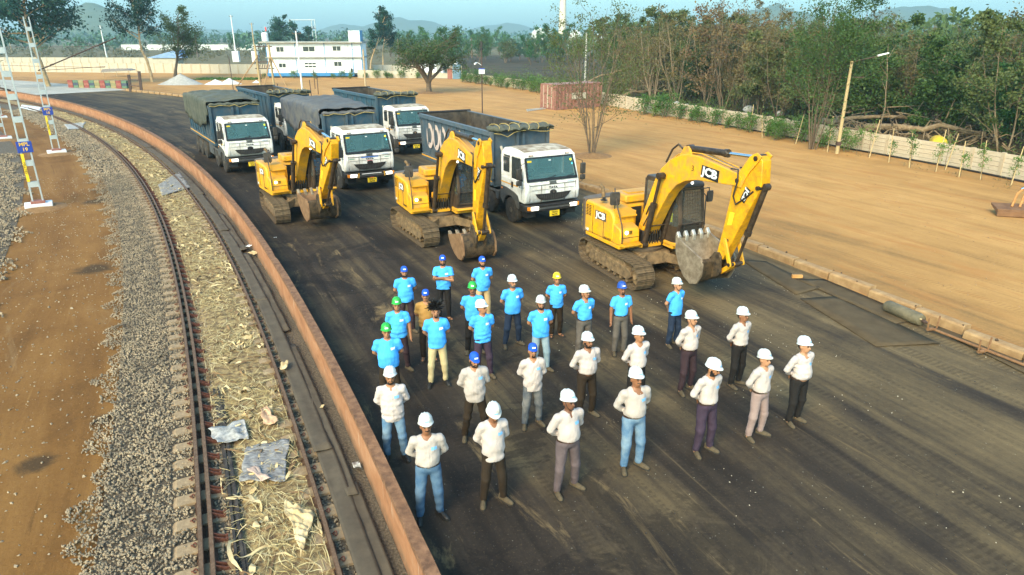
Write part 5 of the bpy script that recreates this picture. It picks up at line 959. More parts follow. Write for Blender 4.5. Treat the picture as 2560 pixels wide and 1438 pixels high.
    if not tee:
        cr=[]
        for th in np.linspace(-math.pi*.5+.42,math.pi*1.5-.42,19):
            cx,cy=math.cos(th),math.sin(th); fz=max(0,-cy); zb=1.405+dz-.05*fz; cr.append([(cx*.064,.016+cy*.062-.012*fz,zb+.040),(cx*.082,.016+cy*.082-.022*fz,zb+.008-.012*fz),(cx*.086,.016+cy*.086-.024*fz,zb+.012-.012*fz),(cx*.068,.016+cy*.066-.012*fz,zb+.045)])
        MB().loft(cr).build('collar',sm_,t,60)
        pm=(np.abs(fc[:,0])<.017)&(fc[:,1]<-.05)&(fc[:,2]<1.33+dz)
        if pm.any(): v,q=sub(V,Q,N,pm,.004); obj('placket',np_mesh('placket',v,q,True),sm_,t)
    # ---- trousers
    T=SDF([np.arange(-.36,.36,.0175),np.arange(-.62 if sit else -.28,.26,.0175),np.arange(.02,1.06+dz,.020)])
    T.ell((0,.008,.945+dz),(.162*w,.115+belly*.2,.125),.04); T.cone((-.05,.01,.90+dz),(.05,.01,.90+dz),.105,.105,.04)
    for (hip,kne,ank) in kn:
        slim=.0 if trou in ('cream','beige') else .006; T.cone(hip,kne,.096*(.6+.4*w),.068+slim,.035); T.cone(kne,ank+(0,0,.0),.068+slim,.052+slim,.03)
    if not sit: T.cutz(.988 if tuck else .96,False)
    T.wrinkle(.0095,sd+500,(22,22,36),lambda z: .6+1.2*np.clip((.35-z)/.25,0,1)+.8*np.exp(-((z-.5)/.08)**2)); T.cutz(.062)
    V,Q=T.mesh(); obj('trousers',np_mesh('trousers',V,Q,True),TR[trou],t)
    if tuck and not sit:
        rx,ry=.163*w,.116+belly*.2; rg2=[]
        MB().loft([[(rx*k*math.cos(th),.008+ry*k*math.sin(th),z_) for th in np.linspace(0,2*math.pi,32,False)] for k,z_ in ((.97,.958),(1.035,.958),(1.035,.996),(.97,.996))],False).build('belt',M_belt,t,40)
        MB().box(-.024,.024,.008-ry*1.035-.008,.008-ry*1.035+.004,.957,.997).build('belt_buckle',M_buck,t,None)
    # ---- footwear
    for i in (0,1):
        if sit: continue
        ank=kn[i][2]; nm='sandal' if foot=='sandal' else 'shoe'
        if foot=='sandal': o=obj('sandal',SOLE,None,t); st_=obj('strap',STRAP,None,o)
        else: o=obj('shoe',SHOE_M[foot],None,t); o.location=(0,0,0); so_=obj('sole',SOLE,None,o)
        o.location=(ank[0],ank[1]-.005,.0); o.rotation_euler=(0,0,R_(fr[i]))
    return t
def P_(hx,hy,h): return G(hx,hy,h-.01)
def worker(label,hx,hy,h,turn,*a,**k):
    x,y=P_(hx,hy,h); return person(label,x,y,h,turn,*a,**k)
PPL=[
 ('man in sky-blue shirt and blue cap, hands behind, at the left of the back row',1010,664,1.78,16,'tee','maroon','c',dict(beard='full',skin=1)),
 ('man in sky-blue shirt and blue cap with arms crossed, back row',1106,636,1.78,6,'tee','black','c',dict(pose='crossed',beard='full',skin=1,foot='sandal',stance=.12)),
 ('man in sky-blue shirt, blue cap and beige trousers, back row',1206,639,1.78,18,'tee','beige','c',dict(beard='full',skin=1,ht=4)),
 ('man in green helmet and sky-blue shirt with one arm hanging, behind the stout man',991,745,1.74,8,'tee','maroon','g',dict(pose='onearm',skin=1,ht=2)),
 ('man in khaki shirt and blue cap standing among the blue shirts',1063,722,1.75,4,'khaki','brown','c',dict(beard='stache',skin=1,foot='sandal',stance=.12,w=.95)),
 ('young man with spiky black hair, sky-blue shirt and cream trousers',1089,766,1.80,10,'tee','cream','afro',dict(beard='goatee',skin=1,stance=.16,foot='black',w=.95)),
 ('man in green helmet and sky-blue shirt partly behind the man looking sideways',1181,706,1.76,6,'tee','black','g',dict(beard='stache',skin=0,ht=-2)),
 ('man in white helmet and sky-blue shirt turning his head to the side',1205,751,1.80,16,'tee','purple','w',dict(ht=45,skin=1,w=.97)),
 ('stout man in green helmet and sky-blue shirt at the left, near the wall',965,810,1.75,10,'tee','brown','g',dict(w=1.12,belly=.05,skin=1,ht=3)),
 ('man in white helmet, sky-blue shirt and navy trousers, centre',1282,689,1.79,20,'tee','navy','w',dict(beard='grey',skin=1,ht=10,belly=.025,stance=.18)),
 ('man in yellow helmet and sky-blue shirt',1393,683,1.66,8,'tee','brown','y',dict(skin=1,foot='sandal',stance=.11,w=.95)),
 ('man in white helmet, sky-blue shirt and pale blue jeans',1353,741,1.78,10,'tee','palejeans','o',dict(beard='full',skin=1)),
 ('man in white helmet, sky-blue shirt and grey trousers, head turned right',1464,715,1.77,24,'tee','grey','o',dict(ht=26,tuck=True,beard='stache',skin=1,belly=.02)),
 ('man in blue helmet and sky-blue shirt with both arms hanging',1557,706,1.77,14,'tee','grey','b',dict(pose='hang',tuck=True,beard='goatee',skin=0,stance=.11,w=.95)),
 ('man in white helmet and sky-blue shirt farthest right, beside the excavator bucket',1696,696,1.72,32,'tee','navy','o',dict(ht=8,skin=3,w=.95,stance=.13)),
 ('man in off-white dusty helmet, cream shirt and dark maroon trousers, right side',1733,779,1.81,30,'white','maroon','o',dict(tuck=True,beard='stache',skin=3,ht=14,belly=.02)),
 ('man in cream shirt and black trousers, rearmost on the right side',1862,770,1.79,30,'white','black','w',dict(tuck=True,beard='stache',skin=0,ht=6,stance=.13)),
 ('man in cream shirt half hidden behind the man in faded jeans',1600,818,1.80,26,'white','black','w',dict(tuck=True,beard='stache',skin=1,ht=12,belly=.03)),
 ('man in cream shirt and faded blue jeans with dusty shoes',1594,922,1.90,18,'white','jeans','w',dict(tuck=True,beard='stache',skin=0,ht=8,w=1.08,belly=.03)),
 ('bearded man in cream shirt and dark purple trousers, looking down to the right',1782,896,1.86,28,'white','purple','w',dict(tuck=True,beard='full',skin=1,ht=24,w=1.04,hp=8)),
 ('smiling man in cream shirt and pinkish grey trousers',1917,877,1.77,28,'white','pink','o',dict(tuck=True,skin=3,ht=4,w=.98)),
 ('stout man in cream shirt and black trousers at the far right',2017,844,1.80,26,'white','black','w',dict(tuck=True,skin=3,ht=10,w=1.10,belly=.06,stance=.13)),
 ('bearded man in cream shirt and blue cap with dark trousers',1185,877,1.79,16,'white','brown','c',dict(beard='full',skin=1,ht=6,stance=.2,hp=4)),
 ('man in cream shirt, blue cap and grey jeans',1333,857,1.75,12,'white','greyjeans','c',dict(beard='goatee',skin=1,w=.95,stance=.14)),
 ('stout bearded man in cream shirt and dark brown trousers, centre of the cream-shirted men',1472,833,1.79,24,'white','brown','w',dict(tuck=True,beard='full',skin=0,ht=8,w=1.1,belly=.05)),
 ('bearded man in cream shirt and blue jeans beside the wall',974,920,1.79,10,'white','jeans','w',dict(beard='full',skin=1,ht=2,foot='black',w=1.02)),
 ('man with moustache in cream shirt, belt and blue jeans at the front left corner',1064,1039,1.81,12,'white','jeans2','o',dict(tuck=True,beard='stache',skin=0,ht=4,foot='black',w=1.05,belly=.02)),
 ('slim man in untucked cream shirt and black trousers, front row',1232,1004,1.83,18,'white','brown','o',dict(beard='stache',skin=0,hp=14,w=.93,stance=.15)),
 ('stout dark-skinned man in cream shirt and grey trousers, front row',1424,979,1.85,26,'white','plum','w',dict(tuck=True,skin=2,ht=14,w=1.08,belly=.05,stance=.18)),
]
for i,(lb,hx,hy,h,tn,s_,tr_,ha,kw) in enumerate(PPL): worker(lb,hx,hy,h,tn,s_,tr_,ha,wi=i,**kw)
# drivers and operators
def rider(label,root,lx,ly,lz,shirt,trou,hat,skin):
    v=Matrix.Translation(root.location)@Matrix.Rotation(root.rotation_euler.z,4,'Z')@Vector((lx,ly,lz)); person(label,v.x,v.y,1.72,math.degrees(root.rotation_euler.z)+90,shirt,trou,hat,pose='sit',skin=skin,z0=v.z,group='drivers and operators')
rider('operator in blue shirt sitting in the cab of the nearest excavator',EX[0],.15,.80,1.17,'tee','navy','c',1)
rider('operator in blue shirt sitting in the cab of the middle excavator',EX[1],.15,.80,1.17,'tee','navy','c',1)
rider('operator in blue shirt sitting in the cab of the excavator beside the wall',EX[2],.15,.80,1.17,'tee','navy','none',1)
rider('driver in cream shirt behind the windscreen of the grey-bodied truck',TRK[0],-.20,-.62,1.35,'white','black','none',1)
rider('driver in khaki shirt behind the windscreen of the truck with blue strip',TRK[1],-.20,-.62,1.35,'khaki','black','none',1)
rider('driver in khaki shirt behind the windscreen of the green tarpaulin truck',TRK[2],-.20,-.62,1.35,'khaki','black','none',1)
rider('driver in blue shirt behind the windscreen of the truck with plate 8108',TRK[4],-.20,-.62,1.35,'tee','black','none',1)
# ================================================ kerb, boundary walls, poles, buildings
M_kerb=mat('sunlit_kerb_concrete',(.25,.14,.058),(.37,.23,.105),.9,4,8,.35,.68,.4,.02); M_kerbd=mat('broken_kerb_clods',(.05,.03,.018),(.10,.06,.035),.95,9)
kb=thing('kerb','row of concrete kerb blocks along the right edge of the dark yard','kerb'); a=21.4; i=0
while a<50:
    L=math.degrees(1.42/228)*rnd.uniform(.9,1.1); gap=(27.55<a<28.75)
    if not gap and not (30.2<a<34):
        r=kr(a+L/2); h=.27+rnd.uniform(-.02,.02); x,y,_=pol(r+.16,a+L/2); w2=.72*L/math.degrees(1.42/228)
        m=MB().loft([[(-.16,s*w2,-.05),(.17,s*w2,-.05),(.15,s*w2,h-.02),(.05,s*w2,h),(-.11,s*w2,h-.015),(-.15,s*w2,h-.06)] for s in (-.985,.985)]); o=m.build('kerb_block',M_kerb,kb,None,.015)
        o.location=(x,y,rnd.uniform(-.02,.01)); o.rotation_euler=(rnd.uniform(-.012,.012),rnd.uniform(-.03,.03),R_(a+L/2)+rnd.uniform(-.015,.015))
    a+=L+.03; i+=1
rg=np.random.default_rng(8); aa=rg.uniform(22.5,29,90); pts=[pol(kr(q)+rg.uniform(.1,.5),q,.26 if rg.random()<.5 else .02) for q in aa]; pts=[(p[0],p[1],p[2] if math.hypot(p[0]-CC[0],p[1]-CC[1])<kr(q)+.3 else .02) for p,q in zip(pts,aa)]
o=stone_field('soil_clods',pts,rg.uniform(.015,.06,len(pts)),'dark clods of soil lying on and beside the kerb',9); o.data.materials.clear(); o.data.materials.append(M_kerbd); o['category']='soil'
M_panel=mat('near_precast_panel',(.42,.33,.22),(.52,.43,.31),.9,1.6,7,.35,.68,.2,.01); M_panel2=mat('far_precast_panel',(.40,.34,.245),(.48,.42,.32),.9,.8,6,.35,.68)  # pale mottled concrete for the near wall, and for the far ones
M_post=mat('precast_post',(.36,.28,.18),(.44,.35,.24),.9,3,6)
def bay_pts(poly,step):
    out=[]; P=[Vector((*p,0)) for p in poly]; d=0; out.append(P[0])
    for a_,b_ in zip(P,P[1:]):
        L=(b_-a_).length; q=step-d
        while q<=L: out.append(a_+(b_-a_)*(q/L)); q+=step
        d=(d+L)%step
    return out
PANELS={}
def panel(h,L,m):
    k=(round(h,2),round(L,2),m.name)
    if k not in PANELS: PANELS[k]=MB().box(-L/2,L/2,-.03,.03,.008,h-.008).mesh('panel',None); PANELS[k].materials.append(m)
    return PANELS[k]
def precast(label,poly,step,h,n,detail_y,mp,base=0):
    w_=thing('boundary_wall',label,'wall'); B=bay_pts(poly,step); pm=MB().box(-.09,.09,-.075,.075,-.1,h+.03).mesh('post',None); pm.materials.append(M_post)
    for i,(p,q) in enumerate(zip(B,B[1:])):
        d=q-p; rz=math.atan2(d.y,d.x); o=obj('post',pm,None,w_); o.location=(p.x,p.y,base); o.rotation_euler=(0,0,rz)
        nn=n if p.y<detail_y else 1
        for k in range(nn):
            o=obj('panel',panel(h/nn,step-.10,mp),None,w_); c=(p+q)/2; o.location=(c.x+rnd.uniform(-.008,.008),c.y,base+h/nn*k); o.rotation_euler=(rnd.uniform(-.012,.012),0,rz)
    return w_
precast('long pale precast panel wall along the right side of the yard before the trees',BW[1:],1.8,1.22,5,74,M_panel)
precast('long pale precast wall crossing behind the coloured barrier, nearer of the two',[(-150,146),(-102,142.3),(-48.4,135),(-42,134.5)],1.9,1.75,1,0,M_panel2)
precast('short precast wall continuing behind the white building on its right',[(-26,134),(-9,131)],1.9,1.7,1,0,M_panel2)
precast('farther pale precast wall at the left, behind the nearer one',[(-150,183),(-86,179)],2.2,1.6,1,0,M_panel2)
o=MB().box(-150,-50,-.1,.1,-.2,2.4).build('distant_wall',mat('white_far_wall',(.55,.55,.5),(.62,.62,.58),.9,.2),None,None); o.location=(-40,352,0); tag(o,'long white wall far away beyond the field at the left','wall')
tag(MB().tube([(x-.28,y-.05,.06) for x,y in BW[2:9]],.055,6).build('black_pipe',M_black,None,60),'black hose pipe lying along the foot of the right boundary wall','pipe')
# ---- poles
M_galv=mat('galvanised_steel',(.42,.45,.43),(.52,.54,.51),.45,6,5,.35,.7,0,.01,.3); M_cpole=mat('concrete_pole',(.36,.26,.12),(.42,.31,.16),.85,3,6); M_wpole=mat('white_pole',(.6,.6,.57),(.68,.67,.63),.7,3); M_wood=mat('weathered_wood',(.34,.24,.13),(.46,.34,.20),.85,4,6); M_iron=mat('dark_iron',(.05,.028,.02),(.09,.05,.035),.7,8)
M_mount=mat('trackside_mound',(.17,.082,.028),(.26,.14,.05),.95,6,7,.35,.68,.6,.04); M_wblock=mat('white_painted_block',(.68,.67,.66),(.60,.58,.55),.7,5,5); M_rblock=mat('red_brown_block',(.24,.085,.06),(.30,.12,.085),.8,5,5); M_dkblue=mat('blue_enamel',(.02,.05,.28),None,.5); M_ylet=mat('yellow_letter',(.72,.42,.06),None,.5)
def mast(label,px,py,h,rz,num=None,arm=None,top=True):
    x,y=G(px,py,-.05); t=thing('railway_mast',label,'mast',(x,y,-.2),rz,'overhead line masts')
    MB().lathe([(1.15,-.02),(.9,.05),(.62,.10),(.3,.13),(.01,.13)],18,Matrix.Translation((0,0,0))).build('earth_mound',M_mount,t,60)
    MB().box(-.52,.52,-.36,.36,.02,.24).build('white_base',M_wblock,t,None,.02); MB().box(-.27,.27,-.24,.24,.24,.34).build('red_base',M_rblock,t,None,.01)
    for s in (-1,1):
        b=.19; q=.135
        lg=MB()
        for z0,z1 in ((.34,h),): lg.loft([[(s*(b-(b-q)*(z/h))-.03,-.075,z),(s*(b-(b-q)*(z/h))+.03,-.075,z),(s*(b-(b-q)*(z/h))+.03,.075,z),(s*(b-(b-q)*(z/h))-.03,.075,z)] for z in (z0,z1)])
        lg.build('leg',M_galv,t,None)
    z=.95
    while z<h-.15:
        k=b-(b-q)*(z/h)
        for yy in (-.082,.082): MB().box(-k,k,yy-.005,yy+.005,z,z+.24).build('batten_plate',M_galv,t,None)
        z+=.92
    if num:
        pb=MB().box(-.28,.28,-.115,-.095,2.45,2.92).build('number_board',M_dkblue,t,None,.01); text_obj('MPL',.21,M_ylet,pb,SIDE_R(0,-.118,2.80),bold=.004); text_obj(num,.21,M_ylet,pb,SIDE_R(0,-.118,2.58),bold=.004)
        ys=MB().box(-.21,-.10,-.10,-.085,1.2,2.40).build('warning_strip',M_plate,t,None); text_obj('MILLTIES',.13,M_blackp,ys,SIDE_R(-.155,-.104,1.8,-math.pi/2))
    if arm:
        a_=MB(); a_.tube([(0,.1,arm[0]),(arm[1],.1,arm[2])],.035,8); a_.build('cantilever_arm',M_iron,t,50); MB().tube([(0,.1,arm[2]+.3),(arm[1]*.75,.1,arm[0]+(arm[2]-arm[0])*.75)],.012,6).build('stay_wire',M_iron,t,50)
        MB().tube([(0,.1,arm[0]),(arm[1]*.8,.1,arm[0]+.15)],.015,6).build('steady_arm',M_iron,t,50)
        for f in (.18,.85): 
            p=Vector((arm[1]*f,.1,arm[0]+(arm[2]-arm[0])*f)); MB().lathe([(.02,-.16),(.07,-.12),(.03,-.08),(.07,-.04),(.03,0),(.07,.04),(.03,.08),(.02,.16)],10,Matrix.Translation(p)@Matrix.Rotation(math.pi/2-.3,4,'Y')).build('insulator',M_iron,t,50)
    return t
mast('grey lattice mast with blue board MPL 19 on a white and red base',97,512,7.6,R_(33),'19',(5.0,-2.6,5.9))
mast('grey lattice mast with blue board MPL 18, behind the one marked 19',142,379,8.2,R_(36),'18',(5.1,4.6,7.0))
mast('lattice mast without board on a white base at the left edge, nearer one',8,345,8.0,R_(39))
mast('lattice mast on a white base at the left edge, farthest back',0,293,8.0,R_(43))
def wire(pts,label,sag=.5,r=.014):
    P=[]; 
    for a_,b_ in zip(pts,pts[1:]):
        for k in range(13): u=k/12; P.append(tuple(Vector(a_).lerp(Vector(b_),u)-Vector((0,0,4*sag*u*(1-u)))))
    tag(MB().tube(P,r,5).build('overhead_wire',M_iron,None,60),label,'wire')
m18=Vector(G(142,379,-.05)+(0,)); wire([tuple(m18+Vector((3.3,2.5,6.3))),(-62,66,6.6),(-90,100,6.8)],'overhead wire strung from the cantilever arm at the left, upper one',.3); wire([tuple(m18+Vector((2.9,2.2,5.0))),(-62,66,5.2),(-90,100,5.4)],'overhead wire strung from the cantilever arm at the left, lower one',.2)
def pole(label,px,py,h,r,m,lean=0,kind=None,z=0,cat='pole',Y=None):
    x,y=G(px,py,z)
    t=thing('pole',label,cat,(x,y,z)); MB().tube([(0,0,-.1),(lean*h,0,h)],[r,r*.72],10).build('shaft',m,t,50); T=Vector((lean*h,0,h))
    if kind=='lamp':
        MB().tube([T+Vector((-.05,0,-.15)),T+Vector((.3,0,.02)),T+Vector((1.45,-.1,.28))],.035,7).build('lamp_arm',M_iron,t,50); MB().loft([[(T.x+1.4,-.02,T.z+.25),(T.x+1.4,-.18,T.z+.25),(T.x+1.4,-.18,T.z+.36),(T.x+1.4,-.02,T.z+.36)],[(T.x+2.05,-.02,T.z+.42),(T.x+2.05,-.22,T.z+.42),(T.x+2.05,-.2,T.z+.5),(T.x+2.05,-.04,T.z+.5)]]).build('lamp_head',M_wpole,t,40,.03); MB().box(-.12,.12,-.12,.12,.5,.75).build('junction_box',M_iron,t,None); MB().box(T.x-.3,T.x+.9,-.03,.03,h-.95,h-.9).build('cross_bar',M_iron,t,None)
    if kind=='cctv':
        MB().box(-.1,.1,-.08,.08,h,h+.5).build('solar_lamp',M_black,t,None,.03); MB().lathe([(.02,0),(.14,.05),(.14,.2),(.02,.25)],12,Matrix.Translation((0,0,h-.3))).build('lamp_housing',M_black,t,40); MB().box(-.28,.28,-.14,-.08,h-2.35,h-1.95).build('control_box',M_wpole,t,None,.02); MB().box(-.29,.29,-.15,-.07,h-1.95,h-1.85).build('box_lid',M_dkblue,t,None); MB().tube([(0,0,h-1.6),(-.35,-.1,h-1.35),(-.55,-.2,h-1.35)],.03,6).build('camera_bracket',M_wpole,t,50); MB().tube([(-.5,-.1,h-1.38),(-.62,-.45,h-1.45)],.08,10).build('camera',M_wpole,t,40)
    if kind=='cross':
        MB().box(-.6,.6,-.05,.05,h-.35,h-.27).build('cross_arm',M_iron,t,None)
        for xx in (-.5,0,.5): MB().lathe([(.01,0),(.05,.02),(.05,.14),(.01,.18)],8,Matrix.Translation((xx,0,h-.27 if xx else h))).build('insulator',M_iron,t,50)
    return t
pole('leaning concrete street lamp pole beside the right boundary wall',2092,384,5.5,.115,M_cpole,0,'lamp',cat='street lamp')
pole('dark thin pole with a white box and a camera in the dirt yard',1206,283,5.9,.06,M_iron,0,'cctv')
pole('white utility pole standing in front of the white building',756,226,7.4,.12,M_wpole,-.01,'cross')
pole('brown wooden pole right of the white building',914,215,5.0,.14,M_wood)
pole('mottled white pole rising behind the red container',1462,215,7.2,.16,mat('birch_white_pole',(.5,.48,.42),(.2,.18,.14),.8,7,6,.4,.6))
pole('pale utility pole beyond the walls, between the two left trees',268,148,9.5,.2,M_wpole,-.02,'cross')
pole('pale utility pole with white base left of the white building',592,152,12,.2,M_wpole,0,'cross')
pole('yellowish utility pole with white base nearest the white building on its left',640,152,10,.2,M_wood,0,'cross')
pole('pale pole far beyond the field at the left edge',30,130,10,.2,M_wood,-.02)
pole('thin steel pole standing alone on the horizon, centre',1221,93,20,.4,M_galv)
for px,py,lb in ((594,152,'left'),(642,152,'right')):
    x,y=G(px,py); o=MB().box(-.9,.9,-.6,.6,-.3,2.6).build('pole_footing',M_wblock,None,None,.05); o.location=(x+.2,y-1.2,0); tag(o,'white concrete footing block, %s of the two before the building'%lb,'footing')
for i,(px,py) in enumerate(((586,243),(697,245),(788,222),(796,236),(779,244),(653,205))):
    x,y=G(px,py); o=MB().tube([(0,0,-.05),(rnd.uniform(-.08,.08),0,(4.6,1.6,2.6,2.3,2.0,1.8)[i])],.045,6).build('iron_stake',M_iron,None,50); o.location=(x,y,0); tag(o,'rusty iron stake '+('left of the trucks, the tallest','between the left trucks','behind the middle truck, tall','behind the middle truck, shorter','in the dirt behind the middle truck','by the pylon legs')[i],'stake')
# ---- H-frame with raking struts
x,y=G(668,214); hf=thing('transformer_frame','timber H-frame with raking pale struts in front of the white building','frame',(x,y,0))
for xx in (-1.0,1.0): MB().tube([(xx,0,-.1),(xx-.1,0,5.6)],.15,10).build('post',M_cpole,hf,50)
for z_ in (5.3,3.2,2.3): MB().box(-1.4,1.35,-.09,.09,z_,z_+.14).build('cross_beam',M_iron,hf,None)
for x0,y0,z_ in ((-3.6,-2.2,4.0),(.6,-3,4.0),(3.5,-2.2,4.2),(-1.9,2.5,4.2)): MB().tube([(x0,y0,-.05),(-.9 if x0<.5 else .9,0,z_)],.085,8).build('raking_strut',M_kerb,hf,50)
for k in range(5): MB().lathe([(.02,-.3),(.08,-.2),(.04,-.1),(.08,0),(.04,.1),(.02,.3)],8,Matrix.Translation((-.7+.35*k,0,2.75))@Matrix.Rotation(.3,4,'Y')).build('insulator',M_iron,hf,50)
MB().tube([(-.55+.18*math.cos(t_),-.2,4.3+.18*math.sin(t_)) for t_ in np.linspace(0,6.2,14)],.03,6).build('cable_coil',M_black,hf,50)
# substation gantry far behind the building
x,y=G(760,120); ga=thing('substation_gantry','slender steel gantry behind the roof of the white building','gantry',(-58.7,205,0))
for xx in (-3.6,2.6,3.5): MB().tube([(xx,0,0),(xx,0,11.0 if xx!=2.6 else 10.6)],.13,8).build('gantry_leg',M_galv,ga,50)
MB().tube([(-3.6,0,10.8),(3.5,0,10.8)],.09,8).build('gantry_beam',M_galv,ga,50); MB().tube([(.5,0,8.6),(3.5,0,8.6)],.09,8).build('gantry_beam',M_iron,ga,50)
for k in range(4): MB().tube([(.8+.75*k,0,8.6),(.8+.75*k,0,9.2)],.09,8).build('insulator',M_iron,ga,50)
# ---- white two-storey cabin building
M_bw=mat('white_cabin_panel',(.74,.75,.74),(.70,.71,.69),.5,.6,4,.35,.7); M_bblue=mat('blue_cabin_trim',(.03,.17,.36),(.04,.2,.4),.5,3); M_roofg=mat('dirty_grey_roof',(.22,.22,.19),(.34,.33,.29),.85,1.2,6); M_dglass=mat('dark_window',(.025,.035,.035),(.05,.06,.055),.15,3,3,.35,.7,0,.01,0,.6)
bx_,by_=-41.9,123.0; bd=thing('cabin_building','white two-storey cabin building with blue trim and flat grey roof','building',(bx_,by_,0),R_(4)); LB_=16.1; DB=6.0
MB().box(0,LB_,0,DB,.75,3.22).build('ground_floor_wall',M_bw,bd,None); MB().box(.0,LB_,.05,DB,3.36,5.62).build('upper_floor_wall',M_bw,bd,None)
MB().box(-.1,14.6,-.35,.2,.25,.78).build('plinth',M_bblue,bd,None); MB().box(0,14.6,-.1,DB,-.2,.25).build('under_floor',M_black,bd,None)
MB().box(-.1,LB_+.25,-.45,DB,3.22,3.40).build('floor_slab',M_roofg,bd,None); MB().box(-.9,LB_+.25,-.7,DB+.4,5.62,5.86).build('roof',M_roofg,bd,None)
for xx in (0,4.85,9.75,14.45,LB_-.12):
    MB().box(xx,xx+.12,-.03,.06,.75,3.22).build('trim_strip',M_bblue,bd,None); MB().box(xx,xx+.12,.02,.1,3.40,5.62).build('trim_strip',M_bblue,bd,None)
MB().box(14.5,LB_,.02,.08,4.55,4.6).build('trim_strip',M_bblue,bd,None)
def bwin(x0,x1,z0,z1,y0,n,h=0):
    w_=MB().box(x0-.06,x1+.06,y0-.05,y0+.02,z0-.06,z1+.06).build('window',M_wpole,bd,None)
    for k in range(n):
        a_=x0+(x1-x0)*k/n; b_=x0+(x1-x0)*(k+1)/n
        if h:
            for (u,v) in ((z0,(z0+z1)/2-.08),((z0+z1)/2+.08,z1)): MB().box(a_+.04,b_-.04,y0-.06,y0-.045,u+.03,v-.03).build('pane',M_dglass,w_,None)
        else: MB().box(a_+.04,b_-.04,y0-.06,y0-.045,z0+.03,z1-.03).build('pane',M_dglass,w_,None)
bwin(1.75,3.0,4.20,5.0,.05,2); bwin(6.2,8.2,4.25,5.05,.05,2); bwin(11.2,12.6,4.35,5.1,.05,2); bwin(1.9,3.1,1.65,2.35,0,2); bwin(6.25,8.2,1.65,2.45,0,3,1); bwin(11.25,12.55,1.85,2.6,0,2)
MB().box(14.0,15.95,.3,3.2,5.86,7.6).build('stair_tower',M_bw,bd,None); MB().box(15.9,16.0,.25,3.2,5.86,7.65).box(14.45,14.52,.28,.31,5.86,7.6).build('tower_trim',M_bblue,bd,None)
tk_=MB().lathe([(.01,0),(.55,0),(.55,1.25),(.35,1.4),(.01,1.42)],18,Matrix.Translation((-.1,.8,5.9))).build('water_tank',M_wpole,bd,40); MB().tube([(.1,.6,5.9),(.1,.6,8.3)],.025,6).build('flag_pole',M_wpole,bd,50); MB().add([(.12,.6,8.2),(.35,.6,8.1),(.3,.6,7.5),(.12,.6,7.55)],[(0,1,2,3)]).build('flag',M_red,bd,None)
for xx in (13.3,13.75): MB().tube([(xx,-.1,.9),(xx,-.1,5.4)],.04,6).build('down_pipe',M_wpole,bd,50)
MB().box(14.05,14.3,-.35,-.1,.9,1.5).build('wall_unit',M_black,bd,None)
# ramp wall right of the building, guard hut, blue shed
o=MB().prism([(-26.3,0),(-6,0),(-6,.6),(-16,1.0),(-25.5,1.35),(-26.3,1.35)],121.6,122,'y').build('ramp_wall',M_panel2,None,None); tag(o,'low cream ramp wall right of the white building','wall')
sheet('access_road',[(-26,124),(-9,120),(-6,126),(-20,133),(-26,133)],.02,M_conc)
hx,hy=G(1080,190); gh=thing('guard_hut','small white guard hut behind the umbrella-shaped tree','hut',(hx-2.2,hy,0)); MB().box(0,4.2,0,3,0,2.5).build('wall',M_bw,gh,None); MB().box(-.3,4.5,-.5,3.3,2.5,2.7).build('roof',M_roofg,gh,None); w_=MB().box(1.6,2.8,-.04,.02,1.1,1.9).build('window',M_wpole,gh,None); MB().box(1.66,2.16,-.06,-.03,1.15,1.85).build('pane',M_dglass,w_,None); MB().box(2.24,2.74,-.06,-.03,1.15,1.85).build('pane',M_dglass,w_,None); MB().box(3.1,3.9,-.04,.02,0,2.0).build('door',M_roofg,gh,None)
hx,hy=G(1141,198); bs_=thing('blue_shed','narrow blue corrugated shed with a white tank on top','shed',(hx-.6,hy,0)); cor=MB()
for k in range(12): cor.box(.11*k,.11*k+.06,-.02,1.3,0,2.3)
cor.box(0,1.3,0,1.3,0,2.3).build('sheet_wall',mat('blue_grey_sheet',(.10,.18,.24),(.14,.22,.28),.5,3),bs_,None); MB().lathe([(.01,0),(.38,0),(.38,.8),(.2,.95),(.01,.97)],14,Matrix.Translation((.5,.6,2.3))).build('tank',M_wpole,bs_,40); MB().box(-.9,-.1,.3,.36,0,1.7).build('gate_leaf',M_rblock,bs_,None)
# blue-roofed hut behind the left wall
x,y=G(400,165); o=thing('blue_roof_hut','blue pitched roof showing behind the left boundary wall','hut',(x,y+3,0)); MB().box(-3,3,0,3,0,1.9).build('wall',M_panel2,o,None); MB().prism([(-4.2,1.7),(3.4,3.6),(4.2,1.7)],-.3,3.3).build('roof',mat('faded_blue_roof',(.16,.25,.42),(.22,.32,.48),.6,2),o,None)
# ---- red container
c0=G(1388,276); c1=(8.9,72.3); rz=math.atan2(c1[1]-c0[1],c1[0]-c0[0]); ct=thing('shipping_container','rusty red corrugated shipping container beside the boundary wall','container',(*c0,0),rz); M_cont=mat('faded_red_container',(.19,.07,.045),(.27,.12,.085),.7,2.5,7,.35,.68,.1,.01,0,.3,(1,1,1),(.42,.28,.2),.4,3)
MB().box(.06,5.99,.06,2.38,.12,2.36).build('inner_box',M_cont,ct,None)
side=MB()
for s,yy in ((0,.0),(1,2.38)): side.prism([(x_,yy) for x_ in (0,)] and [q for k in range(26) for q in ((.1+.225*k,yy+(.0 if k%2==0 else .05)),(.1+.225*k+.2,yy+(.0 if k%2==0 else .05)))]+[(5.95,yy+.06),(.1,yy+.06)],.15,2.30,'z')
side.build('side_wall',M_cont,ct,None)
for xx in (0,5.93):
    for yy in (0,2.32): MB().box(xx,xx+.12,yy-.02,yy+.12,.0,2.42).build('corner_post',M_cont,ct,None)
for z_ in (.02,2.30):
    for yy in (-.015,2.33): MB().box(0,6.05,yy,yy+.10,z_,z_+.12).build('side_rail',M_cont,ct,None)
    for xx in (0,5.95): MB().box(xx,xx+.10,0,2.42,z_,z_+.12).build('end_rail',M_cont,ct,None)
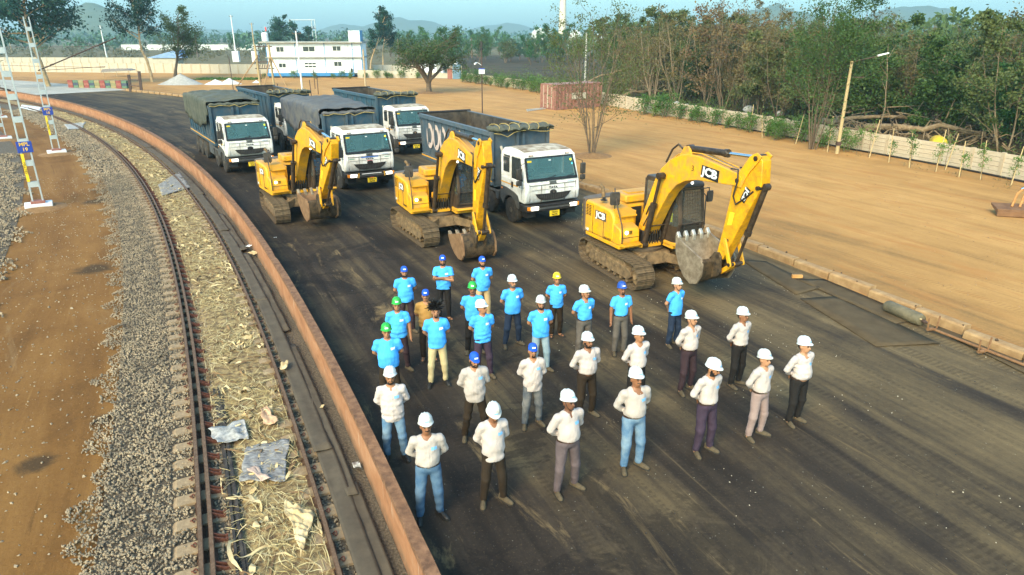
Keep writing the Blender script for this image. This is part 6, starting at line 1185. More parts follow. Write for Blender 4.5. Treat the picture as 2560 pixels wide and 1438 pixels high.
for yy in (.55,1.15,1.25,1.85): MB().tube([(-.035,yy,.15),(-.035,yy,2.3)],.025,6).build('lock_bar',M_panel2,ct,50)
for yy in (.15,1.23): MB().box(-.02,.05,yy,yy+1.05,.16,2.28).build('door',M_cont,ct,None,.02)
MB().box(2.05,3.9,-.03,-.012,.95,1.55).build('sign_panel',M_panel2,ct,None); text_obj('TRI',.55,mat('rust_letter',(.2,.09,.06),None,.7),ct,SIDE_R(2.95,-.034,1.25),bold=.02); text_obj('TCLU',.26,M_panel2,ct,SIDE_R(1.45,-.02,1.2,-math.pi/2))
MB().box(.05,6.0,.02,2.4,2.36,2.41).build('roof_sheet',M_cont,ct,None)
for i,(p,q) in enumerate((((1316,276),(1366,271)),((1318,279),(1364,273)))):
    a_,b_=G(*p),G(*q); tag(MB().tube([(*a_,.05),(*b_,.05)],.05,6).build('steel_pipe',M_galv,None,50),'pale steel pipe lying left of the red container, '+('farther' if i==0 else 'nearer')+' of two','pipe')
# ---- coloured barrier blocks, gate frame, shelter, heaps
cols=[(.22,.05,.04),(.20,.18,.08),(.09,.15,.09),(.27,.09,.06),(.26,.20,.09),(.05,.06,.09)]
p0,p1=Vector((*G(175,219),0)),Vector((*G(322,221),0)); nb=11
for i in range(nb):
    p=p0.lerp(p1,(i+.5)/nb); d=p1-p0; bt_=thing('barrier_block','block of the striped red, green and yellow barrier across the far yard','barrier',(p.x,p.y,0),math.atan2(d.y,d.x),'coloured barrier blocks'); L=d.length/nb*.94
    for k in range(3): MB().box(-L/2,L/2,-.3,.3,.34*k,.34*k+.33).build('painted_band',mat('band_%d'%((i*2+k*3)%6),cols[(i*2+k*3)%6],None,.8),bt_,None,.02)
for i,(px,py,h) in enumerate(((327,229,2.1),(354,231,2.6))):
    x,y=G(px,py); o=MB().box(-.16,.16,-.16,.16,-.05,h).build('gate_post',M_iron,None,None,.03); o.location=(x,y,0); o.rotation_euler=(0,R_(3),.3); tag(o,('shorter','taller')[i]+' dark gate post beside the coloured barrier','post')
for i,(p,q,z_) in enumerate((((327,229),(354,231),.75),((327,229),(354,231),1.5))):
    a_,b_=G(*p),G(*q); tag(MB().tube([(*a_,z_),(*b_,z_)],.07,6).build('gate_rail',M_iron,None,50),('lower','upper')[i]+' rail between the two dark gate posts','rail')
x,y=G(300,192); sh_=thing('tarp_shelter','low shelter with a grey tarpaulin roof before the left wall','shelter',(x,y,0)); MB().prism([(-2.6,.9),(-2.3,1.3),(1.8,1.35),(2.5,1.15),(2.5,1.05),(-2.5,.8)],-1,1).build('tarp_roof',M_sack,sh_,None)
for xx in (-2.3,0,2.2): MB().tube([(xx,-.9,0),(xx,-.9,1.1)],.06,6).build('prop',M_wood,sh_,50)
def heap(label,px,py,rx,h,m,seed):
    x,y=G(px,py); V=[];Fc=[];n=20;k=9
    for j in range(k+1):
        for i in range(n): th=2*math.pi*i/n; r=rx*j/k*(1+.15*mnoise.noise(Vector((math.cos(th)*1.3,math.sin(th)*1.3,seed)))); V.append((r*math.cos(th),r*.6*math.sin(th),h*(1-j/k)**1.15*(1+.12*mnoise.noise(Vector((r*2,th*2,seed))))-.02))
    for j in range(k):
        for i in range(n): Fc.append((j*n+i,j*n+(i+1)%n,(j+1)*n+(i+1)%n,(j+1)*n+i))
    o=obj('heap',np_mesh('heap',V,Fc,True),m); o.location=(x,y,0); tag(o,label,'heap')
M_heapg=mat('grey_aggregate',(.26,.245,.22),(.36,.34,.31),.95,3,7,.35,.68,.5,.05); M_heapw=mat('white_aggregate',(.52,.52,.5),(.62,.62,.6),.95,3,7,.35,.68,.5,.05)
heap('large grey heap of crushed stone',455,211,3.4,1.55,M_heapg,1); heap('low white heap next to the grey stone heap',540,211,1.8,.75,M_heapw,2); heap('white heap, right one of the two low ones',575,210,1.9,.85,M_heapw,3); heap('tiny white heap near the H-frame',641,207,.7,.4,M_heapw,4)
# ---- far industry
ch_=thing('chimney','tall pale factory chimney with a dark rim on the horizon','chimney',(27.6,400,0)); MB().lathe([(.01,0),(2.3,0),(1.7,24.5),(.01,24.5)],18).build('shaft',mat('pale_chimney',(.55,.48,.36),(.62,.55,.42),.8,.5),ch_,50); MB().lathe([(1.2,24.4),(1.75,24.4),(1.75,25.6),(1.2,25.6)],18).build('rim',M_iron,ch_,40)
x=15; fc_=thing('factory','pale factory sheds and tanks among the trees below the chimney','factory',(15,390,0))
for (cx,r,h) in ((0,4.5,8),(19,3.8,7)): MB().lathe([(.01,0),(r,0),(r,h),(r*.5,h+2),(.01,h+2.3)],18,Matrix.Translation((cx,0,0))).build('tank',mat('pale_tank',(.5,.5,.45),None,.7),fc_,40)
MB().prism([(30,0),(58,0),(58,7),(44,10),(30,7)],-6,6).build('shed',mat('pale_shed',(.55,.58,.58),None,.7),fc_,None)
# ---- objects lying at the right side of the yard
M_gas=mat('rusty_green_cylinder',(.10,.085,.05),(.19,.15,.085),.65,5,6,.35,.68,.2,.01,.2)
a_,b_=Vector((*G(2216,764,.17),.17)),Vector((*G(2306,802,.17),.17)); d=(b_-a_).normalized(); gc=thing('gas_cylinder','rusty cylinder lying against the kerb at the right','cylinder',tuple(a_)); L=(b_-a_).length
Mx=d.to_track_quat('Z','Y').to_matrix().to_4x4(); MB().lathe([(.01,0),(.13,.0),(.165,.06),(.165,L-.12),(.14,L-.02),(.01,L)],18,Mx).build('tank',M_gas,gc,40); MB().lathe([(.01,L),(.045,L),(.045,L+.09),(.03,L+.1),(.03,L+.18),(.01,L+.18)],10,Mx).build('valve',M_iron,gc,40); MB().lathe([(.01,0),(.03,0),(.03,.02),(.01,.02)],10,Matrix.Translation(d*(L-.03)+Vector((-.06,-.06,.05)))).build('paint_spot',M_fib2,gc,40)
def kmat(name,label,pts,z,m,seed):
    P=[Vector((*G(*p),0)) for p in pts]; n=14; V=[];Fc=[]
    for i in range(n+1):
        for j in range(5):
            u,v=i/n,j/4; q=(P[0]*(1-u)+P[1]*u)*(1-v)+(P[3]*(1-u)+P[2]*u)*v; V.append((q.x,q.y,z+.012+.012*mnoise.noise(Vector((q.x*1.4,q.y*1.4,seed)))+(.05*max(0,u-.9)*10*max(0,v-.4) if seed%2 else 0)))
    for i in range(n):
        for j in range(4): q=i*5+j; Fc.append((q,q+1,q+6,q+5))
    o=obj(name,np_mesh(name,V,Fc,True),m); so=o.modifiers.new('thick','SOLIDIFY'); so.thickness=.012; tag(o,label,'rubber sheet','rubber sheets along the kerb')
M_kmat=mat('brown_rubber_sheet',(.042,.029,.017),(.080,.057,.032),.9,2.5,7,.35,.66,.2,.01,0,.1,(1,1,1),(.15,.105,.058),.4,1.1)
kmat('rubber_sheet','brown rubber sheet on the yard beside the big excavator bucket',[(1850,650),(1990,738),(2050,722),(1915,655)],0,M_kmat,1)
kmat('rubber_sheet','long brown rubber sheet right of the excavator, next to the kerb',[(1990,700),(2240,812),(2300,800),(2060,700)],.012,M_kmat,2)
kmat('rubber_sheet','brown rubber sheet with a lifted corner, in the middle of the right side',[(2000,748),(2190,868),(2350,862),(2100,742)],0,M_kmat,3)
kmat('rubber_sheet','grey-brown rubber sheet under the roller frame at the right edge',[(2330,822),(2600,955),(2640,930),(2365,812)],.01,M_kmat,4)
tag(MB().box(-.16,.16,-.05,.05,0,.10).build('wood_offcut',M_strip and mat('orange_wood',(.45,.2,.05),(.55,.3,.1),.8,6),None,None,.01),'orange wood offcut on the yard near the kerb','wood').location=(*G(1992,697),.03)
rf=thing('roller_frame','rusty conveyor roller bar with upright V brackets lying along the kerb','roller frame',(*G(2330,832),0)); o0=Vector((*G(2330,832),0)); p1=Vector((*G(2620,948),0))-o0
MB().tube([(0,0,.10),tuple(p1+Vector((0,0,.10)))],.035,8).build('long_bar',mat('rust_bar',(.16,.075,.03),(.24,.12,.05),.8,9),rf,50)
for px,py in ((2328,832),(2455,888)):
    q=Vector((*G(px,py),0))-o0; dn=p1.normalized(); sd=Vector((-dn.y,dn.x,0)); 
    for k,u in enumerate((-1,1)): MB().tube([tuple(q+sd*.02*u+Vector((0,0,.06))),tuple(q+sd*u*.17+Vector((0,0,.10))),tuple(q+sd*u*.20+Vector((0,0,.42)))],.022,6).build('bracket_arm',MATS['rust_bar'],rf,50)
    MB().cyl(tuple(q-sd*.17+Vector((0,0,.12))),tuple(q+sd*.02+Vector((0,0,.10))),.045,None,10).build('roller',MATS['rust_bar'],rf,40)
# rusty flat attachment at the right edge
x,y=G(2490,541); bl_=thing('grader_blade','rusty brown steel blade attachment with lift arms at the right edge','blade',(x,y,0),R_(-14)); M_rb=mat('brown_rusty_plate',(.14,.065,.028),(.22,.11,.05),.75,3,7,.35,.68,.2,.01,.2)
MB().prism([(0,.12),(0,.30),(.75,.42),(.75,.34)],0,2.6,'x').build('blade_plate',M_rb,bl_,None,.01); MB().box(0,2.6,-.05,.03,.02,.24).build('blade_lip',M_rb,bl_,None,.01)
for xx in (.62,.9): MB().tube([(xx,.35,.36),(xx+.18,.6,.85),(xx+.45,.8,1.05)],.045,7).build('lift_arm',mat('orange_rust_arm',(.35,.14,.03),(.45,.2,.06),.7,6),bl_,50)
MB().tube([(.95,.75,1.02),(1.9,1.0,1.45)],.04,8).build('ram_rod',M_chrome,bl_,50)
x,y=G(2338,362,1.0); yd=MB(); yd.lathe([(.02,-.45),(.40,-.45),(.42,-.40),(.42,.40),(.40,.45),(.02,.45)],20,None,'x'); yd=yd.build('yellow_drum',mat('yellow_drum_paint',(.62,.40,.02),(.5,.3,.02),.5,4),None,40); yd.location=(25.3,41.0,.95); yd.rotation_euler=(0,0,R_(70)); tag(yd,'yellow drum lying behind the right boundary wall','drum')
sb_=MB().box(-.9,.9,-.6,.6,0,.5); sb_=sb_.build('drum_cradle',M_wood,None,None,.02); sb_.location=(25.3,41.0,0); tag(sb_,'timber cradle under the yellow drum behind the wall','cradle')

# grit on the yard: coal lumps and pale chips
rg=np.random.default_rng(77); n=2600; a=22.5+12*rg.uniform(0,1,n)**1.3; r=212.9+14*rg.uniform(0,1,n)**1.2; keep=np.array([mnoise.noise(Vector((p*1.1,q*.5,1))) for p,q in zip(a,r)])>-.1; a,r=a[keep],r[keep]; t_=np.radians(a)
o=stone_field('coal_lumps',np.stack([CC[0]+r*np.cos(t_),CC[1]+r*np.sin(t_),0*r+.003],1),rg.uniform(.005,.016,len(r))*np.where(rg.uniform(0,1,len(r))>.96,1.8,1),'small dark lumps of coal scattered over the yard',21,12); o.data.materials.clear(); o.data.materials.append(M_black); o['category']='coal'
n=2400; a=22.5+9*rg.uniform(0,1,n)**1.2; r=227-10*rg.uniform(0,1,n)**1.6; keep=np.array([mnoise.noise(Vector((p*1.7,q*.8,5))) for p,q in zip(a,r)])>.02; a,r=a[keep],r[keep]; t_=np.radians(a)
o=stone_field('pale_grit',np.stack([CC[0]+r*np.cos(t_),CC[1]+r*np.sin(t_),0*r+.003],1),rg.uniform(.004,.013,len(r)),'pale grit and chips scattered over the yard surface',22,12); o.data.materials.clear(); o.data.materials.append(mat('pale_chip',(.42,.36,.27),(.6,.5,.36),.9,2)); 
n=1500; x=rg.uniform(6,27,n); y=rg.uniform(16,60,n); keep=np.array([math.hypot(p-CC[0],q-CC[1])>228.6 and p<25.5-.33*(q-34) for p,q in zip(x,y)]); x,y=x[keep],y[keep]
o=stone_field('dirt_clods',np.stack([x,y,0*x+.0],1),rg.uniform(.008,.03,len(x)),'small clods and stones on the orange dirt yard',23,12); o.data.materials.clear(); o.data.materials.append(mat('dirt_clod',(.16,.095,.045),(.34,.22,.12),.95,1.3)); o['category']='soil'
# ================================================ vegetation
def leaf_quads(C,rg,size,aspect=.55,flat=0.0,droop=0.0):
    N=len(C); d=rg.normal(size=(N,3)); d[:,2]=d[:,2]*(1-flat)-droop; d/=np.linalg.norm(d,axis=1)[:,None]; e=np.cross(d,rg.normal(size=(N,3))); e/=np.linalg.norm(e,axis=1)[:,None]+1e-9
    L=(size*rg.uniform(.6,1.4,N))[:,None]; W=L*aspect
    V=np.stack([C-d*L*.5,C+e*W*.5,C+d*L*.5,C-e*W*.5],1); return V.reshape(-1,3),np.arange(N*4).reshape(-1,4)
def grow(seed,h,r0,stems=1,stem_spread=.3,nb=9,first=.3,blen=.45,up=.45,levels=2,leaf=2600,lsize=.22,sig=.35,droop=0.,flat=0.,lean=0.,bare=0.,umbrella=0.,leaf_from=.35,wig=.12,aspect=.55,base=0.):
    rr=random.Random(seed); rg=np.random.default_rng(seed); T=MB(); tips=[]
    def path(p,d,L,n,w_,gz):
        pts=[p]; d=d.normalized()
        for i in range(n):
            d=(d+Vector((rr.gauss(0,w_),rr.gauss(0,w_),rr.gauss(0,w_*.6)+gz))).normalized(); p=p+d*(L/n); pts.append(p)
        return pts
    def branch(p,d,L,r,lev):
        n=5 if lev==1 else 3; gz=.05 if not umbrella else (.10-.16*(lev>1)); pts=path(p,d,L,n,wig*1.6,gz); T.tube(pts,[r*(1-.75*i/n) for i in range(n+1)],5 if lev==1 else 4,False)
        if lev>=levels:
            for i in range(1,n+1): tips.append((pts[i],L*.35))
            return
        k=rr.randint(3,5)
        for i in range(k):
            u=rr.uniform(.25,1); q=pts[min(n,int(u*n))]; dd=(pts[-1]-pts[0]).normalized()+Vector((rr.gauss(0,.6),rr.gauss(0,.6),rr.gauss(.1,.4))); branch(q,dd,L*rr.uniform(.35,.6),r*.45,lev+1)
        tips.append((pts[-1],L*.25))
    if base: T.tube([(0,0,-.2),(.04,.02,base*.5),(0,0,base+.25)],[r0*1.35,r0*1.05,r0*.95],10,False)
    for s in range(stems):
        a=rr.uniform(0,2*math.pi) if not base else s*2*math.pi/stems+rr.gauss(0,.2); b=Vector((math.cos(a),math.sin(a),0))*((rr.uniform(.02,.25) if not base else .06) if stems>1 else 0)+Vector((0,0,base)); sp=stem_spread*rr.uniform(.4,1.2) if stems>1 else 0
        d0=Vector((math.cos(a)*sp+lean,math.sin(a)*sp,1)); hh=h*(rr.uniform(.72,1) if stems>1 else 1)*(1 if not umbrella else umbrella); n=9; pts=path(b,d0,hh,n,wig,.10); rs=r0*(rr.uniform(.5,1) if stems>1 else 1)
        T.tube([pts[0]-Vector((0,0,.2))]+pts[1:],[rs*(1-.82*(i/n)**.8) if not umbrella else rs*(1-.5*i/n) for i in range(n+1)],7,False)
        m=max(2,int(nb/(1 if stems==1 else 1.0)))
        for i in range(m):
            u=first+(1-first)*(i+rr.random())/m; f=u*n; j=min(n-1,int(f)); q=pts[j].lerp(pts[j+1],f-j); a2=rr.uniform(0,2*math.pi) if stems==1 else a+rr.gauss(0,1.3)
            L=h*blen*(1-.55*(u-first)/(1-first) if not umbrella else 1)*rr.uniform(.7,1.15); dd=Vector((math.cos(a2),math.sin(a2),up+rr.gauss(0,.15))); branch(q,dd,L,rs*.42*(1-.5*u),1)
        tips.append((pts[-1],h*.08))
    tips=[t for t in tips if t[0].z>h*leaf_from*.5]
    tr=T.mesh('trunk',60,False)
    if leaf:
        P=np.array([t[0] for t in tips]); S=np.array([max(.15,min(t[1],1.2)) for t in tips]); wgt=rg.uniform(.15,1.6,len(P))*(rg.uniform(0,1,len(P))>bare); wgt/=wgt.sum(); k=rg.choice(len(P),leaf,p=wgt)
        off=rg.normal(size=(leaf,3))*(S[k]*sig*1.5)[:,None]; off[:,2]*=.7
        if droop: off[:,2]-=np.abs(rg.normal(0,droop,leaf))
        V,Q=leaf_quads(P[k]+off,rg,lsize,aspect,flat,droop*.8); cr=np_mesh('crown',V,Q)
    else: cr=None
    return tr,cr
M_bark=mat('brown_bark',(.085,.058,.035),(.16,.11,.068),.9,6,6,.35,.68,.4,.02); M_barkp=mat('pale_bark',(.15,.105,.06),(.25,.18,.105),.85,3,6,.35,.68,.3,.02); M_barko=mat('orange_eucalypt_bark',(.32,.19,.08),(.50,.36,.20),.8,1.5,6,.35,.68,.2,.02); M_stem=mat('dry_stem',(.10,.07,.04),(.18,.125,.07),.9,5,5)
L_euc=leafmat('eucalypt_leaf',(.010,.045,.030),(.026,.085,.055)); L_aca=leafmat('acacia_leaf',(.035,.065,.012),(.075,.105,.02)); L_scr=leafmat('scrub_leaf',(.044,.088,.018),(.10,.138,.034),warm=(.11,.105,.03)); L_grn=leafmat('bright_leaf',(.028,.098,.024),(.066,.155,.040)); L_dry=leafmat('dry_leaf',(.085,.080,.028),(.155,.118,.042),warm=(.17,.095,.045)); L_sap=leafmat('sapling_leaf',(.05,.12,.018),(.11,.19,.035)); L_olv=leafmat('olive_leaf',(.056,.084,.022),(.112,.128,.036),warm=(.12,.10,.04)); L_far=leafmat('far_leaf',(.024,.075,.034),(.05,.115,.052),.1)
def tree_thing(name,label,cat,meshes,mt,ml,loc,rz=0,sc=1.0,group=None,crown='crown'):
    t=thing(name,label,cat,loc,rz,group); t.scale=(sc,)*3 if not hasattr(sc,'__len__') else sc
    tr,cr=meshes
    if tr is not None:
        if not tr.materials: tr.materials.append(mt)
        obj('trunk',tr,None,t)
    if cr is not None:
        if not cr.materials: cr.materials.append(ml)
        obj(crown,cr,None,t)
    return t
def at(px,py,Y): r=ray(px,py); k=Y/r[1]; return (r[0]*k,Y)
# single trees one can point at
tree_thing('eucalyptus_tree','tall dark eucalyptus with an orange trunk at the left edge','tree',grow(21,15.5,.34,1,0,22,.30,.50,.45,2,15000,.46,.55,.3,leaf_from=.5,lean=-.03),M_barko,L_euc,(-66.5,102,0),.4)
tree_thing('eucalyptus_tree','slim leaning eucalyptus left of the round-crowned tree','tree',grow(22,14.5,.26,1,0,16,.42,.32,.6,2,6500,.33,.5,.3,leaf_from=.6,lean=-.07),M_barko,L_euc,(-56.3,111.5,0),1.2)
tree_thing('round_tree','round-crowned olive tree left of the grey stone heap','tree',grow(23,11.0,.30,3,.40,10,.30,.44,.5,2,7500,.25,.55),M_bark,L_aca,(-58.0,122.5,0),.3)
tree_thing('umbrella_tree','low spreading umbrella-shaped tree in the middle of the dirt yard','tree',grow(24,7.4,.30,6,1.15,8,.45,.42,.10,2,12000,.20,.45,umbrella=.62,flat=.3,leaf_from=.75,base=1.5),M_bark,L_aca,(-10.6,90.4,0),.9)
tree_thing('eucalyptus_tree','tall slim eucalyptus right of the white building, left one','tree',grow(25,12.5,.2,1,0,15,.30,.24,.7,2,4200,.34,.45,.25),M_barko,L_euc,(*at(926,168,160),0)); tree_thing('eucalyptus_tree','tall slim eucalyptus right of the white building, right one','tree',grow(26,14.2,.22,1,0,16,.30,.26,.7,2,5200,.34,.45,.25),M_barko,L_euc,(*at(958,168,162),0))
tree_thing('dark_tree','dark leaning tree behind the roof of the white building, left one','tree',grow(27,13.5,.3,2,.25,12,.25,.30,.6,2,6000,.38,.5),M_bark,L_euc,(*at(703,150,190),0)); tree_thing('dark_tree','dark rounded tree behind the roof of the white building, right one','tree',grow(28,10.5,.3,2,.25,11,.2,.34,.5,2,5600,.38,.5),M_bark,L_euc,(*at(760,150,185),0))
tree_thing('multi_stem_tree','sparse many-stemmed tree standing in the dirt between truck and red container','tree',grow(31,9.0,.060,11,.25,6,.20,.33,.6,2,8500,.105,.55,wig=.08,leaf_from=.2,bare=.25),M_bark,L_olv,(4.9,42.3,0),.2)
tree_thing('multi_stem_tree','many-stemmed tree before the boundary wall next to the street lamp','tree',grow(32,9.3,.085,7,.18,6,.30,.36,.6,2,14000,.13,.6,wig=.07,leaf_from=.4),M_bark,L_scr,(19.5,44.8,0),.5)
tree_thing('large_tree','large overhanging tree with a thick bent trunk at the right edge','tree',grow(33,10.5,.30,2,.35,10,.35,.45,.35,2,8200,.15,.5,lean=-.12),M_bark,L_scr,(33.5,43.5,0),2.2)
# earth mound under the two yard trees
for (x,y,r,lb) in ((-10.6,90.4,2.0,'low mound of earth at the foot of the umbrella-shaped tree'),(4.9,42.2,1.3,'low mound of earth under the many-stemmed tree in the yard')):
    o=MB().lathe([(r,-.02),(r*.7,.07),(r*.35,.15),(.01,.19)],22).build('earth_mound',M_mount,None,60); o.location=(x,y,0); tag(o,lb,'mound')
# ---- the wood behind the right boundary wall
kinds=[]
for i,(st,h,leaf,ls,lm,bm_,bare,nb,sig) in enumerate([(5,8.5,4200,.19,L_scr,M_bark,.2,5,.55),(4,9.5,3600,.20,L_olv,M_stem,.35,5,.5),(3,8.0,5200,.19,L_grn,M_bark,.15,6,.55),(6,10.0,1700,.17,L_dry,M_stem,.5,4,.5),(5,9.0,900,.15,L_dry,M_barkp,.55,4,.4),(4,7.5,4800,.18,L_scr,M_bark,.2,6,.6),(3,10.0,3000,.19,L_olv,M_barkp,.4,6,.45)]):
    kinds.append((grow(50+i,h,.085,st,.28,nb+1,.12,.32,.55,2,int(leaf*2.2),ls*1.15,sig,bare=bare*.8,leaf_from=.05,wig=.09),bm_,lm))
FL=['leafy green scrub tree in the wood behind the right wall','olive scrub tree in the wood behind the right wall','bright green tree in the wood behind the right wall','dry brownish tree in the wood behind the right wall','nearly bare pale-stemmed tree in the wood behind the right wall','low dense green tree in the wood behind the right wall','tall thin olive tree in the wood behind the right wall']
KN=['scrub_tree','olive_tree','green_tree','dry_tree','bare_tree','dense_tree','thin_tree']
fr=random.Random(99); spots=[]; B=[Vector((*p,0)) for p in BW[1:]]
seg=[(a_,b_,(b_-a_).length) for a_,b_ in zip(B,B[1:])]; tot=sum(s[2] for s in seg)
tries=0
while len(spots)<150 and tries<6000:
    tries+=1; u=fr.uniform(.02,1)**1.0*tot
    for a_,b_,L in seg:
        if u<=L: break
        u-=L
    p=a_.lerp(b_,u/L); d=(b_-a_).normalized(); n=Vector((d.y,-d.x,0)); off=fr.choice((fr.uniform(5,14),fr.uniform(9,34),fr.uniform(25,75))); q=p+n*off
    px_=1280+F_PX*q.x/(q.y*math.cos(PITCH)+7*math.sin(PITCH))
    if px_>2850 or q.y<14 or q.y>190: continue
    # the clearing behind the wall left of the container stays open
    if px_<1560 and off<16: continue
    if any((q-s[0]).length<(2.2 if s[0].y<80 else 3.0) for s in spots): continue
    spots.append((q,off))
for q,off in spots:
    px_=1280+F_PX*q.x/(q.y*math.cos(PITCH)+7*math.sin(PITCH)); k=fr.choices(range(7),weights=(5,5,3,4,2,5,4) if px_>1900 else (3,5,2,5,6,3,5))[0]; sc=fr.uniform(.70,1.02)*(1.0 if px_>1900 else 1.12)
    ms,bm_,lm=kinds[k]; tree_thing(KN[k],FL[k],'tree',ms,bm_,lm,(q.x,q.y,-.05),fr.uniform(0,6.28),(sc*fr.uniform(.9,1.15),sc*fr.uniform(.9,1.15),sc),'trees in the wood behind the right wall')
# mid-distance trees beyond the yard in the centre
mid=[(grow(70+i,h,.16,st,.3,7,.2,.34,.5,2,lf,.34,.6,leaf_from=.25),M_bark,lm) for i,(h,st,lf,lm) in enumerate([(7.5,3,2200,L_far),(9,2,2400,L_grn),(6,3,1800,L_olv),(8,2,2000,L_scr)])]
ML=['blue-green tree beyond the far end of the yard','bright green tree beyond the far end of the yard','olive tree beyond the far end of the yard','dark scrubby tree beyond the far end of the yard']; MK=['field_tree','green_tree','olive_tree','scrub_tree']
for i in range(80):
    px=fr.choice((fr.uniform(960,1420),fr.uniform(960,1420),fr.uniform(-60,960))); Y=fr.uniform(165,330) if px>960 else fr.uniform(250,420)
    x,y=at(px,120,Y); k=fr.randrange(4); ms,bm_,lm=mid[k]; s=fr.uniform(.7,1.1)*(1 if px>960 else .8); tree_thing(MK[k],ML[k],'tree',ms,bm_,lm,(x,y,-.2),fr.uniform(0,6.28),s,'trees beyond the far end of the yard')
# palms
def palm(seed,h):
    rr=random.Random(seed); T=MB().tube([(0,0,-.2),(.1,0,h*.5),(.05,.1,h)],[.28,.2,.18],8,False).mesh('trunk',60,False); C=MB()
    for k in range(26):
        a=rr.uniform(0,6.28); e=rr.uniform(-.6,1.0); L=rr.uniform(1.2,1.7); p=Vector((.05,.1,h)); d=Vector((math.cos(a)*math.cos(e),math.sin(a)*math.cos(e),math.sin(e))); s=d.cross(Vector((0,0,1))).normalized()
        for j in range(7): w_=(j-3)*.30; dd=(d+s*w_).normalized(); q=p+d*L*.55; C.add([tuple(q-s*.03),tuple(q+s*.03),tuple(q+dd*L*.6)],[(0,1,2)])
        C.tube([tuple(p),tuple(p+d*L*.6)],.03,3,False)
    return T,C.mesh('fronds',None,False)
pm_=palm(5,6.2)
for i,(px,Y) in enumerate(((995,190),(1022,210),(1150,230),(1180,228),(1195,236),(492,250),(1060,240))): tree_thing('fan_palm','fan palm with a round head of fronds among the far trees','palm',pm_,M_bark,L_far,(*at(px,120,Y),-.2),i,1.0+.08*(i%3),'fan palms among the far trees','fronds')
# far woodland in belts, read as one mass
def belt_wood(name,label,n,Y0,Y1,px0,px1,h0,h1,seed,m,q=46,sf=.26):
    rg=np.random.default_rng(seed); Y=Y0+(Y1-Y0)*rg.uniform(0,1,n)**.8; px=rg.uniform(px0,px1,n); zf=(Y*math.cos(PITCH)+7*math.sin(PITCH)); X=(px-1280)/F_PX*zf; h=rg.uniform(h0,h1,n)*(.7+.6*rg.uniform(0,1,n)**2)
    d=rg.normal(size=(n,q,3)); d/=np.linalg.norm(d,axis=2)[...,None]; r=rg.uniform(.5,1,(n,q,1))**.5; C=np.stack([X,Y,h*.55],1)[:,None]+d*r*np.stack([h*.55,h*.55,h*.48],1)[:,None]; C[...,2]=np.clip(C[...,2],.2,None)
    V,Q=leaf_quads(C.reshape(-1,3),rg,1.0,.7); sc=np.repeat(np.repeat(h*sf,q),4)[:,None]; ctr=np.repeat(C.reshape(-1,3),4,0); V=ctr+(V-ctr)*sc
    o=obj(name,np_mesh(name,V,Q),m); tag(o,label,'woodland',kind='stuff')
belt_wood('distant_woodland','far belt of trees along the horizon behind the field',420,330,620,-500,3000,6,9,1,L_far,44)
belt_wood('distant_woodland','hazy woodland at the foot of the hills',900,620,1500,-700,3200,8,13,2,L_far,30)
belt_wood('field_scrub','low brown scrub over the dry field behind the left walls',500,190,330,-300,960,1.2,2.2,3,L_dry,26)
belt_wood('wood_background','deep wood far behind the right boundary wall',260,130,330,1440,3000,7,10,4,L_scr,190,.11)
# undergrowth and dry grass behind the wall
def undergrowth(name,label,n,seed,m,o0,o1,h,size,asp,flat=0):
    rg=np.random.default_rng(seed); P=[]; rr=random.Random(seed)
    while len(P)<n:
        u=rr.uniform(0,tot)
        for a_,b_,L in seg:
            if u<=L: break
            u-=L
        p=a_.lerp(b_,u/L); d=(b_-a_).normalized(); nn=Vector((d.y,-d.x,0)); off=o0+(o1-o0)*rr.random()**1.3; q=p+nn*off
        if q.y<12: continue
        c=mnoise.noise(Vector((q.x*.22,q.y*.22,seed)))
        if c<-.15: continue
        P.append((q.x,q.y,h*(.15+max(0,c)*1.5)*rr.random()**.8))
    V,Q=leaf_quads(np.array(P),rg,size,asp,flat); tag(obj(name,np_mesh(name,V,Q),m),label,'undergrowth',kind='stuff')
undergrowth('undergrowth','dark green undergrowth beneath the wood behind the right wall',42000,61,L_scr,3.5,40,2.6,.20,.5)
undergrowth('dry_undergrowth','brown dry undergrowth and grass behind the right wall',22000,62,L_dry,1.0,26,1.1,.26,.12)
# trunk stems one sees through the wood
for i in range(16):
    u=fr.uniform(.02,.75)*tot
    for a_,b_,L in seg:
        if u<=L: break
        u-=L
    p=a_.lerp(b_,u/L); d=(b_-a_).normalized(); n=Vector((d.y,-d.x,0)); q=p+n*fr.uniform(5,13); h=fr.uniform(5.5,8.5); ln=fr.uniform(-.35,.45); P=[(0,0,-.1)]+[(ln*h*(k/6)**1.3+fr.gauss(0,.10),fr.gauss(0,.15),h*k/6) for k in range(1,7)]
    t=thing('bare_sapling','thin pale bare stem leaning among the trees behind the right wall','tree',(q.x,q.y,0),fr.uniform(-.5,.5),'bare stems behind the right wall'); MB().tube(P,[.06,.055,.05,.042,.034,.025,.012],6,False).build('trunk',M_barkp,t,60); tw=MB()
    for k in (3,4,5): b0=Vector(P[k]); tw.tube([b0,b0+Vector((fr.gauss(0,.5),fr.gauss(0,.4),.8)),b0+Vector((fr.gauss(0,.8),fr.gauss(0,.6),1.7))],[.022,.015,.006],4,False)
    tw.build('twigs',M_barkp,t,60)
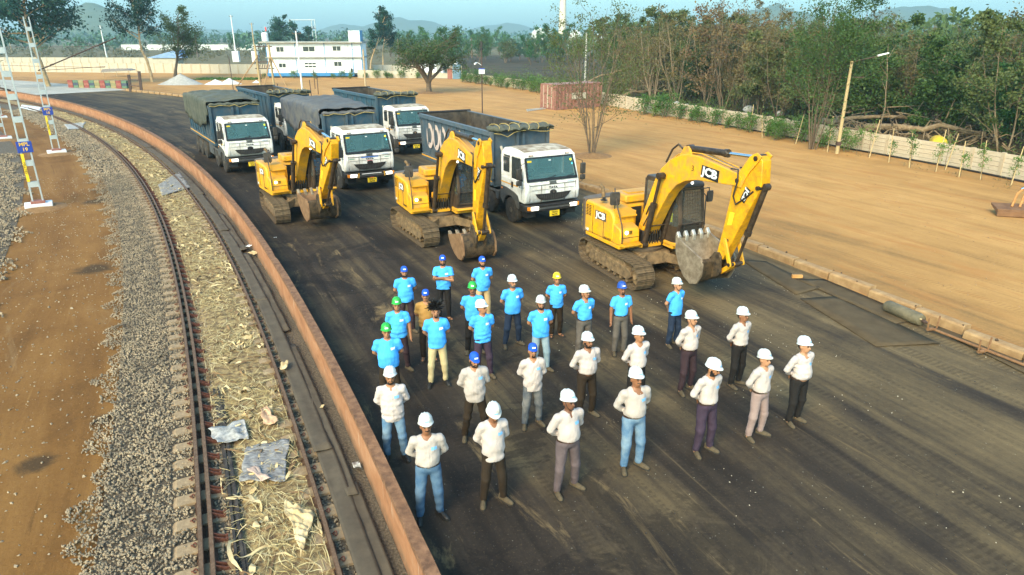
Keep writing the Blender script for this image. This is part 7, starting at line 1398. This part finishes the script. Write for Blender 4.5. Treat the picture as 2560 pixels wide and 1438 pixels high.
# fallen logs and brushwood behind the wall
def log(label,p,q,r,z0=.4,z1=.6,twigs=4,seed=0):
    rr=random.Random(seed); p,q=Vector((*p,z0)),Vector((*q,z1)); n=8; pts=[p.lerp(q,k/n)+Vector((rr.gauss(0,.12),rr.gauss(0,.12),rr.gauss(0,.10)+.25*math.sin(k/n*3))) for k in range(n+1)]
    t=thing('fallen_log',label,'log',(0,0,0)); MB().tube(pts,[r*(1-.55*k/n) for k in range(n+1)],8).build('trunk',mat('dead_wood',(.14,.09,.045),(.26,.18,.10),.9,4,7,.35,.68,.4,.02),t,60)
    for k in range(twigs):
        b=pts[rr.randint(2,n)]; MB().tube([b,b+Vector((rr.gauss(0,.7),rr.gauss(0,.7),rr.uniform(.1,.7))),b+Vector((rr.gauss(0,1.3),rr.gauss(0,1.3),rr.uniform(.2,1.0)))],[r*.3,r*.2,r*.06],5,False).build('limb',MATS['dead_wood'],t,60)
log('thick fallen trunk lying behind the right wall, beside the yellow drum',(24.2,47.8),(30.5,44.6),.26,1.0,.9,5,1); log('fallen trunk with upturned roots behind the right wall',(22.6,51.5),(29.0,50.2),.20,1.0,1.3,6,2); log('long pale fallen branch behind the wall next to the street lamp',(22.2,49.0),(25.8,53.5),.12,.9,1.5,5,3); log('fallen branch in the clearing left of the container, leaning',(8,92),(15,90),.16,.5,3.2,3,4); log('grey fallen log in the clearing behind the container',(12,80),(18,82),.2,.5,.8,4,5)
o=MB()
rb=random.Random(4)
for i in range(150):
    c=Vector((rb.uniform(21.8,31),0,0)); c.y=45.5+(c.x-21.8)*-.25+rb.gauss(2.2,1.7); a=rb.uniform(0,6.28); L=rb.uniform(.6,2.2); o.tube([(c.x,c.y,rb.uniform(.3,1.2)),(c.x+math.cos(a)*L*.5,c.y+math.sin(a)*L*.5,rb.uniform(.4,1.4)),(c.x+math.cos(a)*L,c.y+math.sin(a)*L,rb.uniform(.3,1.5))],[.05,.035,.012],5,False)
tag(o.build('brushwood',MATS['dead_wood'],None,60),'tangled pile of dead branches behind the right wall','brushwood',kind='stuff')
mb=MB(); V=[];Fc=[]
for i in range(41):
    for j in range(13): x=20.5+14*i/40; y0=46.5-(x-20.5)*.85*.6; y=y0+9*j/12-1; V.append((x,y+2,max(-.2,1.0*math.sin(math.pi*i/40)**.6*math.sin(math.pi*j/12)**.8+.12*mnoise.noise(Vector((x,y,0)))-.05)))
for i in range(40):
    for j in range(12): q=i*13+j; Fc.append((q,q+1,q+14,q+13))
tag(obj('earth_bank',np_mesh('earth_bank',V,Fc,True),M_forest),kind='structure')
for i,(px,py,s) in enumerate(((1872,277,.7),(1950,287,.5),(1690,262,.45),(1715,268,.4))):
    x,y=G(px,py,1.0); p=Vector((x,y,0))*1.09; s*=.8; V=MB(); rings=[]
    for j in range(7):
        ph=-math.pi/2+math.pi*j/6; rings.append([(s*math.cos(ph)*math.cos(t_)*(1+.25*mnoise.noise(Vector((math.cos(t_)*2,math.sin(t_)*2,j+i*9)))),s*.8*math.cos(ph)*math.sin(t_)*(1+.25*mnoise.noise(Vector((math.cos(t_)*2,math.sin(t_)*2,j+i*9+40)))),.9+s*.7*math.sin(ph)) for t_ in np.linspace(0,2*math.pi,12,False)])
    o=V.loft(rings).build('boulder',M_heapg,None,60); o.location=(p.x,p.y,-.35); tag(o,('large pale boulder','smaller boulder','boulder near the container','low boulder near the container')[i]+' showing above the right wall','boulder')
# ---- staked saplings and shrubs in front of the right wall
def sapling(seed,h,n,stake=True): return grow(seed,h,.018,1,0,7,.35,.22,.6,1,n,.085,.5,wig=.05,leaf_from=.5)
sp=[sapling(90+i,h,n) for i,(h,n) in enumerate(((1.5,240),(1.9,300),(1.2,200),(2.1,160)))]; sbm=[grow(95+i,h,.03,5,.35,4,.1,.45,.7,1,n,.095,.6,leaf_from=.05) for i,(h,n) in enumerate(((1.15,900),(1.4,1100),(.9,600)))]
Zl=[(140,965,2),(340,990,1),(440,1035,1),(540,1050,4),(680,1080,1),(805,1100,1),(930,1140,1),(1140,1160,0),(1230,1180,1),(1385,1215,1),(1545,1258,1),(1730,1288,1),(1800,1272,1),(1915,1328,1),(2075,1350,1),(2290,1392,1)]
ordn=['first','second','third','fourth','fifth','sixth','seventh','eighth','ninth','tenth','eleventh','twelfth','thirteenth','fourteenth','fifteenth','sixteenth']
for i,(zx,zy,st) in enumerate(reversed(Zl)):
    x,y=G(1760+zx/2.996,zy/2.996); k=i%4; t=tree_thing('young_tree','staked young tree before the right wall, %s from the right edge'%ordn[i],'sapling',sp[k] if st!=4 else sbm[1],M_stem,L_sap,(x,y,0),i*1.7,fr.uniform(.9,1.1),'staked young trees along the right wall')
    if st==1: ln=fr.uniform(-.02,.16); MB().tube([(.05,0,-.05),(.05+ln*2.2,0,fr.uniform(1.7,2.3))],[.03,.022],6).build('stake',mat('bamboo_stake',(.42,.29,.13),(.52,.38,.19),.8,5),t,50)
NS=[0]; i=0; u=12.5
while u<tot-1:
    q=u
    for a_,b_,L in seg:
        if q<=L: break
        q-=L
    p=a_.lerp(b_,q/L); d=(b_-a_).normalized(); n=Vector((-d.y,d.x,0)); c=p+n*fr.uniform(.8,1.6)
    if c.y>43 and not (66<c.y<76):
        NS[0]+=1; tree_thing('shrub','leafy green shrub before the right wall, '+('between the street lamp and the red container' if c.y<70 else 'beyond the red container'),'shrub',sbm[i%3],M_stem,L_sap,(c.x,c.y,0),i*2.1,fr.uniform(.95,1.6),'shrubs along the right wall')
    u+=fr.uniform(1.2,2.4); i+=1
for i,px in enumerate((660,737,793,835,855,872,913,943,971,978,1003,1040)): 
    x,y=G(px,197 if px<900 else 196); tree_thing('shrub','small shrub in front of the white building, %s from the left'%ordn[i],'shrub',sbm[i%3],M_stem,L_sap,(x,y,0),i,.8+.25*((i*7)%3),'shrubs before the white building')
# grass verge left of the building
o=undergrowth
V,Q=leaf_quads(np.stack([rg.uniform(-52,-42,2500),rg.uniform(116,120,2500),rg.uniform(0,.25,2500)],1),np.random.default_rng(3),.3,.3); tag(obj('grass_verge',np_mesh('grass_verge',V,Q),L_sap),'strip of bright green grass behind the white heaps','grass',kind='stuff')
rw=np.random.default_rng(31); W_=[]
for k in range(2600):
    u=rw.uniform(0,tot*.72); q=u
    for a_,b_,L in seg:
        if q<=L: break
        q-=L
    p=a_.lerp(b_,q/L); d=(b_-a_).normalized(); n=Vector((-d.y,d.x,0)); c=p+n*(.3+abs(rw.normal(0,1.1)))
    if mnoise.noise(Vector((c.x*.6,c.y*.6,7)))>.0: W_.append((c.x,c.y,rw.uniform(0,.14)))
V,Q=leaf_quads(np.array(W_),rw,.14,.25); tag(obj('yard_weeds',np_mesh('yard_weeds',V,Q),L_dry),'dry weeds and litter along the foot of the right wall','weeds',kind='stuff')
# ================================================ hills
M_hill=ground_mat('hill_scrub',[(.2,(.03,.05,.022)),(.42,(.05,.075,.03)),(.62,(.085,.095,.045)),(.85,(.15,.12,.07))],(.04,.07,.03),.1,None,(.2,.18,.12),0)
def hill(px,Y,w_,h,seed,rough=.25):
    x,y=at(px,86,Y); n=46; V=[];Fc=[]
    for i in range(n+1):
        for j in range(n+1):
            u,v=2*i/n-1,2*j/n-1; e=max(0,1-(u*u+v*v)); z=h*e**1.1*(1+rough*mnoise.noise(Vector((u*2.2,v*2.2,seed)))+rough*.4*mnoise.noise(Vector((u*6,v*6,seed))))+h*.02*mnoise.noise(Vector((u*25,v*25,seed)))*(e>0)-1; V.append((x+u*w_,y+v*w_*.8,z))
    for i in range(n):
        for j in range(n): q=i*(n+1)+j; Fc.append((q,q+1,q+n+2,q+n+1))
    tag(obj('hill',np_mesh('hill',V,Fc,True),M_hill),kind='structure')
hill(262,1150,95,50,1); hill(1010,2300,210,52,2); hill(870,2500,160,38,8); hill(1260,2600,190,42,3); hill(1930,1500,130,62,4); hill(2270,1700,190,66,5); hill(500,2700,300,26,6); hill(2600,1800,200,50,7)
# ================================================ haze: a box of pale air round everything below the sky
hz=MB().box(-3600,3600,-250,3400,-3,140).build('haze',None,None,None); hm=bpy.data.materials.new('haze_air'); hm.use_nodes=True; hn=hm.node_tree.nodes; hl=hm.node_tree.links; hn.remove(hn['Principled BSDF']); pvn=hn.new('ShaderNodeVolumePrincipled'); pvn.inputs['Color'].default_value=(.62,.86,.92,1); pvn.inputs['Density'].default_value=.00042; pvn.inputs['Anisotropy'].default_value=.2; hl.new(pvn.outputs[0],hn['Material Output'].inputs['Volume']); hz.data.materials.append(hm); tag(hz,'pale blue haze filling the distance','haze',kind='stuff')
